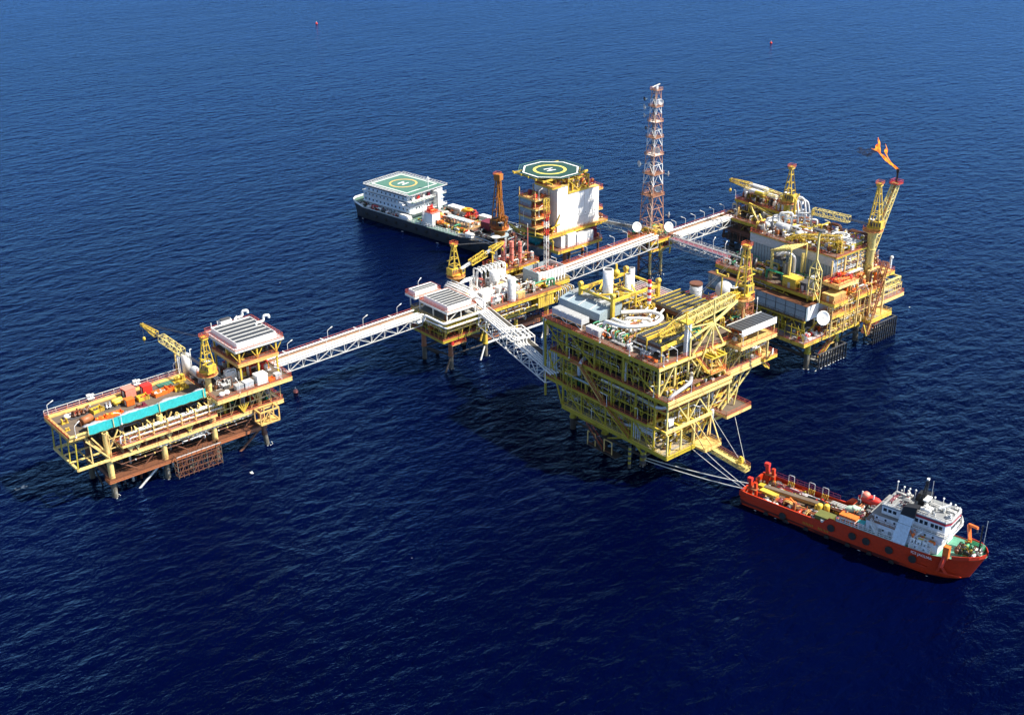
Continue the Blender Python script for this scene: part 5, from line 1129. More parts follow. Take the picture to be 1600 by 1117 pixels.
for k_, (q_, h_, c_) in enumerate((((212.1, 10), 5.6, 'shaded_oliveyel'), ((212.2, 16.2), 7.6, 'shaded_oliveyel'), ((212.8, 24.6), 7.6, 'shaded_oliveyel'))):
    P.put(studs((q_[0], 231 if k_ < 1 else 236, q_[1]), (q_[0], 196, q_[1]), h_, c_, 2.1, .13, 50 + k_), 'secondary_steel')
for k_, (x0_, x1_, y_, z_, h_) in enumerate(((222.6, 246, 197, 9.8, 5.4), (213, 245, 197.8, 16.2, 7.4), (213.2, 244.6, 195.9, 24.6, 7.6), (237, 252, 194.5, 24.4, 6.8))):
    P.put(studs((x0_, y_, z_), (x1_, y_, z_), h_, 'yellow', 2.1, .13, 60 + k_), 'secondary_steel')
P.put(studs((228, 224, 33.1), (241, 224, 33.1), 5.6, 'yellow', 2.2, .16, 70), 'secondary_steel'); P.put(studs((223.8, 235.8, 33.1), (241, 235.8, 33.1), 5.6, 'yellow', 2.4, .16, 71), 'secondary_steel'); P.put(studs((232, 203, 33.1), (232, 211, 33.1), 4.4, 'yellow', 2, .16, 72), 'secondary_steel')
a.beam((212, 238, 9.6), (212, 238, 32.5), .45); a.beam((212, 238, 16.4), (212, 231, 24), .3)
P.put(a, 'deck_truss')
a = MB('silver')        # the big shiny line along the near side and others
a.pipe([(212.9, 216, 22), (212.9, 205, 22), (212.9, 195, 21.6), (214, 193.2, 22), (214.6, 193, 24.8), (222, 192.6, 26.8), (226, 196, 27)], .55, None, 12, 1.4)
a.pipe([(211.9, 224, 21), (211.9, 224, 24), (214, 224, 25.4), (216, 224, 25.4)], .6, 'silver', 12, 1); a.pipe([(211.9, 229.6, 19.6), (211.9, 220, 19.6)], .3, 'bluegrey')
a.pipe([(213.4, 208, 24.6), (213.4, 208, 30), (216, 208, 30)], .5, 'lightgrey', 10, 1); a.pipe([(213, 212, 13), (213, 208, 11.8), (213, 201, 13.5), (215, 200, 15)], .45, 'lightgrey', 10, 1)
for i in range(4): a.pipe([(212.2, 203 - i * .8, 10), (212.2, 203 - i * .8, 14.8 - i * .5), (212.2, 196 - i * .2, 14.8 - i * .5), (212.2, 196 - i * .2, 12)], .18, 'lightgrey', 7, .6)
for i in range(7): a.tube((212.2, 239 - i * .9, 16), (212.2, 239 - i * .9, 33 if i < 2 else 24), .22, 'lightgrey' if i % 2 else 'bluegrey', 8)
a.lathe(214, 209.5, [(1.7, 13.2), (1.7, 15.6), (1.5, 15.9)], 'bluegrey', 16); P.put(a, 'header_pipe')
a = MB('shaded_oliveyel'); a.stair((211.7, 223.6, 24.3), (211.7, 214.4, 16.2), 1.3, 'deckyel'); a.stair((211.4, 213, 16), (211.4, 203.6, 9.6), 1.3, 'shaded_oliveyel'); a.box(210.8, 212.3, 212.4, 214.6, 15.9, 16.05, 'deckyel'); a.box(210.8, 212.3, 223.4, 226.6, 24.2, 24.35, 'deckyel')
a.rail([(210.8, 212.4, 16.05), (210.8, 214.6, 16.05)], 1.1, 'rail'); a.rail([(210.8, 223.4, 24.35), (210.8, 226.6, 24.35), (212.3, 226.6, 24.35)], 1.1, 'rail')
a.stair((236.6, 193.4, 24.4), (231, 193.4, 32.9), 1.2, 'cream'); a.stair((252.6, 196, 24.3), (258, 196, 18.5), 1.2, 'yellow'); P.put(a, 'stairway')
a = MB('yellow')        # ladder cage below the left deck edge
a.lattice((211.6, 226.6, 13.5), (211.6, 226.6, 24), 1.8, 1.8, 5, .1, 'shaded_oliveyel'); a.box(210.6, 213, 225, 228.4, 20.6, 20.8, 'deckyel'); a.rail([(210.6, 225, 20.8), (210.6, 228.4, 20.8)], 1, 'shaded_oliveyel'); P.put(a, 'ladder_cage')
# top deck -------------------------------------------------------------
a = MB('bluegrey')
sl4 = [(219.6, 224.6), (227.4, 224.6), (227.4, 240), (219.6, 240)]
a.add([(219, 224, 34.6), (219, 240.4, 34.6), (219.4, 240.4, 36.8), (219.4, 224, 36.8), (222.8, 224, 37.7), (222.8, 240.4, 37.7), (228, 224, 37.9), (228, 240.4, 37.9), (228, 224, 34.6), (228, 240.4, 34.6)],
      [(0, 3, 2, 1), (3, 4, 5, 2), (4, 6, 7, 5), (6, 8, 9, 7), (0, 8, 6, 4, 3), (1, 2, 5, 7, 9)], 'bluegrey')
for k in range(16): y = 224.4 + k; a.box(222.9, 227.9, y, y + .5, 37.93, 38.05, 'grey')
for k in (228, 232.5, 237): a.beam((219.3, k, 37.0), (223, k, 38.0), .15, .15, 'cleanwhite'); a.beam((223, k, 38.1), (228, k, 38.15), .15, .15, 'cleanwhite')
for y in (225, 232, 239.6): a.beam((219.2, y, 33), (219.2, y, 34.6), .3, .3, 'shaded_oliveyel'); a.beam((227.6, y, 33), (227.6, y, 34.6), .3, .3, 'shaded_oliveyel')
P.put(a, 'generator_hood')
a = MB('lightgrey')       # four-bay silver hood near the left edge
for k in range(4): y = 225.6 + k * 3; a.box(214, 216.9, y, y + 2.86, 34.6, 36.2, 'lightgrey'); a.box(214.2, 216.7, y + .15, y + 2.7, 36.22, 36.3, 'grey')
for y in (225.6, 231.6, 237.4): a.beam((214.1, y, 33), (214.1, y, 34.6), .18, .18, 'cleanwhite')
for y in (225.6, 231.6): a.beam((214.1, y, 33), (214.1, y + 3, 34.6), .15, .15, 'cleanwhite'); a.beam((214.1, y + 6, 33), (214.1, y + 3, 34.6), .15, .15, 'cleanwhite')
P.put(a, 'intake_hood')
a = MB('yellow')         # crane-like portal frame
X0, X1, Y0, Y1, ZT = 223.6, 241.4, 223.4, 236.2, 40.2
for x in (X0, X1):
    for y in (Y0, Y1): a.beam((x, y, 33), (x, y, ZT + .9), .9, .9); a.lathe((x, y, ZT + .9), None, [(.75, -.5), (.75, .5)], 'yellow', 12, 'h', 0)
for x in (X0, X1): a.beam((x, Y0, ZT - .6), (x, Y1, ZT - .6), .6, .6)
for y in (Y0, Y1): a.beam((X0, y, ZT - .6), (X1, y, ZT - .6), .7, .8)
mx = (X0 + X1) / 2
a.beam((mx, Y0, ZT - .6), (mx, Y1, ZT - .6), .5, .5); a.beam((X0, Y0 + 6, ZT - .5), (mx, Y1, ZT - .5), .4); a.beam((X0, Y0 + 6, ZT - .5), (mx, Y0, ZT - .5), .4); a.beam((mx, Y0, ZT - .5), (X1, Y1, ZT - .5), .4)
a.beam((X0, Y1, 37), (X0 + 5, Y1, ZT - 1), .35); a.beam((X1, Y0, 36), (X1 - 5, Y0, ZT - 1), .35); a.beam((mx, Y0, 33), (mx, Y0, ZT - .8), .45); a.beam((X1 - 4, Y0, 33), (X1 - 4, Y0, ZT - 1), .35)
for z in (34.5, 37): a.beam((X1 - 9, Y0, z), (X1, Y0, z), .3)
a.ball(mx + 5, Y1, ZT + .6, 1.1, 'yellow', 10, 6); a.beam((mx + 5, Y1, ZT), (mx + 5, Y1, ZT + 3.2), .5)
P.put(a, 'portal_frame')
def stack(x, y, z0, z1, r, m, rim=None, lat=False):
    a = MB(m); a.lathe(x, y, [(r * .8, z0), (r * .85, z0 + (z1 - z0) * .12), (r, z0 + (z1 - z0) * .18), (r, z1), (r * .86, z1), (r * .86, z1 - 1.2)], m, 20)
    for k in (.5, .7, .9): zz = z0 + (z1 - z0) * k; a.lathe(x, y, [(r * 1.04, zz), (r * 1.04, zz + .12)], m, 20)
    if rim: a.lathe(x, y, [(r * 1.06, z1 - .5), (r * 1.06, z1 + .05)], rim, 20); a.lathe(x, y, [(r * .8, z1 + .02), (r * .8, z1 + .06)], 'rust', 20)
    else: a.lathe(x, y, [(r * .8, z1 - .3), (r * .8, z1 + .02)], 'darkgrey', 20)
    P.put(a, 'exhaust_stack')
stack(227.3, 229.2, 38, 46.4, 1.45, 'cleanwhite'); stack(234, 228, 34, 43.6, .85, 'white'); stack(236.5, 229, 34, 44.6, .8, 'white')
stack(250.8, 217.6, 33, 39.6, 1.75, 'lightgrey', 'rust')
a = MB('silver'); a.lathe(234, 228, [(1.1, 33), (1.1, 37)], 'silver', 16); a.lathe(244.6, 230, [(.8, 33), (.8, 37)], 'silver', 12); P.put(a, 'silencer')
T1('banded_stack', 'stack', 'slim red and white banded stack on a yellow lattice stand', 232.8, 218.6, 33, lambda p: ([p('mast', 'white').lathe(0, 0, [(.55, 5 + i * .85), (.55, 5 + (i + 1) * .85 - .002)], 'red' if i % 2 else 'cleanwhite', 12) for i in range(8)], p('stand', 'yellow').lattice((0, 0, 0), (0, 0, 5), 2.2, 2.2, 3, .14, 'yellow')))
a = MB('cleanwhite')    # the looping white header
a.pipe([(231.5, 219.5, 36.2), (224.5, 222.6, 36.6), (234, 213.5, 36.4), (226, 209, 36.2), (219.4, 211.5, 36.2), (217.5, 221, 36), (217.5, 222.5, 33.4)], .01, None, 4) if False else None
loop = [(225, 221.5), (232, 216.5), (231.5, 211.5), (225.5, 209.6), (218.5, 213.5), (217.6, 220.5)]
a.pipe([(x, y, 36.6) for x, y in loop] + [(217.6, 220.5, 33.4)], .55, None, 12, 2.6)
a.pipe([(221, 221, 33.5), (221, 221, 36.2), (221, 214, 36.2), (221, 214, 33.5)], .5, None, 10, 1.2); a.pipe([(224, 219, 33.5), (224, 219, 36), (229, 214, 36), (229, 214, 33.5)], .4, None, 10, 1)
for k in range(3): a.pipe([(222 + k * 1.2, 216 - k, 34.6), (230 + k, 219 - k * 2, 34.9), (233 + k, 219 - k * 2, 36.8)], .33, None, 8, .8)
a.lathe(226.5, 214, [(1.2, 33.5), (1.2, 35.4), (.8, 35.9)], 'white', 14)
for k in range(9): a.pipe([(216 + .1 * k, 223.2 - k * 1.4, 33), (216, 223.2 - k * 1.4, 35.4), (218.4, 223.2 - k * 1.4, 35.4), (218.4, 223.2 - k * 1.4, 33)], .2, 'lightgrey' if k % 2 else 'green', 6, .5)
P.put(a, 'loop_header')
a = MB('offwhite'); clutter(a, 216, 231, 208.6, 223.4, 33.1, 90, ('yellow', 'offwhite', 'white', 'shaded_oliveyel', 'rustorange', 'silver', 'cream'), 2.6, 71)
clutter(a, 228.5, 243.8, 222, 239, 33.1, 80, ('yellow', 'offwhite', 'grey', 'yellow', 'darkgrey', 'silver', 'rust'), 3.6, 72); clutter(a, 231, 255, 199.6, 211, 33.1, 100, ('yellow', 'darkgrey', 'offwhite', 'rust', 'green', 'rustorange', 'yellow'), 3.4, 73)
clutter(a, 213.6, 218, 196, 224, 33.1, 24, ('offwhite', 'lightgrey', 'orange'), 1.8, 74); P.put(a, 'process_piping')
a = MB('maroon')       # coil bank with white goosenecks
a.box(238.5, 249, 223, 236, 33.1, 34.6, 'maroon')
for i in range(10): x = 238.6 + i * 1.05; a.pipe([(x, 222.6, 33.2), (x, 222.6, 35.8), (x, 224.4, 35.9), (x, 236, 35.9)], .14, 'cleanwhite', 6, .5)
P.put(a, 'coil_bank')
def slats(P, x0, x1, y0, y1, z, ny, zb=None, beams=()):
    a = MB('louvre'); a.box(x0, x1, y0, y1, z - .8, z, 'deckgrey'); n = int((x1 - x0) / .9)
    for i in range(n): x = x0 + (i + .1) * (x1 - x0) / n; a.box(x, x + .55, y0 + .15, y1 - .15, z + .002, z + .16, 'louvre')
    for k in range(ny + 1): y = y0 + (y1 - y0) * k / ny; a.box(x0 - .3, x1 + .3, y - .1, y + .1, z + .17, z + .36, 'shaded_oliveyel' if k % 2 else 'yellow')
    a.box(x0 - .25, x0, y0, y1, z - 1.8, z - .82, 'rust')
    for x in (x0 + .2, x1 - .2):
        for y in (y0 + .2, (y0 + y1) / 2, y1 - .2): a.beam((x, y, 33), (x, y, z - .8), .3, .3, 'shaded_oliveyel')
    P.put(a, 'cooler_roof')
slats(P, 218, 230.5, 197.2, 208.4, 36.4, 5); slats(P, 238, 249.4, 211, 222.4, 36.4, 6)
a = MB('yellow')
for x, y0, y1 in ((0, 0, 0),): pass
a.beam((216.4, 203.6, 37.1), (228.5, 203.6, 37.3), .4, .9); a.beam((215.4, 197.4, 36.6), (222, 197.4, 36.9), .4, 1.3); a.beam((221, 197.3, 36.6), (230, 201, 37.2), .3); 
for x, y in ((216.6, 203.6), (215.6, 197.4)): a.beam((x, y, 33), (x, y, 36.6), .25)
P.put(a, 'lifting_beam')
a = MB('cleanwhite')    # flanged white column carrying the crane boom
a.cb(223.6, 195.9, 33.02, 1.5, 1.1, 9, 'cleanwhite'); a.cb(223.6, 195.3, 33.02, .3, .3, 9, 'bluegrey')
for k in range(15): a.cb(223.6, 195.9, 33.4 + k * .6, 1.7, 1.3, .08, 'lightgrey')
P.put(a, 'boom_rest_column')
a = MB('yellow'); a.cb(223.6, 196.4, 42.03, 2.4, 2.6, .5, 'yellow'); a.beam((222.4, 195.4, 42.4), (222.4, 195.4, 44), .25); a.beam((224.8, 197.6, 42.4), (224.8, 197.6, 44), .25); a.beam((222.8, 195.4, 41.5), (224.2, 193.4, 38), .2); P.put(a, 'boom_cradle')
a = MB('paleyel')       # big spoked truss at the right front
N = V((231.8, 194.4, 40.4))
for q, t in (((224.6, 194.8, 33.2), .4), ((236.5, 194.8, 33.2), .4), ((223.8, 195, 37.8), .45), ((244, 197, 42.4), .55), ((240, 195, 35), .35), ((222, 196, 40.8), .3), ((226, 194.6, 24.8), .3)): a.beam(N, q, t)
a.beam((231.8, 194.4, 33), (231.8, 194.4, 46.8), .35); a.beam((223.8, 195, 33), (223.8, 195, 37.8), .4); P.put(a, 'spoked_truss')
a = MB('yellow')        # slatted yellow cage
for x in (229.4, 235):
    for y in (192.2, 195.6): a.beam((x, y, 27), (x, y, 31.2), .2, .2, 'cream')
a.box(229.2, 235.2, 192, 195.8, 31.2, 31.4, 'yellow')
for k in range(4): a.box(229.6 + k * 1.5, 230.3 + k * 1.5, 192.2, 195.6, 31.45, 31.8, 'shaded_oliveyel')
for x in (229.4, 232.2): a.beam((x, 192.2, 27), (x + 2.8, 192.2, 31.2), .15)
a.box(229.2, 235.2, 192, 195.8, 26.8, 27, 'deckyel'); a.rail([(229.2, 192, 27), (235.2, 192, 27), (235.2, 195.8, 27)], 1.1, 'orange'); a.stair((229.2, 192.8, 27), (224.4, 192.8, 32.8), 1, 'yellow'); P.put(a, 'slatted_cage')
# sun-shaded balcony at the right
P.deck((239, 253.8, 190.6, 198.2), 32.2, 'cream', 'deckyel', 'rail', depth=.7)
a = MB('louvre'); a.box(240, 254.2, 191.6, 196.6, 36.2, 36.4, 'louvre')
for k in range(10): a.box(240.2 + k * 1.4, 240.35 + k * 1.4, 191.7, 196.5, 36.42, 36.5, 'darkgrey')
a.box(240, 254.2, 191.3, 191.58, 34.8, 36.5, 'cleanwhite'); a.box(240, 254.2, 196.62, 196.8, 36, 36.5, 'white')
for x in (240.4, 247, 253.8):
    for y in (191.7, 196.4): a.beam((x, y, 32.2), (x, y, 36.2), .2, .2, 'cream')
P.put(a, 'sun_shade')
a = MB('orange'); clutter(a, 240, 246, 192.5, 197.6, 32.3, 16, ('orange', 'rustorange', 'offwhite', 'cream'), 2.4, 75); a.beam((252, 198, 32), (246, 198, 24.6), .35, .35, 'cream'); a.beam((244, 192, 31.6), (240, 194.6, 24.4), .3, .3, 'cream'); a.tube((250.6, 191, 31.6), (250.6, 191, 26), .3, 'cream'); P.put(a, 'support_strut')
P.deck((252.8, 258.4, 193.4, 200), 23.6, 'yellow', 'deckyel', 'rail', depth=.6)
dish(255.2, 192.6, 25.6, 1.0, 300, 0, 'small white oval dish under the sun-shaded balcony', 'cleanwhite', arm=(0, 1, -1.8))
a = MB('orange'); clutter(a, 246, 257.6, 195, 199.6, 24.3, 26, ('orange', 'rust', 'offwhite', 'darkgrey', 'cream'), 3, 76); P.put(a, 'process_piping')
# square orange turret under the crane
a = MB('cream'); 
for x in (249.4, 253.8):
    for y in (199.4, 203.6): a.beam((x, y, 33), (x, y, 37.6), .3, .3, 'rustorange')
for z in (33.3, 35.4, 37.5): a.rail([(249.2, 199.2, z), (254, 199.2, z), (254, 203.8, z), (249.2, 203.8, z)], 1, 'rustorange', True)
P.put(a, 'crane_turret')
crane(251.6, 201.6, 33, 7.2, 1.0, 186, 35, -1.5, 13, 'tall yellow pedestal crane of the big yellow platform with boom across its deck', 'yellow', 'cream', 1.08, ((0, .1, .9, 1.9, 'yellow', .15), (.1, .78, 2.1, 2.1, 'paleyel', .17), (.78, 1, 2.1, .8, 'yellow', .17)), hook=1.2, splay=1.1)
T1('ladder_tower', 'ladder', 'tall pink and white banded ladder tower behind the yellow crane A-frame', 255.6, 203.2, 33, lambda p: [p('shaft', 'pink').lattice((0, 0, i * 2), (0, 0, i * 2 + 2), .9, .9, 2, .1, 'pink' if i % 2 else 'rustorange') for i in range(9)])
T1('storage_tank', 'tank', 'pale grey domed tank behind the boom heel of the big platform', 262, 216.6, 32.4, lambda p: (p('shell', 'lightgrey').ball(0, 0, 2.4, 2.6, 'lightgrey', 16, 10), p('skirt', 'shaded_oliveyel').lathe(0, 0, [(1.8, -1.2), (1.8, .6)], 'shaded_oliveyel', 12)))
P.deck((256, 266, 212, 221), 31, 'shaded_oliveyel', 'deckgrey', 'rail', depth=.6)
T1('floodlight_mast', 'floodlight', 'yellow T-headed floodlight mast behind the crane boom', 255.2, 212, 33, lambda p: (p('post', 'yellow').tube((0, 0, 0), (0, 0, 9.4), .25), p('crossbar', 'yellow').beam((0, -2, 9.4), (0, 2, 9.4), .4), [p('lamp', 'yellow').cb(0, k, 9.5, .5, .5, .9) for k in (-2, 2)]))
T1('cargo_container', 'container', 'left of the two small white boxes beside the silver hoods', 214.9, 222.6, 33.02, cabin(2, 2.2, 1.9, 'lightgrey'), group='white boxes beside the silver hoods')
T1('cargo_container', 'container', 'right of the two small white boxes beside the silver hoods', 214.9, 219.9, 33.02, cabin(2, 2.2, 1.9, 'offwhite'), group='white boxes beside the silver hoods')
T1('cargo_container', 'container', 'small white box on the third deck at the near corner', 215.6, 193.6, 16.1, cabin(1.7, 1.5, 1.5, 'cleanwhite'))
T1('cargo_container', 'container', 'flat yellow tank box on the shaded deck below the shiny pipe', 223.5, 196.4, 16.1, cabin(5.4, 3, 1.3, 'yellow'))
for i, (x, y, z, h, l) in enumerate(((212.2, 216.5, 33, 220, 'top deck left edge, near the white boxes'), (212.2, 205.4, 33, 200, 'top deck left edge, below the white loop pipe'), (214, 195, 33, 200, 'top deck near corner'), (219, 195, 33, 120, 'top deck front edge by the white column'), (227, 224.6, 38, 200, 'in front of the grey hood'), (212.2, 228.4, 24.4, 200, 'head of the upper outside stair'), (211.2, 212.4, 16, 120, 'foot of the upper outside stair'), (212.2, 196.4, 24.4, 200, 'third deck left edge'), (212.2, 201.8, 16, 200, 'second deck left edge'), (214.6, 191.6, 24.4, 200, 'third deck near corner'), (221, 191.4, 24.4, 150, 'third deck front edge'), (225, 191.6, 16, 160, 'above the gangway landing'), (240.4, 191.2, 32.2, 180, 'left end of the sun shade'), (245, 197, 9.6, 170, 'brown lower deck at right'), (246.4, 197.2, 16, 150, 'right end of the second deck'), (212, 219, 9.4, 230, 'lowest deck left edge'), (244.4, 236, 33, 120, 'far corner of the portal frame'), (259, 202, 33, 40, 'right of the crane turret'))):
    lamp(x, y, z, h, 'bent lamp post on big platform, ' + l, 'lamp posts of the big yellow platform')

# ------------------------------------------------------------------ gangway, cables and ropes to the ship
o = empty('gangway', (226.8, 188.4, 7.4), 0, 'ribbed yellow gangway reaching down from the big platform to the ship', 'gangway')
a = MB('shaded_oliveyel'); p, q = V((0, 0, 0)), V((.2, -12.4, -1.2)); a.lattice(p, q, 1.9, 1.1, 15, .14, 'paleyel'); a.build('truss', o)
a = MB('paleyel')
for i in range(34): t = i / 34; c = p.lerp(q, t); a.box(c.x - 1.1, c.x + .1, c.y - .12, c.y + .06, c.z + .5, c.z + .62, 'paleyel')
a.box(.15, .6, -12.2, 0, -.7, -.5, 'darkgrey') if False else None
a.build('tread', o)
a = MB('railyel'); a.rail([(.9, 0, .6), (1.1, -12.4, -.6)], 1.1, 'rustorange'); a.rail([(-.9, -9.4, -.3), (-.7, -12.4, -.6)], 1.1, 'yellow'); a.build('handrail', o)
a = MB('yellow'); a.cb(.5, -9.8, -.2, 1, 1.3, 1.2, 'yellow'); a.cb(.5, -9.8, 1, .6, .8, .4, 'yellow'); a.build('hoist_box', o)
def rope(name, pts, r, m, label, cat, group=None, sag=0):
    p, q = V(pts[0]), V(pts[1]); o = empty(name, p, 0, label, cat, group); a = MB(m); n = 12
    a.pipe([(p.lerp(q, i / n) - p) - V((0, 0, sag * 4 * (i / n) * (1 - i / n))) for i in range(n + 1)], r, m, 6, .01); a.build('strand', o)
    a = MB('darkgrey'); a.ball(0, 0, 0, r * 2.6, m, 6, 4); a.build('eye', o)
rope('support_cable', ((229.3, 191, 15.4), (227.4, 178.4, 7)), .05, 'rope', 'thin cable holding the gangway, nearer one', 'cable')
rope('support_cable', ((244.6, 197, 12), (227.8, 177.6, 7.2)), .05, 'rope', 'thin cable from the brown lower deck to the gangway tip', 'cable')
rope('mooring_rope', ((216.8, 203, 2.2), (224.4, 172.2, 4.6)), .13, 'rope', 'upper pale mooring rope from the striped leg to the ship', 'rope', 'mooring ropes', .5)
rope('mooring_rope', ((216.2, 203, 1.8), (221.6, 172.4, 4.2)), .13, 'rope', 'lower pale mooring rope from the striped leg to the ship', 'rope', 'mooring ropes', .5)
rope('mooring_rope', ((221.8, 191.6, 8.4), (221.2, 172.8, 4.6)), .07, 'rope', 'left of two thin ropes crossing down from the platform corner', 'rope', 'mooring ropes', .3)
rope('mooring_rope', ((223.4, 188, 8.2), (222.2, 172.6, 4.6)), .07, 'rope', 'right of two thin ropes crossing down from the platform corner', 'rope', 'mooring ropes', .3)

# ------------------------------------------------------------------ right platform with flare
P = Plat('offshore_platform', (318, 228, 0), 'right-hand platform with long grey blast walls and burning flare boom', 'oil platform')
for x, y in ((298.4, 211.8), (327.8, 214.6), (313, 212), (340, 216), (298.4, 230), (298.4, 246), (327, 246), (340, 240)): P.leg(x, y, -2, 12, .9, 'shaded_oliveyel', 5, low='splash' if y < 215 else 'jacket')
a = MB('jacket')
for x0, x1 in ((298.4, 313), (313, 327.8), (327.8, 340)):
    a.tube((x0, 213, 4), (x1, 214, 4), .35); a.tube((x0, 213, 11), (x1, 214, 4), .35); a.tube((x0 + 7, 213, 11), (x0 + 2, 213, -1.5), .3)
a.tube((298.4, 212, 4), (298.4, 246, 4), .35); a.tube((298.4, 230, 11), (298.4, 212, 4), .3); a.tube((298.4, 230, 11), (298.4, 246, 4), .3); a.tube((298.4, 222, 4), (306, 214, -1), .4); a.tube((313, 212, 7), (309, 209, -1.5), .35, 'splash')
P.put(a, 'bracing')
def blanding(P, x0, x1, y0, y1, h, lev):
    a = MB('jacket')
    for k in range(lev): z = .4 + k * (h - .4) / (lev - 1); a.box(x0, x1, y0, y0 + .35, z, z + .4, 'darkgrey'); a.box(x0, x0 + .35, y0 + .36, y1, z, z + .4, 'darkgrey'); a.box(x1 - .35, x1, y0 + .36, y1, z, z + .4, 'darkgrey')
    for i in range(11): x = x0 + (x1 - x0) * i / 10; a.beam((x, y0 - .15, -1), (x, y0 - .15, h + .3), .4, .3, 'black')
    a.box(x0, x1, y0 + .4, y1, h * .45, h * .45 + .2, 'deckgrey'); a.box(x0, x0 + 5, y0, y1, h * .5, h * .5 + .2, 'deckgrey'); P.put(a, 'boat_landing')
blanding(P, 300.4, 314.4, 208.8, 212.4, 4.6, 4); blanding(P, 328.8, 341, 208.6, 212.4, 6.4, 5)
a = MB('yellow')
a.stair((302.6, 210.4, 2.6), (307.4, 210.4, 6.6), 1.1, 'yellow'); a.stair((308, 210.4, 6.6), (312.6, 210.4, 10.6), 1.1, 'yellow'); a.box(307, 309, 209.6, 211.4, 6.4, 6.55, 'deckyel'); a.stair((331, 211, 4), (338, 211, 8.6), 1.1, 'rust'); P.put(a, 'stairway')
P.deck((290, 318.4, 207.4, 250), 12, 'yellow', 'deckgrey', 'rail', depth=.9)
P.deck((319, 331, 204.4, 212), 12.4, 'yellow', 'deckyel', 'railyel', depth=.8)
P.deck((318.4, 344, 208.8, 240), 14.4, 'cream', 'deckgrey', 'rail', depth=.9)
a = MB('lightgrey'); a.box(319.2, 325, 204.6, 211.8, 12.42, 12.5, 'deckgrey'); a.box(305, 315, 208, 214, 12.02, 12.08, 'lightgrey'); a.box(292, 301, 208, 213, 12.02, 12.08, 'lightgrey'); P.put(a, 'deck_plating')
P.deck((293, 312, 205.2, 213), 16.8, 'shaded_oliveyel', 'deckbrown', 'rail', depth=.7) if False else None
a = MB('bluegrey'); a.box(294, 310, 210.4, 250, 17.6, 22.4, 'bluegrey'); P.put(a, 'blast_wall')
a = MB('lightgrey')
for k in range(11): y = 210.8 + k * 3.8; a.box(293.88, 293.99, y, y + .09, 17.7, 22.3, 'darkgrey')
for z in (20.4,): a.box(293.9, 293.98, 210.4, 250, z, z + .1, 'darkgrey')
a.box(293.7, 310.2, 210.2, 250.2, 22.42, 22.5, 'rust'); a.box(293.2, 294, 210.4, 250, 17.1, 17.5, 'shaded_oliveyel'); a.box(294.5, 299.6, 210.28, 210.39, 17.7, 22.3, 'cleanwhite'); P.put(a, 'wall_trim')
a = MB('rail'); a.rail([(293.4, 210.6, 17.5), (293.4, 250, 17.5)], 1.1, 'rust'); P.put(a, 'handrail')
a = MB('shaded_oliveyel')
for y in (212, 220, 229, 238, 247):
    a.beam((295, y, 12), (295, y, 17.3), .6); a.beam((297, y, 12.2), (297, y - 3.4, 17), .4)
for y in (213, 222, 231, 240): a.beam((297.4, y, 22.5), (297.4, y, 24), .4)
for y in (213, 219, 226): a.beam((294.6, y, 12.2), (294.6, y + 3, 17), .35)
P.put(a, 'deck_truss')
a = MB('shaded_oliveyel'); clutter(a, 291, 300, 214, 249, 12.1, 50, ('shaded_oliveyel', 'darkgrey', 'rust', 'offwhite'), 4, 81); clutter(a, 291, 317, 208, 214, 12.1, 34, ('red', 'white', 'rust', 'orange', 'cleanwhite'), 1.4, 82); clutter(a, 297.6, 309, 213, 249, 24.6, 70, ('darkgrey', 'rust', 'yellow', 'lightgrey', 'silver', 'green'), 3.4, 83); P.put(a, 'process_piping')
P.deck((297.2, 312, 211.2, 250), 24.5, 'shaded_oliveyel', 'deckbrown', 'rail', depth=.9)
a = MB('bluegrey'); a.box(309, 327, 212.6, 245.6, 24.52, 33.6, 'bluegrey'); P.put(a, 'blast_wall')
a = MB('grey')
for k in range(28): y = 213 + k * 1.16; a.box(308.9, 308.99, y, y + .06, 24.6, 31, 'darkgrey')
a.box(308.6, 308.95, 212.6, 245.7, 31, 33.8, 'lightgrey')
for k_, (x0_, x1_, y_, z_, h_) in enumerate(((300, 328, 206.6, 12.6, 10), (310, 328, 212.2, 24.8, 8.6), (319, 343, 209.4, 14.6, 3.6))): P.put(studs((x0_, y_, z_), (x1_, y_, z_), h_, 'cream', 2.2, .15, 80 + k_), 'secondary_steel')
P.put(studs((290.4, 249, 12.2), (290.4, 208, 12.2), 5, 'shaded_oliveyel', 2.4, .13, 85), 'secondary_steel'); P.put(studs((354, 266, 8.2), (354, 295, 8.2), 9, 'rust', 2.4, .16, 86), 'secondary_steel')
for z_ in (23.6, 16.4): racks(a, (300, 206.2, z_), (330, 207.4, z_), 9, ('cream', 'rust', 'offwhite', 'yellow', 'rustorange'), int(z_), .5)
racks(a, (310, 211.8, 32.6), (328, 211.8, 32.6), 12, ('cream', 'rust', 'offwhite', 'yellow', 'silver'), 44, .6); racks(a, (296.5, 249, 24), (296.5, 213, 24), 4, ('rust', 'shaded_oliveyel', 'grey'), 45, .4)
P.put(a, 'wall_trim')
P.deck((308.8, 328.4, 212, 246), 34, 'shaded_oliveyel', 'deckbrown', 'rail', depth=.3, joist=None)
a = MB('silver'); clutter(a, 309.6, 328, 212.8, 245.6, 34.1, 200, ('offwhite', 'lightgrey', 'silver', 'rust', 'yellow', 'rustorange', 'white', 'shaded_oliveyel', 'grey'), 3.2, 84)
for i, (y, r) in enumerate(((243, 1.3), (237.6, 1.5), (230, 1.2))): a.htank(315, y, 36, r, 6, math.pi / 2 * (i % 2), 'lightgrey')
P.put(a, 'process_piping')
a = MB('cleanwhite')
loop = [(316.4 + 2.6 * math.cos(t), 216.5 + 2.6 * math.sin(t), 38.6) for t in [math.pi * 2 * i / 10 for i in range(11)]]
a.pipe(loop, .28, None, 8, .4)
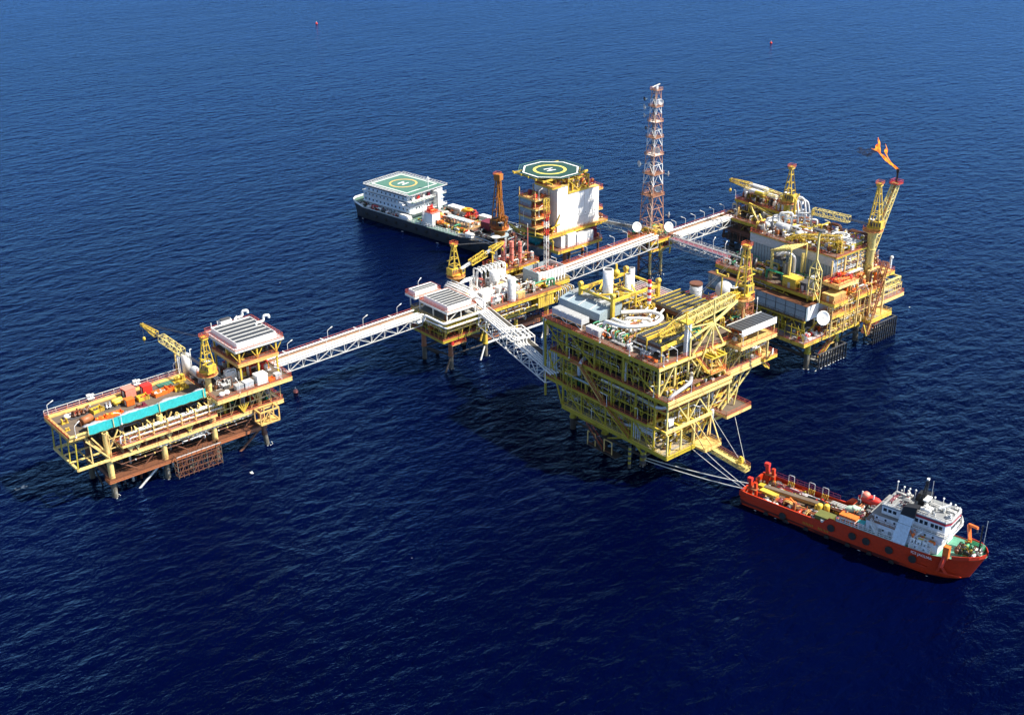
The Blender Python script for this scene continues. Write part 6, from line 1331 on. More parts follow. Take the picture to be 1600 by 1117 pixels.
for i in range(7): a.pipe([(313 + i * 1.3, 243 - i * 1.5, 34.2), (313 + i * 1.3, 243 - i * 1.5, 38.4 + i % 3), (316 + i * 1.3, 240 - i * 1.5, 38.4 + i % 3), (316 + i * 1.3, 240 - i * 1.5, 34.2)], .3, 'lightgrey' if i % 2 else 'cleanwhite', 8, .9)
P.put(a, 'loop_header')
a = MB('shaded_oliveyel'); a.box(317, 324, 213.4, 218.4, 34.1, 35.6, 'shaded_oliveyel'); 
for k in range(5): a.box(317.3 + k * 1.35, 318.3 + k * 1.35, 213.6, 218.2, 35.62, 35.9, 'lightgrey')
P.put(a, 'cooler_box')
# front of the platform: stacked yellow landings and pipework
for q, z in (((299.8, 306.6, 204.8, 210), 23.2), ((300.4, 307, 205.6, 210.4), 19), ((303, 313, 206, 212), 28), ((306, 318, 207.4, 212.4), 17.4), ((313.4, 327, 206.4, 212.4), 21.6), ((328, 334, 207, 213), 25)):
    P.deck(q, z, 'yellow' if q[0] != 303 else 'cream', 'deckyel', 'rail', depth=.8, joist=None)
a = MB('yellow'); clutter(a, 300, 328, 206, 212.2, 12.5, 60, ('yellow', 'cream', 'rust', 'orange', 'offwhite', 'rustorange'), 6, 85); clutter(a, 306, 328, 207.4, 212.4, 21.7, 60, ('cream', 'orange', 'rust', 'offwhite', 'yellow', 'rustorange'), 7, 86); clutter(a, 303.4, 312.4, 206.6, 211.6, 28.1, 16, ('maroon', 'red', 'orange'), 1.2, 87)
clutter(a, 319, 343, 212, 239, 14.5, 70, ('orange', 'offwhite', 'rust', 'darkgrey', 'yellow', 'grey'), 3, 88); clutter(a, 328.6, 336, 212.4, 222, 25.1, 40, ('rust', 'rustorange', 'cream', 'offwhite'), 4, 89); P.put(a, 'process_piping')
a = MB('cream')
for x in (300.2, 306.8, 313.4, 320, 327): a.beam((x, 205.6, 12), (x, 205.6, 24), .35); a.beam((x, 211.8, 12), (x, 211.8, 33.6), .4)
a.lattice((318, 204.8, 8.4), (329, 207.4, 29), 1.8, 1.8, 9, .16, 'rustorange'); a.beam((316, 204.2, 12), (317.6, 204, 8), .4, .4, 'yellow'); a.beam((319.6, 204.2, 12), (317.6, 204, 8), .4, .4, 'yellow')
P.put(a, 'support_strut')
a = MB('paleyel')       # cantilevered truss box at the right
X = [320, 327.2, 334.5, 342]
for y in (209.8, 215.4, 221): a.lattice((320, y, 19), (342.4, y, 19), .5, 2, 10, .16, 'paleyel'); a.beam((320, y, 20), (342.4, y, 20), .5, .5)
for x in X: a.beam((x, 209.8, 20), (x, 221, 20), .4, .5); a.beam((x, 209.8, 18), (x, 221, 18), .25)
for x, x2 in zip(X, X[1:]): a.beam((x, 209.8, 20), (x2, 221, 20), .25)
for x in X: a.beam((x, 211, 14.5), (x, 211, 18), .35)
P.put(a, 'cantilever_truss')
a = MB('paleyel')       # roofed lattice over the pipes
for x in (300, 306.4):
    for y in (222.6, 229.6): a.lattice((x, y, 24.5), (x, y, 33.4), .5, .5, 6, .1, 'paleyel')
a.lattice((299.6, 229.8, 34), (299.6, 222.2, 36.6), .6, .6, 6, .1); 
for i in range(8): t = i / 7; a.beam((299.6, 229.8 - 7.6 * t, 34 + 2.4 * t), (307.4, 229.8 - 7.6 * t, 34 + 2.4 * t), .3, .3)
for x in (299.6, 303.5, 307.4): a.beam((x, 229.8, 34), (x, 222.2, 36.4), .35)
a.beam((299.6, 222.2, 36.4), (299.6, 222.2, 24.6), .35); a.beam((307.4, 222.2, 36.4), (307.4, 222.2, 24.6), .35); P.put(a, 'lattice_canopy')
a = MB('silver'); a.pipe([(304, 224, 25), (304, 224, 32.8), (302, 226.6, 33.6), (300, 228, 33)], .6, None, 12, 1.6)
for k in range(3): a.lathe((301.4 + k * 1.3, 228.6, 31.6 - k * .5), None, [(.7, -1), (.7, 1), (.45, 1.05)], 'darkgrey', 12, 'h', math.pi / 2 + math.pi); a.tube((302 + k, 226, 24.6), (302 + k, 226, 30), .5, 'deckgrey', 10)
P.put(a, 'exhaust_duct')
T1('generator_box', 'generator', 'bright yellow box on the middle deck of the right platform', 299.6, 220.6, 24.52, cabin(4, 5, 3.2, 'yellow'))
T1('generator_box', 'generator', 'dark grey box right of the bright yellow box', 300.2, 216, 24.52, cabin(3.4, 2.6, 2.8, 'darkgrey'))
T1('flat_roof_box', 'shelter', 'flat yellow-orange steel shelter on the front of the right platform', 303.2, 207.6, 23.22, cabin(6, 4.4, 2.2, 'deckyel'))
T1('lattice_mast', 'mast', 'pale yellow lattice mast tapering to a pole before the grey wall', 297.2, 210.8, 24.5, lambda p: ([p('frame', 'paleyel').beam(a_, b_, .28) for a_, b_ in (((0, -2.2, -1), (0, -2.2, 9.2)), ((0, 2.2, -1), (0, 2.2, 9.2)), ((0, -2.2, 9.2), (0, 0, 12.6)), ((0, 2.2, 9.2), (0, 0, 12.6)), ((0, -2.2, 2.4), (0, 2.2, 2.4)), ((0, -2.2, 5.8), (0, 2.2, 5.8)), ((0, -2.2, 9.2), (0, 2.2, 9.2)), ((0, 0, -1), (0, 0, 12)), ((0, -2.2, -1), (0, 0, 2.4)), ((0, 2.2, -1), (0, 0, 2.4)), ((0, -2.2, 2.4), (0, 0, 5.8)), ((0, 2.2, 2.4), (0, 0, 5.8)), ((0, -2.2, 5.8), (0, 0, 9.2)), ((0, 2.2, 5.8), (0, 0, 9.2)))], p('pole', 'paleyel').beam((0, 0, 12.4), (0, 0, 21.4), .5), p('cap', 'darkgrey').cb(0, 0, 21.4, 1.6, 3, .4)))
T1('storage_tank', 'tank', 'white pole-mounted mast light at the far right deck corner', 341.5, 213.6, 20.2, lambda p: (p('pole', 'cleanwhite').tube((0, 0, 0), (0, 0, 5.4), .38), p('lamp', 'white').cb(.2, 0, 5.2, 1.2, 1, .6))) if False else None
T1('vent_post', 'vent', 'stout white vent post at the far right deck corner', 341.8, 213.6, 20.2, lambda p: (p('pipe', 'cleanwhite').tube((0, 0, 0), (0, 0, 5.4), .36, None, 10), p('cowl', 'white').ball(.3, 0, 5.4, .6, 'white', 10, 6)))
dish(296.2, 205.9, 19.6, 2.25, 248, 22, 'large white satellite dish at the near corner of the right platform', arm=(.2, 3.2, -1.6))
lp_ = T1('liferaft_canister', 'life raft', 'red and white life raft canisters on the pale lower deck corner', 293.5, 210.4, 12.1, lambda p: ([p('canister', 'red').htank(k * 1.1, 0, .8, .42, 1.6, math.pi / 2, 'red' if k % 2 else 'cleanwhite') for k in range(5)], p('rack', 'rustorange').box(-.6, 5, -.8, .8, 0, .25)))
crane(326.2, 211.6, 22, 17.6, 1.35, 101, 19, 1.5, 13.4, 'yellow crane on a tall pale pedestal beside the flare', 'yellow', 'paleyel', 1.0, ((0, .34, .45, .45, 'darkgrey', .05), (.34, 1, 1.9, 1.9, 'paleyel', .12)), hook=.6)
T1('pedestal_crane', 'crane', 'yellow lattice jib lying across the piping of the right platform', 313.4, 214, 36, lambda p: (p('boom', 'yellow').lattice((0, 0, 2.6), (-4, 12.5, 1.4), 1.6, 2.2, 9, .14, 'yellow', 1.2, 1.0), p('boom').lattice((-4, 12.5, 1.4), (-5.4, 17, -.6), 1.2, 1.0, 3, .16, 'yellow', .9, .6), p('post', 'yellow').lattice((0, 0, -2), (0, 0, 2), 1.4, 1.4, 3, .12, 'yellow')))
T1('davit', 'davit', 'yellow Y-topped post on the roof of the right platform', 326.6, 242.4, 34, lambda p: (p('post', 'yellow').tube((0, 0, 0), (0, 0, 8), .4), p('fork', 'yellow').beam((0, 0, 7.6), (-1.4, .4, 9.6), .35), p('fork').beam((0, 0, 7.6), (1.4, -.4, 9.6), .35)))
# flare boom, tip and flame
T1('flare_boom', 'flare boom', 'slanting orange and yellow lattice flare boom with black burner tip', 335, 219, 25, lambda p: (p('lattice', 'paleyel').lattice((0, 0, 0), (14.4, 1, 22.6), 3, 3, 13, .2, 'paleyel', 1.7, 1.7), p('gas_pipe', 'rustorange').tube((.3, 0, .4), (14.5, 1, 22.8), .3, 'rustorange', 8), p('gas_pipe').tube((-.3, .6, .4), (13.6, 1.5, 22.4), .16, 'offwhite', 8), [p('platform', 'rail').rail([(14.4 - w_, 1 - w_, 22.8), (14.4 + w_, 1 - w_, 22.8), (14.4 + w_, 1 + w_, 22.8), (14.4 - w_, 1 + w_, 22.8)], 1.1, 'red', True, 1.2) for w_ in (1.6,)], p('platform').cb(14.4, 1, 22.6, 3.4, 3.4, .15, 'rust'), p('burner_tip', 'black').lathe(14.6, 1, [(.3, 22.8), (.3, 26.2), (.5, 26.4), (.5, 27.6)], 'black', 12)))
P.deck((331, 337, 216, 222), 25, 'rustorange', 'deckbrown', 'red', depth=.6)
a = MB('rustorange'); a.lattice((334, 219, 14.6), (334, 219, 24.6), 3.4, 3.4, 4, .22, 'rustorange'); P.put(a, 'flare_base')
fl = empty('gas_flame', (349.7, 220, 52.6), 0, 'orange gas flame streaming up and left from the flare tip', 'flame')
g = random.Random(4); cr_ = Vector((-.77, .64, 0))
path = [(0, 0, .5), (1.8, 1.3, 1.2), (3.8, 2.8, 1.75), (5.8, 4.2, 1.8), (7.2, 6.0, 1.2), (7.2, 8.6, .65), (7.8, 10.6, .2)]
from mathutils import noise as mn
def tongue(name, pth, sc_, seed):
    a = MB('flame'); n, m_ = 30, 14; vs = []
    for i in range(n + 1):
        t = i / n * (len(pth) - 1); k = min(len(pth) - 2, int(t)); f = t - k; A_, B_ = pth[k], pth[k + 1]
        c = cr_ * (A_[0] * (1 - f) + B_[0] * f) + V((0, 0, A_[1] * (1 - f) + B_[1] * f)); r = (A_[2] * (1 - f) + B_[2] * f) * sc_ * (1 if i < n else .05)
        for j in range(m_):
            u = 2 * math.pi * j / m_; d = cr_ * (math.cos(u) * .7) + V((-.64, -.77, 0)) * math.sin(u) * .7 + V((0, 0, 1)) * math.cos(u) * .8
            q = c + d * r; e = mn.noise(q * .7 + V((seed, 0, 0))) * 1.5 + mn.noise(q * 1.6) * .5
            vs.append(q + d * max(-.5, e) * r * .8)
    a.add(vs, [(i * m_ + j, i * m_ + (j + 1) % m_, (i + 1) * m_ + (j + 1) % m_, (i + 1) * m_ + j) for i in range(n) for j in range(m_)] + [tuple(range(m_ - 1, -1, -1)), tuple(n * m_ + j for j in range(m_))], 'flame', True); a.build(name, fl)
tongue('flame_body', path, 1.0, 3.1)
tongue('flame_tongue', [(x + .3, z + .2, r) for x, z, r in path[:5]] + [(8.6, 6.4, .5), (9.6, 6.9, .1)], .8, 7.7)
tongue('flame_tongue', [(3.4, 3, 1), (4.6, 5, .9), (4.6, 7, .5), (5.2, 8.4, .1)], .8, 1.3)
sm = empty('smoke_puff', (341.8, 226.6, 58), 0, 'small dark smoke puff drifting left of the flame', 'smoke'); a = MB('smoke')
for dx, dz, r in ((0, 0, 1.5), (1.5, .3, 1.2), (2.9, .9, 1.1), (-1.4, .7, 1.1), (-2.6, 1.4, .8)): c = cr_ * dx; a.ball(c.x, c.y, dz, r, 'smoke', 12, 8)
a.build('smoke_volume', sm)
for i, (x, y, z, h, l) in enumerate(((293.6, 244, 17.6, 230, 'left end of the long lower grey wall'), (293.4, 231.4, 17.6, 200, 'middle of the lower grey wall'), (291, 222.6, 12, 230, 'under the lower grey wall'), (297.4, 236, 24.5, 200, 'above the lower grey wall, left'), (327.6, 238, 34, 120, 'far roof edge, left one'), (327.8, 229, 34, 150, 'far roof edge, right one'), (319, 214, 34, 90, 'roof near the crane pedestal'), (292, 208, 12, 200, 'pale lower deck corner'))):
    lamp(x, y, z, h, 'bent lamp post on right platform, ' + l, 'lamp posts of the right platform')
# floating cargo nets / far-off yellow hook blocks seen against the water
for x, y, z, l in ((316, 258, 24, 'small yellow hook block hanging over the water left of the flare crane'), (262.5, 232.8, 30, 'small yellow hook block hanging behind the big platform stacks')): pass

# ------------------------------------------------------------------ far wellhead platform (north-east)
P = Plat('offshore_platform', (370, 278, 0), 'farthest piping platform at the right end of the four-pipe bridge', 'oil platform')
for x in (359, 368):
    for y in (268, 281, 294.5): P.leg(x, y, -2, 12, .9, 'jacket', 4, low='jacket')
a = MB('jacket')
for y in (268, 281, 294.5): a.tube((359, y, 3), (368, y, 3), .3); a.tube((359, y, 11), (368, y, 3), .3)
for x in (359, 368): a.tube((x, 268, 3), (x, 294.5, 3), .3); a.tube((x, 268, 11), (x, 281, 3), .3); a.tube((x, 294.5, 11), (x, 281, 3), .3)
P.put(a, 'bracing')
blanding(P, 357.6, 361, 292, 298, 5, 4)
P.deck((357, 371, 266, 298), 8, 'jacket', 'grating', 'jacket', depth=.8); P.deck((354, 371, 264, 296), 13, 'rust', 'deckbrown', 'rust', depth=.9); P.deck((353, 371, 265, 296), 17.5, 'shaded_oliveyel', 'deckbrown', 'rail', depth=.9)
P.deck((358.5, 369, 271, 294), 23, 'shaded_oliveyel', 'deckbrown', 'rail', depth=.7)
a = MB('shaded_oliveyel')
for y in (263, 271, 279, 287, 295): a.beam((354.4, y, 8), (354.4, y, 17), .5, .5, 'rust'); a.beam((358.6, min(293, max(267, y)), 17.6), (358.6, min(293, max(267, y)), 22.6), .45); a.beam((354.4, y, 13.2), (354.4, y - 3.5, 17), .3)
a.beam((352.8, 276, 16.6), (353.4, 283, 25), .6, .6, 'yellow'); a.beam((353.4, 283, 25), (354, 268, 22), .5, .5, 'yellow'); a.beam((352.8, 270, 12), (353.4, 278, 22), .5, .5, 'yellow'); P.put(a, 'deck_truss')
a = MB('offwhite'); clutter(a, 353.8, 370.6, 266, 295, 17.6, 120, ('rust', 'offwhite', 'yellow', 'lightgrey', 'rustorange', 'cream', 'silver'), 4.6, 91); clutter(a, 359, 368.6, 272, 293, 23.1, 90, ('darkgrey', 'rust', 'offwhite', 'shaded_oliveyel', 'silver', 'rust', 'rustorange'), 3.6, 92); clutter(a, 354, 364, 265, 290, 13.1, 30, ('jacket', 'rust', 'offwhite'), 3.4, 93); P.put(a, 'process_piping')
a = MB('lightgrey')
for i in range(2): a.htank(362 + i * 2.6, 288, 26.4 + i, 1.1, 9, math.pi / 2, 'white')
for i in range(4): a.lathe((360.6 + i * 1.2, 284 - i * 5, 26.8), None, [(.9, -2), (.9, 2)], 'cleanwhite' if i % 2 else 'shaded_oliveyel', 10, 'h', math.pi / 2)
for i in range(5): a.pipe([(359.4 + i * .9, 274 - i * 1.1, 17.8), (359.4 + i * .9, 274 - i * 1.1, 27.8 + (i % 2)), (361 + i * .9, 269 - i * 1.0, 27.8 + (i % 2)), (361.4 + i * .9, 267 - i * 1.0, 18)], .42, 'cleanwhite' if i % 2 else 'lightgrey', 9, 1.6)
P.put(a, 'header_pipe')
crane(356.4, 268, 17.6, 11, 1.2, 97, 23, 5, 11.6, 'farthest yellow crane with level boom, over white pipe bends', 'yellow', 'yellow', 1.05, ((0, .36, 1.5, 1.9, 'paleyel', .11), (.36, .62, .4, .4, 'darkgrey', .05), (.62, 1, 2.0, .9, 'yellow', .13)), hook=3.6)
for i, (x, y, z, h, l) in enumerate(((358.6, 294, 23, 200, 'left end'), (354, 289, 17.6, 180, 'above the bridge end'), (368, 266, 17.6, 200, 'right end'))):
    lamp(x, y, z, h, 'bent lamp post on the farthest platform, ' + l, 'lamp posts of the farthest platform')
P.deck((319, 328.6, 251, 258.6), 15.6, 'cream', 'deckyel', 'rail', depth=.8)

# ------------------------------------------------------------------ accommodation barge
class Local:
    def __init__(s, name, loc, hd, label, cat): s.o = empty(name, loc, R(hd), label, cat); s.hd = R(hd); s.loc = V(loc)
    def put(s, mb, name, parent=None, loc=None):
        if not loc and not parent: return put_parts(s.o, (0, 0, 0), mb, name)
        o = mb.build(name, parent or s.o)
        if loc: o.location = loc
        return o
    def w(s, x, y, z): return (s.loc.x + x * math.cos(s.hd) - y * math.sin(s.hd), s.loc.y + x * math.sin(s.hd) + y * math.cos(s.hd), z + s.loc.z)
    def thing(s, name, cat, label, x, y, z, fn, rz=0, group=None): return T1(name, cat, label, *s.w(x, y, z), fn, s.hd + rz, group)
Bg = Local('accommodation_barge', (277, 434, 0), -82.2, 'long black-hulled barge with white cabin block and green square helideck', 'barge')
def hull(st, zs, m, dm, low=None, lx=0):
    """st: (x, half_deck, half_water, z_deck, y_centre)"""
    a = MB(m); vs = []; n = len(st)
    for x, hd_, hw_, zd, yc in st:
        for s2 in (-1, 1):
            rk = max(0, x - 52) * .45 if low else 0; vs += [(x - rk, yc + s2 * hw_ * .96, -1.2), (x - rk * .75, yc + s2 * (hw_ * .7 + hd_ * .3), (2.5 if x < 22 else 2.1 if x < 45 else 1.4)), (x, yc + s2 * hd_, zd)]
    fs = []
    for i in range(n - 1):
        for s2 in (0, 1):
            for k in (0, 1):
                q = [6 * i + 3 * s2 + k, 6 * (i + 1) + 3 * s2 + k, 6 * (i + 1) + 3 * s2 + k + 1, 6 * i + 3 * s2 + k + 1]; fs.append(q if s2 == 0 else q[::-1])
    lo = [f for f in fs if low and min(f) % 3 != 1 and vs[min(f)][0] < lx and vs[min(f)][2] < 0]
    a.add(vs, [f for f in fs if f not in lo], m, True)
    if lo: a.add(vs, lo, low, True)
    a.add(vs, [(0, 3, 4, 5, 2, 1), tuple(6 * (n - 1) + k for k in (0, 1, 2, 5, 4, 3))], m)
    return a
yc = 12
st = [(-2.6, 8.5, 6.5, 6.4, yc), (-1.6, 10.5, 9, 6.2, yc), (1, 11.8, 11.2, 5.9, yc), (6, 12, 12, 4.9, yc), (20, 12, 12, 4.5, yc), (60, 12, 12, 4.5, yc), (84, 12, 12, 4.6, yc), (91, 11.5, 10.6, 5, yc), (93.4, 9.5, 7.6, 5.4, yc)]
Bg.put(hull(st, None, 'hullblack', 'deckgreen'), 'hull')
a = MB('deckgreen'); 
for (p, q) in zip(st, st[1:]): a.add([(p[0], yc - p[1] + .05, p[3] - .25), (q[0], yc - q[1] + .05, q[3] - .25), (q[0], yc + q[1] - .05, q[3] - .25), (p[0], yc + p[1] - .05, p[3] - .25)], [(0, 1, 2, 3)], 'deckgreen' if q[0] < 61 else 'grating')
Bg.put(a, 'deck')
a = MB('cleanwhite')
for (p, q) in zip(st[:4], st[1:4]):
    for s2 in (-1, 1): a.beam((p[0], yc + s2 * p[1], p[3] + .35), (q[0], yc + s2 * q[1], q[3] + .35), .22, .8, 'cleanwhite')
a.beam((-2.6, yc - 8.5, 6.75), (-2.6, yc + 8.5, 6.75), .22, .8)
for s2 in (0, 24): a.beam((6, s2, 5), (36, s2, 4.8), .2, .35, 'offwhite')
Bg.put(a, 'bulwark')
a = MB('railwhite'); a.rail([(30, .3, 4.5), (62, .3, 4.5)], 1.5, 'railwhite', False, 1.6, .13); a.rail([(62, 23.7, 4.5), (84, 23.7, 4.6), (91, 23, 5)], 1.3, 'railwhite', False, 2, .1)
pts = [(62 + i * 2.2, .5 + .05 * i * i * .3, 5.4 + .9 * math.sin(i / 8 * math.pi)) for i in range(9)]
for p, q in zip(pts, pts[1:]): a.beam(p, q, .22, .3, 'lightgrey'); a.beam((p[0], p[1], p[2] - 1.1), (q[0], q[1], q[2] - 1.1), .16, .2, 'lightgrey'); a.beam((p[0], p[1], 4.5), p, .16, .16, 'lightgrey')
Bg.put(a, 'handrail')
a = MB('tyre')
for x in range(8, 90, 6): a.lathe((x, -.12, 2.4), None, [(.35, -.2), (.75, -.15), (.75, .15), (.35, .2)], 'tyre', 12, 'h', math.pi / 2)
Bg.put(a, 'fender')
a = MB('housewhite'); mat('housewhite', (.56, .64, .70), .06, (.35, .3, .28), scale=.3)
a.box(4, 31, 3.4, 22.6, 4.3, 6.7); a.box(3.2, 31.2, 3.2, 22.8, 6.72, 9.0); a.box(3.2, 31, 3.2, 22.8, 9.02, 11.3); a.box(4.6, 29.6, 3.6, 22.4, 11.32, 13.6)
for z in (6.62, 8.94, 11.24): a.box(2.8, 31.8, 2.9, 23.1, z, z + .14, 'cleanwhite')
Bg.put(a, 'wall')
a = MB('black'); a.box(4.5, 29.6, 3.5, 3.58, 13.0, 13.5, 'darkgrey'); a.box(6, 29.5, 3.1, 3.18, 10.85, 11.15, 'darkgrey'); a.box(4.5, 30.5, 3.3, 3.38, 6.2, 6.5, 'darkgrey'); Bg.put(a, 'shade_strip')  # dark strips painted as the shade below each floor overhang
def window(w_, h_): m = MB('glass'); m.box(-w_ / 2, w_ / 2, -.05, .05, -h_ / 2, h_ / 2, 'glass'); m.box(-w_ / 2 - .1, w_ / 2 + .1, -.02, .02, h_ / 2, h_ / 2 + .1, 'cleanwhite'); return m
wm = None
for z, n, x0, st_ in ((5.6, 11, 6, 2.3), (7.9, 12, 4.6, 2.3), (10.1, 12, 4.8, 2.25), (12.2, 9, 6.5, 2.6)):
    for i in range(n):
        y = 3.33 if z < 6 else (3.13 if z < 11 else 3.53)
        if wm is None: wm = Bg.put(window(.62, .75), 'window', loc=(x0 + i * st_, y, z))
        else: c = wm.copy(); COL.objects.link(c); c.location = (x0 + i * st_, y, z)
wm2 = None
for z, n in ((7.9, 8), (10.3, 9)):
    for i in range(n):
        x = 31.26 if z < 9 else 31.06
        c = wm.copy(); COL.objects.link(c); c.location = (x, 7.4 + i * 1.5, z); c.rotation_euler = (0, 0, math.pi / 2)
a = MB('cleanwhite')   # end face balconies, stair casing, bridge wing
a.box(31.2, 33.6, 3.2, 22.8, 6.6, 6.75); a.box(31.05, 33.4, 3.6, 22.8, 11.2, 11.34, 'deckgreen'); a.box(31.02, 34.2, 17, 18.6, 4.5, 13.2); a.box(29.7, 31.4, 18.8, 22.4, 11.36, 13.4)
a.beam((28.5, 1.2, 10.2), (28.5, 3.4, 10.2), 2.4, .2); a.cb(28.5, 1.3, 10.2, 2.2, 1, 1.1); 
for k in range(4): a.cb(30.6, 6 + k * 3, 11.36, .8, 1.2, 1.5, ('white', 'red', 'offwhite', 'maroon')[k])
Bg.put(a, 'balcony')
a = MB('railwhite'); a.rail([(33.4, 3.6, 11.34), (33.4, 22.6, 11.34)], 1.1, 'railwhite'); a.rail([(33.6, 3.4, 6.75), (33.6, 22.6, 6.75)], 1.1, 'railwhite'); a.rail([(4, 2.95, 9.1), (31, 2.95, 9.1)], 1.0, 'railwhite'); Bg.put(a, 'handrail')
HX, HY, HZ = (5.4, 32), (2.6, 23.6), 14.5
a = MB('cleanwhite'); a.box(*HX, *HY, HZ - .35, HZ, 'grey')
for x in (6, 12, 18, 24, 31):
    for y in (4, 22): a.beam((x, y, 13.6), (x, y, HZ - .35), .35)
for k in range(9): a.beam((29.8, 4 + k * 2.2, 11.4), (31.6, 4 + k * 2.2, HZ - .4), .14)
Bg.put(a, 'helideck')
a = MB('heligreen'); a.box(HX[0] + 1.1, HX[1] - 1.1, HY[0] + .9, HY[1] - .9, HZ + .004, HZ + .03, 'heligreen'); a.box(HX[1] - 1.0, HX[1] - .02, HY[0] + .4, HY[1] - .4, HZ + .004, HZ + .03, 'heligreen')
cxh, cyh = 17.4, 13.2
sq = lambda m_: [(HX[0] + m_, HY[0] + m_), (HX[1] - m_ - 1.4, HY[0] + m_), (HX[1] - m_ - 1.4, HY[1] - m_), (HX[0] + m_, HY[1] - m_)]
ringpoly(a, sq(1.7), sq(2.25), HZ + .04, 'cleanwhite'); ringpoly(a, circ(cxh, cyh, 6), circ(cxh, cyh, 5.2), HZ + .04, 'orangering'); mat('orangering', (.72, .42, .12), .1, (.5, .4, .2)); hmark(a, cxh, cyh, HZ + .04, 2.0, R(6))
Bg.put(a, 'helideck_marking')
a = MB('offwhite')
for q0, q1 in (((HX[0], HY[0]), (HX[1], HY[0])), ((HX[1], HY[0]), (HX[1], HY[1])), ((HX[1], HY[1]), (HX[0], HY[1])), ((HX[0], HY[1]), (HX[0], HY[0]))):
    n = 16; d = V((q1[0] - q0[0], q1[1] - q0[1], 0)).normalized(); nn = V((d.y, -d.x, 0)) * 1.3
    p, q = V((*q0, HZ)), V((*q1, HZ)); a.beam(p + nn + V((0, 0, .2)), q + nn + V((0, 0, .2)), .1, .1, 'railwhite')
    for k in range(n + 1): c = p.lerp(q, k / n); a.beam(c, c + nn + V((0, 0, .2)), .09, .09, 'railwhite')
    a.beam(p + nn * .5 + V((0, 0, .1)), q + nn * .5 + V((0, 0, .1)), .05)
Bg.put(a, 'safety_net')
a = MB('cleanwhite'); a.tube((30.6, 15, 11), (30.6, 15, 19.6), .16); 
for z, w_ in ((17.4, 1.4), (18.6, 1.0)): a.beam((30.6, 15 - w_, z), (30.6, 15 + w_, z), .1); a.beam((30.6 - w_, 15, z), (30.6 + w_, 15, z), .1)
a.cb(30.6, 15, 18.6, .7, .7, .5); a.tube((36.4, 6.8, 4.5), (36.4, 6.8, 15), .12); Bg.put(a, 'mast')
a = MB('offwhite'); clutter(a, 34, 60, 1.5, 23, 4.4, 90, ('offwhite', 'rust', 'orange', 'yellow', 'white', 'darkgrey', 'deckbrown', 'green'), 2.4, 101); clutter(a, 62, 90, 2, 22, 4.5, 80, ('darkgrey', 'black', 'maroon', 'rust', 'bluegrey', 'offwhite'), 2.2, 102)
clutter(a, 0, 33, .4, 3, 4.5, 40, ('offwhite', 'red', 'white', 'rust', 'darkgrey', 'cleanwhite'), 1.6, 103); Bg.put(a, 'deck_machinery')
a = MB('deckbrown'); a.box(43, 62, 6, 17, 4.35, 4.9, 'wooddeck'); mat('wooddeck', (.33, .20, .08), .5, (.14, .08, .04)); a.box(63, 82, 5, 20, 4.36, 4.7, 'black'); Bg.put(a, 'deck_pad')
Bg.thing('deck_house', 'deckhouse', 'small white deck house with red gear on its roof on the black barge', 43.4, 4.2, 4.4, lambda p: (p('wall', 'cleanwhite').box(-2.4, 2.4, -2.2, 2.2, 0, 5.4), p('roof', 'pink').box(-2.6, 2.6, -2.4, 2.4, 5.42, 5.6), p('door', 'darkgrey').box(2.4, 2.46, -.6, .6, .2, 2.3), clutter(p('roof_gear', 'red'), -2.2, 2.2, -2, 2, 5.6, 12, ('red', 'orange', 'red'), 2.2, 104), p('leg_frame', 'cleanwhite').lattice((-2.2, -2.6, 0), (-2.2, -2.6, 8), .8, .8, 5, .1, 'cleanwhite')))
Bg.thing('workboat', 'boat', 'small white covered boat stowed on the barge rail', 30.4, .9, 4.9, lambda p: (p('hull', 'cleanwhite').lathe((0, 0, .8), None, [(.2, -3), (.9, -2), (1.05, 0), (1.0, 2), (.5, 3)], 'cleanwhite', 12, 'h', 0), p('cover', 'offwhite').box(-2, 2.2, -.8, .8, 1.2, 1.7)))
Bg.thing('walkway_canopy', 'canopy', 'pale blue-grey roofed walkway running along the barge deck', 53.5, 10.2, 4.9, lambda p: ([p('frame', 'lightgrey').beam((-6.5 + k * 1.85, s2 * 1.2, 0), (-6.5 + k * 1.85, s2 * 1.2, 2.5), .18) for k in range(8) for s2 in (-1, 1)], [p('frame').beam((-6.6, s2 * 1.2, 2.4), (6.6, s2 * 1.2, 2.4), .18) for s2 in (-1, 1)], [p('frame').beam((k, -1.2, 2.4), (k, 1.2, 2.4), .18) for k in (-6.5, 6.4)], p('roof', 'lightgrey').box(-6.8, 6.8, -1.5, 1.5, 2.5, 2.65), [p('roof').box(-6.5 + k * 1.85, -5.4 + k * 1.85, -1.1, 1.1, 2.66, 2.74, 'bluegrey') for k in range(7)]))
Bg.thing('cargo_container', 'container', 'white box container with a grey end beside the coiled yellow hoses', 41.4, 20.4, 4.4, cabin(7, 3, 3, 'cleanwhite'))
Bg.thing('hose_coil', 'hose', 'heap of coiled yellow hoses on the far side of the barge', 46.4, 20.8, 6.4, lambda p: ([p('hose', 'hoseyel').pipe([(r * math.cos(t) * 1.3 + k * .5, r * math.sin(t) * .8, .3 + k * .28) for t in [2 * math.pi * i / 12 for i in range(13)]], .26, 'hoseyel', 7, .1) for k in range(4) for r in (1.1, 1.8)], p('base', 'offwhite').box(-2.6, 2.6, -1.5, 1.5, -2, .1)) if mat('hoseyel', (.8, .42, .03), .2) else None)
Bg.thing('chain_heap', 'chain', 'heap of rusty red gear beside the yellow hoses on the barge', 50.4, 20, 4.6, lambda p: (clutter(p('gear', 'rustorange'), -3, 3, -2.2, 2.2, 0, 34, ('rustorange', 'red', 'rust', 'red'), 3, 105), p('frame', 'rust').box(-3, 3, -2.2, 2.2, -.1, .2)))
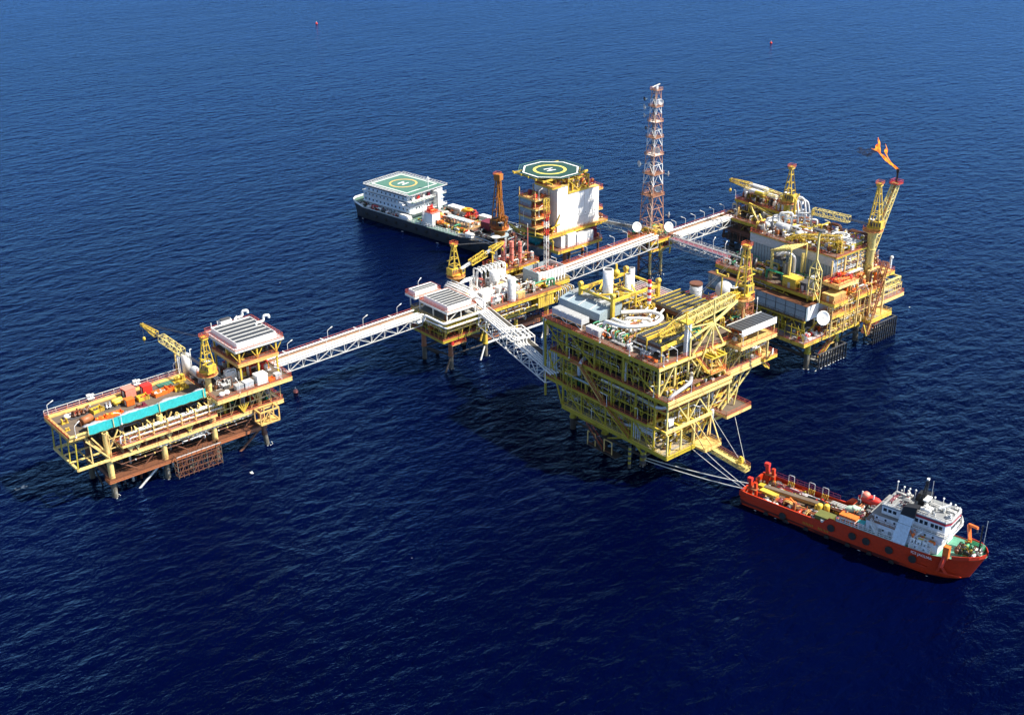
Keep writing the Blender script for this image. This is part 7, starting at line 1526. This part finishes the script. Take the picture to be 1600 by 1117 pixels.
Bg.thing('inflatable_boat', 'boat', 'orange rescue boat left of the brown timber pad on the barge', 47.6, 5.0, 5, lambda p: (p('hull', 'orange').lathe((0, 0, .7), None, [(.1, -2.4), (.7, -1.6), (.85, 0), (.75, 1.6), (.3, 2.4)], 'orange', 12, 'h', .2), p('cabin', 'orange').cb(0, .1, 1.1, 1.8, 1, .7), p('cradle', 'offwhite').box(-1.6, 1.6, -.5, .5, -.1, .15)))
Bg.thing('inflatable_boat', 'boat', 'small orange rescue boat near the white arched rail of the barge', 63.4, 3.6, 4.8, lambda p: (p('hull', 'orange').lathe((0, 0, .7), None, [(.1, -1.7), (.6, -1.1), (.7, 0), (.6, 1.2), (.3, 1.7)], 'orange', 12, 'h', .3), p('cabin', 'red').cb(0, 0, 1.1, 1.1, .8, .5), p('cradle', 'darkgrey').box(-1.2, 1.2, -.4, .4, -.1, .15)))
Bg.thing('cargo_basket', 'basket', 'yellow steel frame at the edge of the brown timber pad on the barge', 57.4, 5.4, 4.9, basket(5, 1, 1, 'yellow', True, ('yellow', 'orange'), 13), .2)
Bg.thing('cargo_container', 'container', 'dark maroon box left of the amber barge crane', 67.5, 13.6, 4.7, cabin(7, 5, 3.6, 'maroon'))
Bg.thing('cargo_container', 'container', 'white box just inside the white arched rail of the barge', 66.5, 2, 4.6, cabin(3.2, 1.8, 1.6, 'cleanwhite'))
Bg.thing('cargo_container', 'container', 'white box at the far corner of the barge deck', 57, 21.4, 4.6, cabin(5, 2.6, 1.8, 'cleanwhite'))
Bg.thing('life_raft', 'raft', 'orange-yellow raft behind the white deck house of the barge', 40, 12.6, 4.6, lambda p: (p('float', 'orange').lathe(0, 0, [(1.4, 0), (1.9, .3), (1.9, .9), (1.4, 1.2)], 'orange', 14), p('canopy', 'yellow').ball(0, 0, 1.1, 1.3, 'yellow', 12, 6, .6)))
cr = crane(*Bg.w(80, 5.0, 4.4), 6.6, 2.0, -70, 3.4, 80, 19.5, 'tall amber A-frame crane standing on the black barge', 'crane_amber', 'crane_amber', 1.15, ((0, 1, 1.4, 1.4, 'crane_amber', .16),), hook=4)
a = MB('bluegrey'); a.lathe(0, 0, [(2.4, 3.2), (3.6, 3.4), (3.6, 3.6)], 'bluegrey', 18); a.build('collar_walkway', cr)
a = MB('crane_amber'); a.lattice((.6, 0, 8), (.2, 0, 26), 1.3, 1.3, 11, .16, 'crane_amber', .9, .9); a.cb(-.2, 0, 25.6, 2.6, 2.6, 2.4, 'crane_amber'); a.build('mast', cr)

# ------------------------------------------------------------------ red supply ship
Sh = Local('supply_ship', (226.4, 173.9, -1.15), -80.7, 'red and orange supply ship with white superstructure moored off the big yellow platform', 'ship')
st = [(0, 5.7, 5.2, 4.4, 0), (2, 6, 5.9, 4.3, 0), (22, 6, 6, 4.2, 0), (24.2, 6, 6, 4.3, 0), (26.2, 6, 6, 6.6, 0), (42, 6, 5.9, 6.8, 0), (50, 5.9, 4.9, 7.0, 0), (55, 5.2, 3.4, 7.5, 0), (58.5, 3.9, 1.9, 8.0, 0), (60.2, 2.3, .7, 8.1, 0), (61.2, .5, .06, 8.2, 0)]
Sh.put(hull(st, None, 'hullorange', 'deckgreen', 'hulldark', 99), 'hull')
a = MB('deckgreen')
for p, q in zip(st, st[1:]):
    z0, z1 = (3.3, 3.3) if q[0] <= 25 else (p[3] - .35, q[3] - .35)
    if 24 < p[0] < 26: z0 = z1 = 3.3
    a.add([(p[0], -p[1] + .06, z0), (q[0], -q[1] + .06, z1), (q[0], q[1] - .06, z1), (p[0], p[1] - .06, z0)], [(0, 1, 2, 3)], 'deckbrown' if q[0] < 27 else 'shipgreen')
mat('shipgreen', (.10, .30, .20), .3, (.2, .15, .08), scale=.5)
a.box(26.2, 26.35, -5.9, 5.9, 3.3, 6.4, 'hullorange'); Sh.put(a, 'deck')
a = MB('hullorange')
for s2 in (-1, 1):
    for p, q in zip(st[:4], st[1:4]): a.beam((p[0], s2 * p[1], p[3] + .35), (q[0], s2 * q[1], q[3] + .35), .14, .9); a.beam((p[0], s2 * p[1], p[3] + .8), (q[0], s2 * q[1], q[3] + .8), .35, .16)
    for p, q in zip(st[7:], st[8:]): a.beam((p[0], s2 * p[1], p[3] + .3), (q[0], s2 * q[1], q[3] + .3), .14, .9)
    for z in (1.6, 3.4): a.beam((1, s2 * 6.02, z), (50, s2 * (5.6 if z < 2 else 5.85), z), .22, .24)
    a.add([(22.6, s2 * 6.03, 4.4), (26.3, s2 * 6.03, 4.4), (26.3, s2 * 6.03, 6.9), (25, s2 * 6.03, 6.9)], [(0, 1, 2, 3)], 'hullorange')
a.beam((0, -5.7, 4.2), (0, -2, 4.2), .5, 1.4); a.beam((0, 2, 4.2), (0, 5.7, 4.2), .5, 1.4); Sh.put(a, 'bulwark')
for i, x in enumerate((12.6, 25.7, 31.3, 34.9, 40.7, 46.5)):
    t = MB('tyre'); t.lathe((0, 0, 0), None, [(.45, -.25), (.85, -.3), (1.0, 0), (.85, .3), (.45, .25)], 'tyre', 16, 'h', math.pi / 2); t.lathe((0, 0, 0), None, [(.44, -.05), (.44, .05)], 'darkgrey', 12, 'h', math.pi / 2)
    Sh.put(t, 'fender', loc=(x, -6.3, 4.4 if i else 2.6))
for i in range(7):
    t = MB('tyre'); t.lathe((0, 0, 0), None, [(.3, -.2), (.6, -.25), (.7, 0), (.6, .25), (.3, .2)], 'tyre', 12, 'h', math.pi / 2); Sh.put(t, 'fender', loc=(8 + i * 5.6, -6.25, 1.3))
a = MB('ringyel')
for k in range(14): a.box(18.2 + k * .42 + (1.2 if k > 6 else 0), 18.32 + k * .42 + (1.2 if k > 6 else 0), -6.1, -6.05, 2.6, 3.2, 'shaded_oliveyel')
Sh.put(a, 'hull_marking')
text('ICS JAGUAR', .95, 'cleanwhite', 'ship_name', Sh.o, (48.4, -6.1, 6.15), (math.pi / 2, 0, R(1)))
# superstructure
mat('shipwhite', (.74, .75, .78), .06, (.5, .35, .3), scale=.6)
a = MB('shipwhite'); a.box(33.6, 51.4, -4.6, 4.6, 6.4, 9.4); a.box(35.4, 52, -4.3, 4.3, 9.42, 11.9); a.box(36.8, 42, -3.9, 3.9, 11.92, 14.2)
a.prism([(44.6, -4.1), (52.2, -4.1), (53, -2.6), (53, 2.6), (52.2, 4.1), (44.6, 4.1)], 11.92, 14.6)
a.box(45, 50, -5.6, -4.65, 6.5, 8.2); Sh.put(a, 'superstructure')
a = MB('roofgrey'); a.box(36.6, 42.2, -4.1, 4.1, 14.22, 14.4); a.prism([(44.4, -4.3), (52.3, -4.3), (53.2, -2.7), (53.2, 2.7), (52.3, 4.3), (44.4, 4.3)], 15.22, 15.4); a.box(33.4, 37, -4.8, 4.8, 9.44, 9.56, 'deckgrey'); a.box(34.6, 53, -5.2, 5.2, 11.94, 12.02, 'deckgrey')
for k in range(5): a.box(37 + k, 37.1 + k, -4, 4, 14.41, 14.5, 'grey')
Sh.put(a, 'roof')
a = MB('red'); a.prism([(44.5, -4.22), (52.25, -4.22), (53.12, -2.65), (53.12, 2.65), (52.25, 4.22), (44.5, 4.22)], 14.62, 15.2, 'maroonred'); mat('maroonred', (.45, .02, .03), .1); Sh.put(a, 'red_band')
for x, z in [(45.4 + i * 1.15, 13.7) for i in range(3)] + [(49.2 + i * 1.0, 13.7) for i in range(3)]:
    Sh.put(window(.75, .95), 'window', loc=(x, -4.16, z))
for x, z in [(37.6, 13.3), (38.8, 13.3), (40, 13.3)]: Sh.put(window(.8, .8), 'window', loc=(x, -3.96, z))
for x, y, z in [(36 + 2.2 * i, -4.36, 10.7) for i in range(3)] + [(46 + 1.9 * i, -4.36, 10.7) for i in range(3)] + [(35.2, -4.66, 8), (38, -4.66, 8), (46.4, -5.66, 7.4), (48.6, -5.66, 7.4)]:
    Sh.put((lambda m: (m.lathe((0, 0, 0), None, [(.26, -.04), (.26, .04)], 'glass', 12, 'h', math.pi / 2), m)[-1])(MB('glass')), 'porthole', loc=(x, y, z))
for y in (-2, -.7, .7, 2): o = Sh.put(window(.95, .95), 'window', loc=(53.05, y, 13.7)); o.rotation_euler = (0, 0, math.pi / 2)
a = MB('lightblue'); mat('lightblue', (.62, .72, .80), .08, (.5, .5, .5))
for s2 in (-1, 1):
    a.add([(40.6, s2 * 5.8, 6.4), (44, s2 * 5.8, 6.4), (45, s2 * 4.9, 14.2), (41.8, s2 * 4.9, 14.2), (40.6, s2 * 4.4, 6.4), (44, s2 * 4.4, 6.4), (45, s2 * 3, 14.2), (41.8, s2 * 3, 14.2)], [(0, 1, 2, 3), (4, 7, 6, 5), (0, 4, 5, 1), (1, 5, 6, 2), (2, 6, 7, 3), (3, 7, 4, 0)], 'lightblue')
    a.add([(41.7, s2 * 5.0, 14.22), (45.1, s2 * 5.0, 14.22), (45.4, s2 * 4.7, 17.0), (42.3, s2 * 4.7, 16.4), (41.7, s2 * 2.9, 14.22), (45.1, s2 * 2.9, 14.22), (45.4, s2 * 2.8, 17.0), (42.3, s2 * 2.8, 16.4)], [(0, 1, 2, 3), (4, 7, 6, 5), (0, 4, 5, 1), (1, 5, 6, 2), (2, 6, 7, 3), (3, 7, 4, 0)], 'black')
    for q in ((( 42.6, 11), (43.2, 11.6)), ((43.2, 11.6), (43.8, 11)), ((43.8, 11), (43.2, 10.4)), ((43.2, 10.4), (42.6, 11))):
        yy = lambda z: s2 * (5.7 - (z - 6.4) / 7.8 * 1.2 + .04); a.beam((q[0][0], yy(q[0][1]), q[0][1]), (q[1][0], yy(q[1][1]), q[1][1]), .08, .1, 'darkgrey')
Sh.put(a, 'funnel')
a = MB('black'); a.add([(43.4, -.9, 12), (45.6, -.9, 12), (45.6, .9, 12), (43.4, .9, 12), (44, -.6, 17.4), (45.2, -.6, 17.4), (45.2, .6, 17.4), (44, .6, 17.4)], [(0, 1, 5, 4), (1, 2, 6, 5), (2, 3, 7, 6), (3, 0, 4, 7), (4, 5, 6, 7)], 'black')
a.lattice((44.8, 0, 17.4), (45.3, 0, 22.4), .8, .8, 5, .1, 'black', .4, .4); a.beam((44.7, -1.6, 19), (44.7, 1.6, 19), .2); a.cb(45.3, 0, 22.4, .5, .7, .4, 'cleanwhite'); a.cb(45.8, 0, 17.4, 1.2, 2.6, .3, 'cleanwhite'); a.tube((46.6, 0, 15), (46.6, 0, 22.6), .05, 'white')
Sh.put(a, 'mast')
a = MB('cleanwhite')
for x, y, h in ((37, 3.4, 2.6), (38.6, 3.6, 1.6), (40, 3.6, 1.6), (41.6, 3.2, 2), (46.4, 3, 2), (48.4, 3.2, 2.4), (51.2, 3.4, 1.6), (52.2, -1.8, 1.8), (47.4, -2.4, 1.6), (50.4, 2.4, 2.2)): a.tube((x, y, 14.4), (x, y, 14.6 + h), .09, None, 6); a.ball(x, y, 14.7 + h, .26, 'cleanwhite', 8, 5)
a.beam((49, -.9, 16.6), (51, 1.1, 17.4), .3); a.cb(50, 0, 15.4, .4, .4, 1.3); a.htank(46.6, -1, 15.9, .4, 2.4, 0, 'cleanwhite'); Sh.put(a, 'antenna')
a = MB('railwhite')
a.rail([(26.6, -5.8, 6.7), (33.6, -5.8, 6.7), (41, -5.8, 6.8)], 1.15, 'railwhite', False, 1.1, .1); a.rail([(45, -5.8, 6.8), (50, -5.7, 6.8)], 1, 'railwhite', False, 1.3); a.rail([(34, -4.9, 9.5), (41, -4.9, 9.5)], 1.1, 'rustorange', False, 1.3); a.rail([(45, -5.1, 12), (52.6, -5.1, 12), (53.8, -3, 12), (53.8, 3, 12), (52.6, 5.1, 12), (36, 5.1, 12)], 1.1, 'railwhite', False, 1.4); a.rail([(26.6, 5.8, 6.7), (50, 5.8, 6.9)], 1.15, 'railwhite', False, 1.5)
a.rail([(4, 5.7, 5.2), (22, 5.7, 5.2)], 1.4, 'maroon', False, 2); Sh.put(a, 'handrail')
a = MB('cleanwhite'); 
for k in range(3): a.htank(45.6 + k * 1.5, -5.2, 9.1, .42, 1.3, 0, 'cleanwhite')
Sh.put(a, 'liferaft_canister')
a = MB('offwhite'); clutter(a, 37, 42, -3.8, 3.8, 14.4, 12, ('offwhite', 'grey', 'white', 'maroon'), .9, 131); clutter(a, 44.8, 52.6, -3.8, 3.8, 15.4, 16, ('offwhite', 'grey', 'white', 'lightgrey'), .9, 132); clutter(a, 33.8, 36.6, -4.4, 4.4, 9.6, 12, ('offwhite', 'red', 'white', 'grey'), 1.3, 133); clutter(a, 42.2, 44.4, -2.6, 2.6, 12, 6, ('offwhite', 'grey'), 1.6, 134); Sh.put(a, 'roof_plant')
a = MB('offwhite')
for x in (34.6, 36.9, 39.3, 45.3, 47.2, 49.4): a.box(x, x + .75, -4.66 if x < 44 else -5.66, -4.6 if x < 44 else -5.6, 6.6, 8.2, 'grey' if x < 40 else 'offwhite')
for z in (9.3, 11.8): a.box(33.6, 51.4, -4.75, -4.62, z, z + .12, 'grey')
Sh.put(a, 'door')
a = MB('railwhite'); a.rail([(37, -4, 14.4), (41.8, -4, 14.4)], .9, 'railwhite', False, 1.2); a.rail([(45, -4.2, 15.4), (52.2, -4.2, 15.4), (53, -2.7, 15.4), (53, 2.7, 15.4)], .9, 'railwhite', False, 1.2); a.stair((37, -5.3, 6.7), (35, -5.3, 9.4), .7, 'railwhite', 'railwhite'); a.stair((45.6, -4.9, 9.4), (47.6, -4.9, 12), .7, 'railwhite', 'railwhite'); Sh.put(a, 'handrail')
a = MB('orange'); a.beam((45.2, -4.8, 9.5), (43.8, -5, 12.4), .22, .22, 'orange'); clutter(a, 44.8, 51, -5.3, -4.7, 9.5, 8, ('yellow', 'white', 'orange'), .6, 121); clutter(a, 27, 33, -4.8, 5.2, 6.5, 46, ('darkgrey', 'white', 'rustorange', 'deckgreen', 'offwhite', 'maroon'), 2.4, 122); clutter(a, 54, 60, -3, 3, 7.6, 34, ('darkgrey', 'green', 'yellow', 'rust', 'black', 'offwhite'), 1.5, 123); Sh.put(a, 'deck_machinery')
a = MB('black'); a.tube((59.2, 0, 8), (59.2, 0, 15.6), .2, 'black'); a.tube((59.8, .3, 8), (60, .3, 17), .07, 'lightgrey'); a.beam((59.2, -.7, 12), (59.2, .7, 12), .12); Sh.put(a, 'foremast')
a = MB('hullorange'); a.beam((53.6, -5.3, 7.8), (53.2, -6, 5), .7, .9); a.beam((53.2, -6, 5.2), (54.4, -5.2, 3.2), .5); a.beam((53.2, -6, 5.2), (52.4, -5.6, 3.2), .5); a.beam((52.4, -5.6, 3.3), (57.4, -3.6, 2.6), .25); a.cb(53.6, -4.9, 7, 1.4, 1.2, 3.2, 'orange'); Sh.put(a, 'anchor_davit')
Sh.thing('deck_crane', 'crane', 'bright orange folded crane on the bow of the red ship', 56.2, 1.8, 7.6, lambda p: (p('pedestal', 'orange').tube((0, 0, 0), (0, 0, 2.4), .5, None, 10), p('boom', 'orange').beam((0, 0, 2.2), (-1.2, 1.6, 5), .7), p('boom').beam((-1.2, 1.6, 5), (1.3, .3, 5.6), .55), p('cylinder', 'yellow').tube((0, .4, 1.4), (-1, 1.6, 3.8), .16), p('hook', 'darkgrey').cb(1.3, .3, 4.4, .3, .3, .9)))
Sh.thing('lifeboat', 'lifeboat', 'red covered lifeboat in its davit on the far side of the red ship', 30.4, 4.2, 8.2, lambda p: (p('hull', 'red').lathe((0, 0, 1), None, [(.1, -3.2), (1, -2), (1.25, 0), (1.1, 1.8), (.4, 3.2)], 'red', 14, 'h', 0), p('canopy', 'pink').ball(-1.2, 0, 2, 1.1, 'pink', 12, 6, .8), p('davit', 'cleanwhite').beam((1, -1.4, -1.8), (1, -.4, 3), .25), p('davit').beam((-2, -1.4, -1.8), (-2, -.4, 3), .25)))
Sh.thing('rescue_boat', 'boat', 'flat orange-topped raft rack on the near rail of the red ship', 29.3, -4.6, 7.6, lambda p: (p('cover', 'orange').box(-2.2, 2.2, -1, 1, .5, 1.1), [p('drum', 'orange').lathe(-1.8 + k * .75, -.9, [(.28, -.9), (.28, .3)], 'orange', 10) for k in range(6)], p('rack', 'railwhite').box(-2.2, 2.2, -1, 1, .3, .45)))
Sh.thing('equipment_cabinet', 'cabinet', 'turquoise and white cabinet right of the orange raft rack', 32.6, -4.4, 6.5, lambda p: (p('body', 'cleanwhite').cb(0, 0, 0, 1.6, 1.4, 1.4), p('top', 'teal').cb(0, 0, 1.42, 1.7, 1.5, .25), p('door', 'grey').box(-.5, .5, -.75, -.7, .1, 1.2)))
Sh.thing('rescue_boat', 'boat', 'pale green small boat on the deck ahead of the raft rack', 28.6, -.6, 7.4, lambda p: (p('hull', 'palegreen').lathe((0, 0, .8), None, [(.1, -2.2), (.8, -1.3), (.9, .4), (.6, 1.6), (.2, 2.2)], 'palegreen', 12, 'h', .5), p('cover', 'palegreen').ball(0, 0, 1.2, .9, 'palegreen', 10, 5, .7)) if mat('palegreen', (.45, .62, .48), .2) else None)
Sh.thing('towing_post', 'post', 'jagged red steel post at the near stern corner of the red ship', 2.2, -4.4, 3.4, lambda p: (p('column', 'hullorange').beam((0, 0, 0), (-.2, 0, 5), .8), p('column').beam((1.6, .3, 0), (1.2, .2, 4.4), .7), p('brace', 'hullorange').beam((-1.8, -.6, 0), (-.2, 0, 3.6), .4), p('brace').beam((-1.2, .8, 0), (-.2, 0, 2.6), .35), p('head', 'red').cb(-.3, 0, 4.6, 1.2, 1, .9), p('platform', 'rustorange').cb(.6, 0, 2.6, 2.6, 1.6, .2)))
Sh.thing('towing_post', 'post', 'jagged red steel post at the far stern corner of the red ship', 2.4, 4.2, 3.4, lambda p: (p('column', 'hullorange').beam((0, 0, 0), (-.4, 0, 5.4), .9), p('column').beam((1.7, 0, 0), (1.3, 0, 4.8), .8), p('brace', 'hullorange').beam((-1.4, -.4, 0), (-.3, 0, 3.8), .4), p('head', 'red').cb(-.5, 0, 4.9, 1.3, 1, 1), p('platform', 'rustorange').cb(.6, 0, 2.8, 2.6, 1.6, .2)))
Sh.thing('cargo_beam', 'steel beam', 'long brown and yellow steel beam lying along the aft deck of the ship', 10.6, .2, 4.9, lambda p: (p('beam', 'woodbeam').beam((-7, -.4, 0), (8, .4, 0), 1.1, .8), p('beam').beam((-7, -.4, .5), (8, .4, .5), 1.4, .12, 'deckbrown'), p('tip', 'shaded_oliveyel').cb(-7.4, -.4, -.5, 1.6, 1.6, 1.1), p('clamp', 'yellow').beam((1, -1.6, -.2), (1, 1.8, -.2), .35), p('clamp').beam((8, -1.4, -.8), (8.4, -1.6, 1), .5), p('trestle', 'darkgrey').cb(-3, 0, -1.5, .5, 1, 1), p('trestle').cb(5, 0, -1.5, .5, 1, 1)) if mat('woodbeam', (.38, .26, .09), .3) else None, .03)
Sh.thing('cargo_box', 'box', 'bright yellow long box beside the steel beam near the stern', 6.6, -2.6, 3.4, lambda p: (p('body', 'yellow').box(-2.4, 2.4, -.7, .7, .5, 2), p('skid', 'darkgrey').box(-2.2, 2.2, -.5, .5, 0, .5), p('lid', 'yellow').box(-2.5, 2.5, -.8, .8, 2.02, 2.15)), -.1)
Sh.thing('cargo_bundle', 'bundle', 'white sacks piled against the near bulwark at the stern', 8.2, -4.9, 3.4, lambda p: [p('sack', 'cleanwhite').ball(-1.8 + k * .9, .15 * (k % 2), .7, .62, 'cleanwhite', 8, 5, .9) for k in range(5)])
Sh.thing('cargo_box', 'box', 'dark olive green box on the near side ahead of the superstructure', 23.2, -4.2, 3.4, lambda p: (p('body', 'olive').box(-2.2, 2, -1.5, 1.4, .1, 2.6), p('lid', 'olive').box(-2.3, 2.1, -1.6, 1.5, 2.62, 2.8), p('drum', 'white').lathe(-.1, -1.56, [(.5, 1.6), (.5, 2.2)], 'offwhite', 10)) if mat('olive', (.12, .13, .03), .3) else None)
Sh.thing('storage_tank', 'tank', 'pair of upright yellow tanks in the middle of the aft deck', 20.4, -.4, 3.4, lambda p: (p('tank', 'yellow').vtank(-.7, -.3, .1, .75, 2.8, 'yellow'), p('tank').vtank(.8, .5, .1, .75, 2.8, 'yellow'), p('frame', 'darkgrey').box(-1.6, 1.7, -1.2, 1.4, 0, .12)))
Sh.thing('deck_winch', 'winch', 'rusty orange winch arm by the near bulwark of the ship', 14.6, -4.2, 3.4, lambda p: (p('column', 'rustorange').beam((0, 0, 0), (0, 0, 3), .6), p('arm', 'orange').beam((0, 0, 2.8), (-1.8, .8, 3.2), .35), p('drum', 'darkgrey').lathe((-1.6, 0, .8), None, [(.6, -.7), (.6, .7)], 'darkgrey', 12, 'h', 1.57), p('base', 'rust').cb(0, 0, 0, 2.4, 1.6, .25)))
for i, (x, l) in enumerate(((8.6, 'nearest the stern'), (14.4, 'middle'), (18.2, 'nearest the superstructure'))):
    Sh.thing('hoop_frame', 'frame', 'pale hoop frame with yellow gear on the far bulwark, %s of three' % l, x, 5.0, 3.4, lambda p: (p('hoop', 'lightgrey').pipe([(-.8, 0, 0), (-.8, 0, 4.2), (.8, 0, 4.2), (.8, 0, 0)], .09), [p('gear', 'yellow').beam((-.8 + k * .5, -.4, 1.2), (-.4 + k * .5, -.4, 2.6), .2) for k in range(4)], p('base', 'rust').cb(0, 0, 0, 2, 1, .3)), 0, 'hoop frames on the far bulwark')
a = MB('rust'); clutter(a, 2.5, 25.5, -5.2, -.9, 3.35, 74, ('rust', 'deckbrown', 'orange', 'darkgrey', 'black', 'maroon', 'offwhite', 'rustorange', 'hullorange', 'deckyel'), 1.7, 124); clutter(a, 2.5, 25.5, 1.2, 5.2, 3.35, 84, ('rust', 'deckbrown', 'orange', 'darkgrey', 'black', 'red', 'offwhite', 'yellow', 'maroon'), 1.8, 125); Sh.put(a, 'deck_gear')
a = MB('lightgrey'); a.beam((9, 3.3, 4.6), (17.6, 3.2, 4.6), 1.2, .3, 'canvas'); a.beam((10, 1.9, 4.3), (17, 1.9, 4.3), .5, .3, 'offwhite'); Sh.put(a, 'pipe_bundle')

finish_rest()
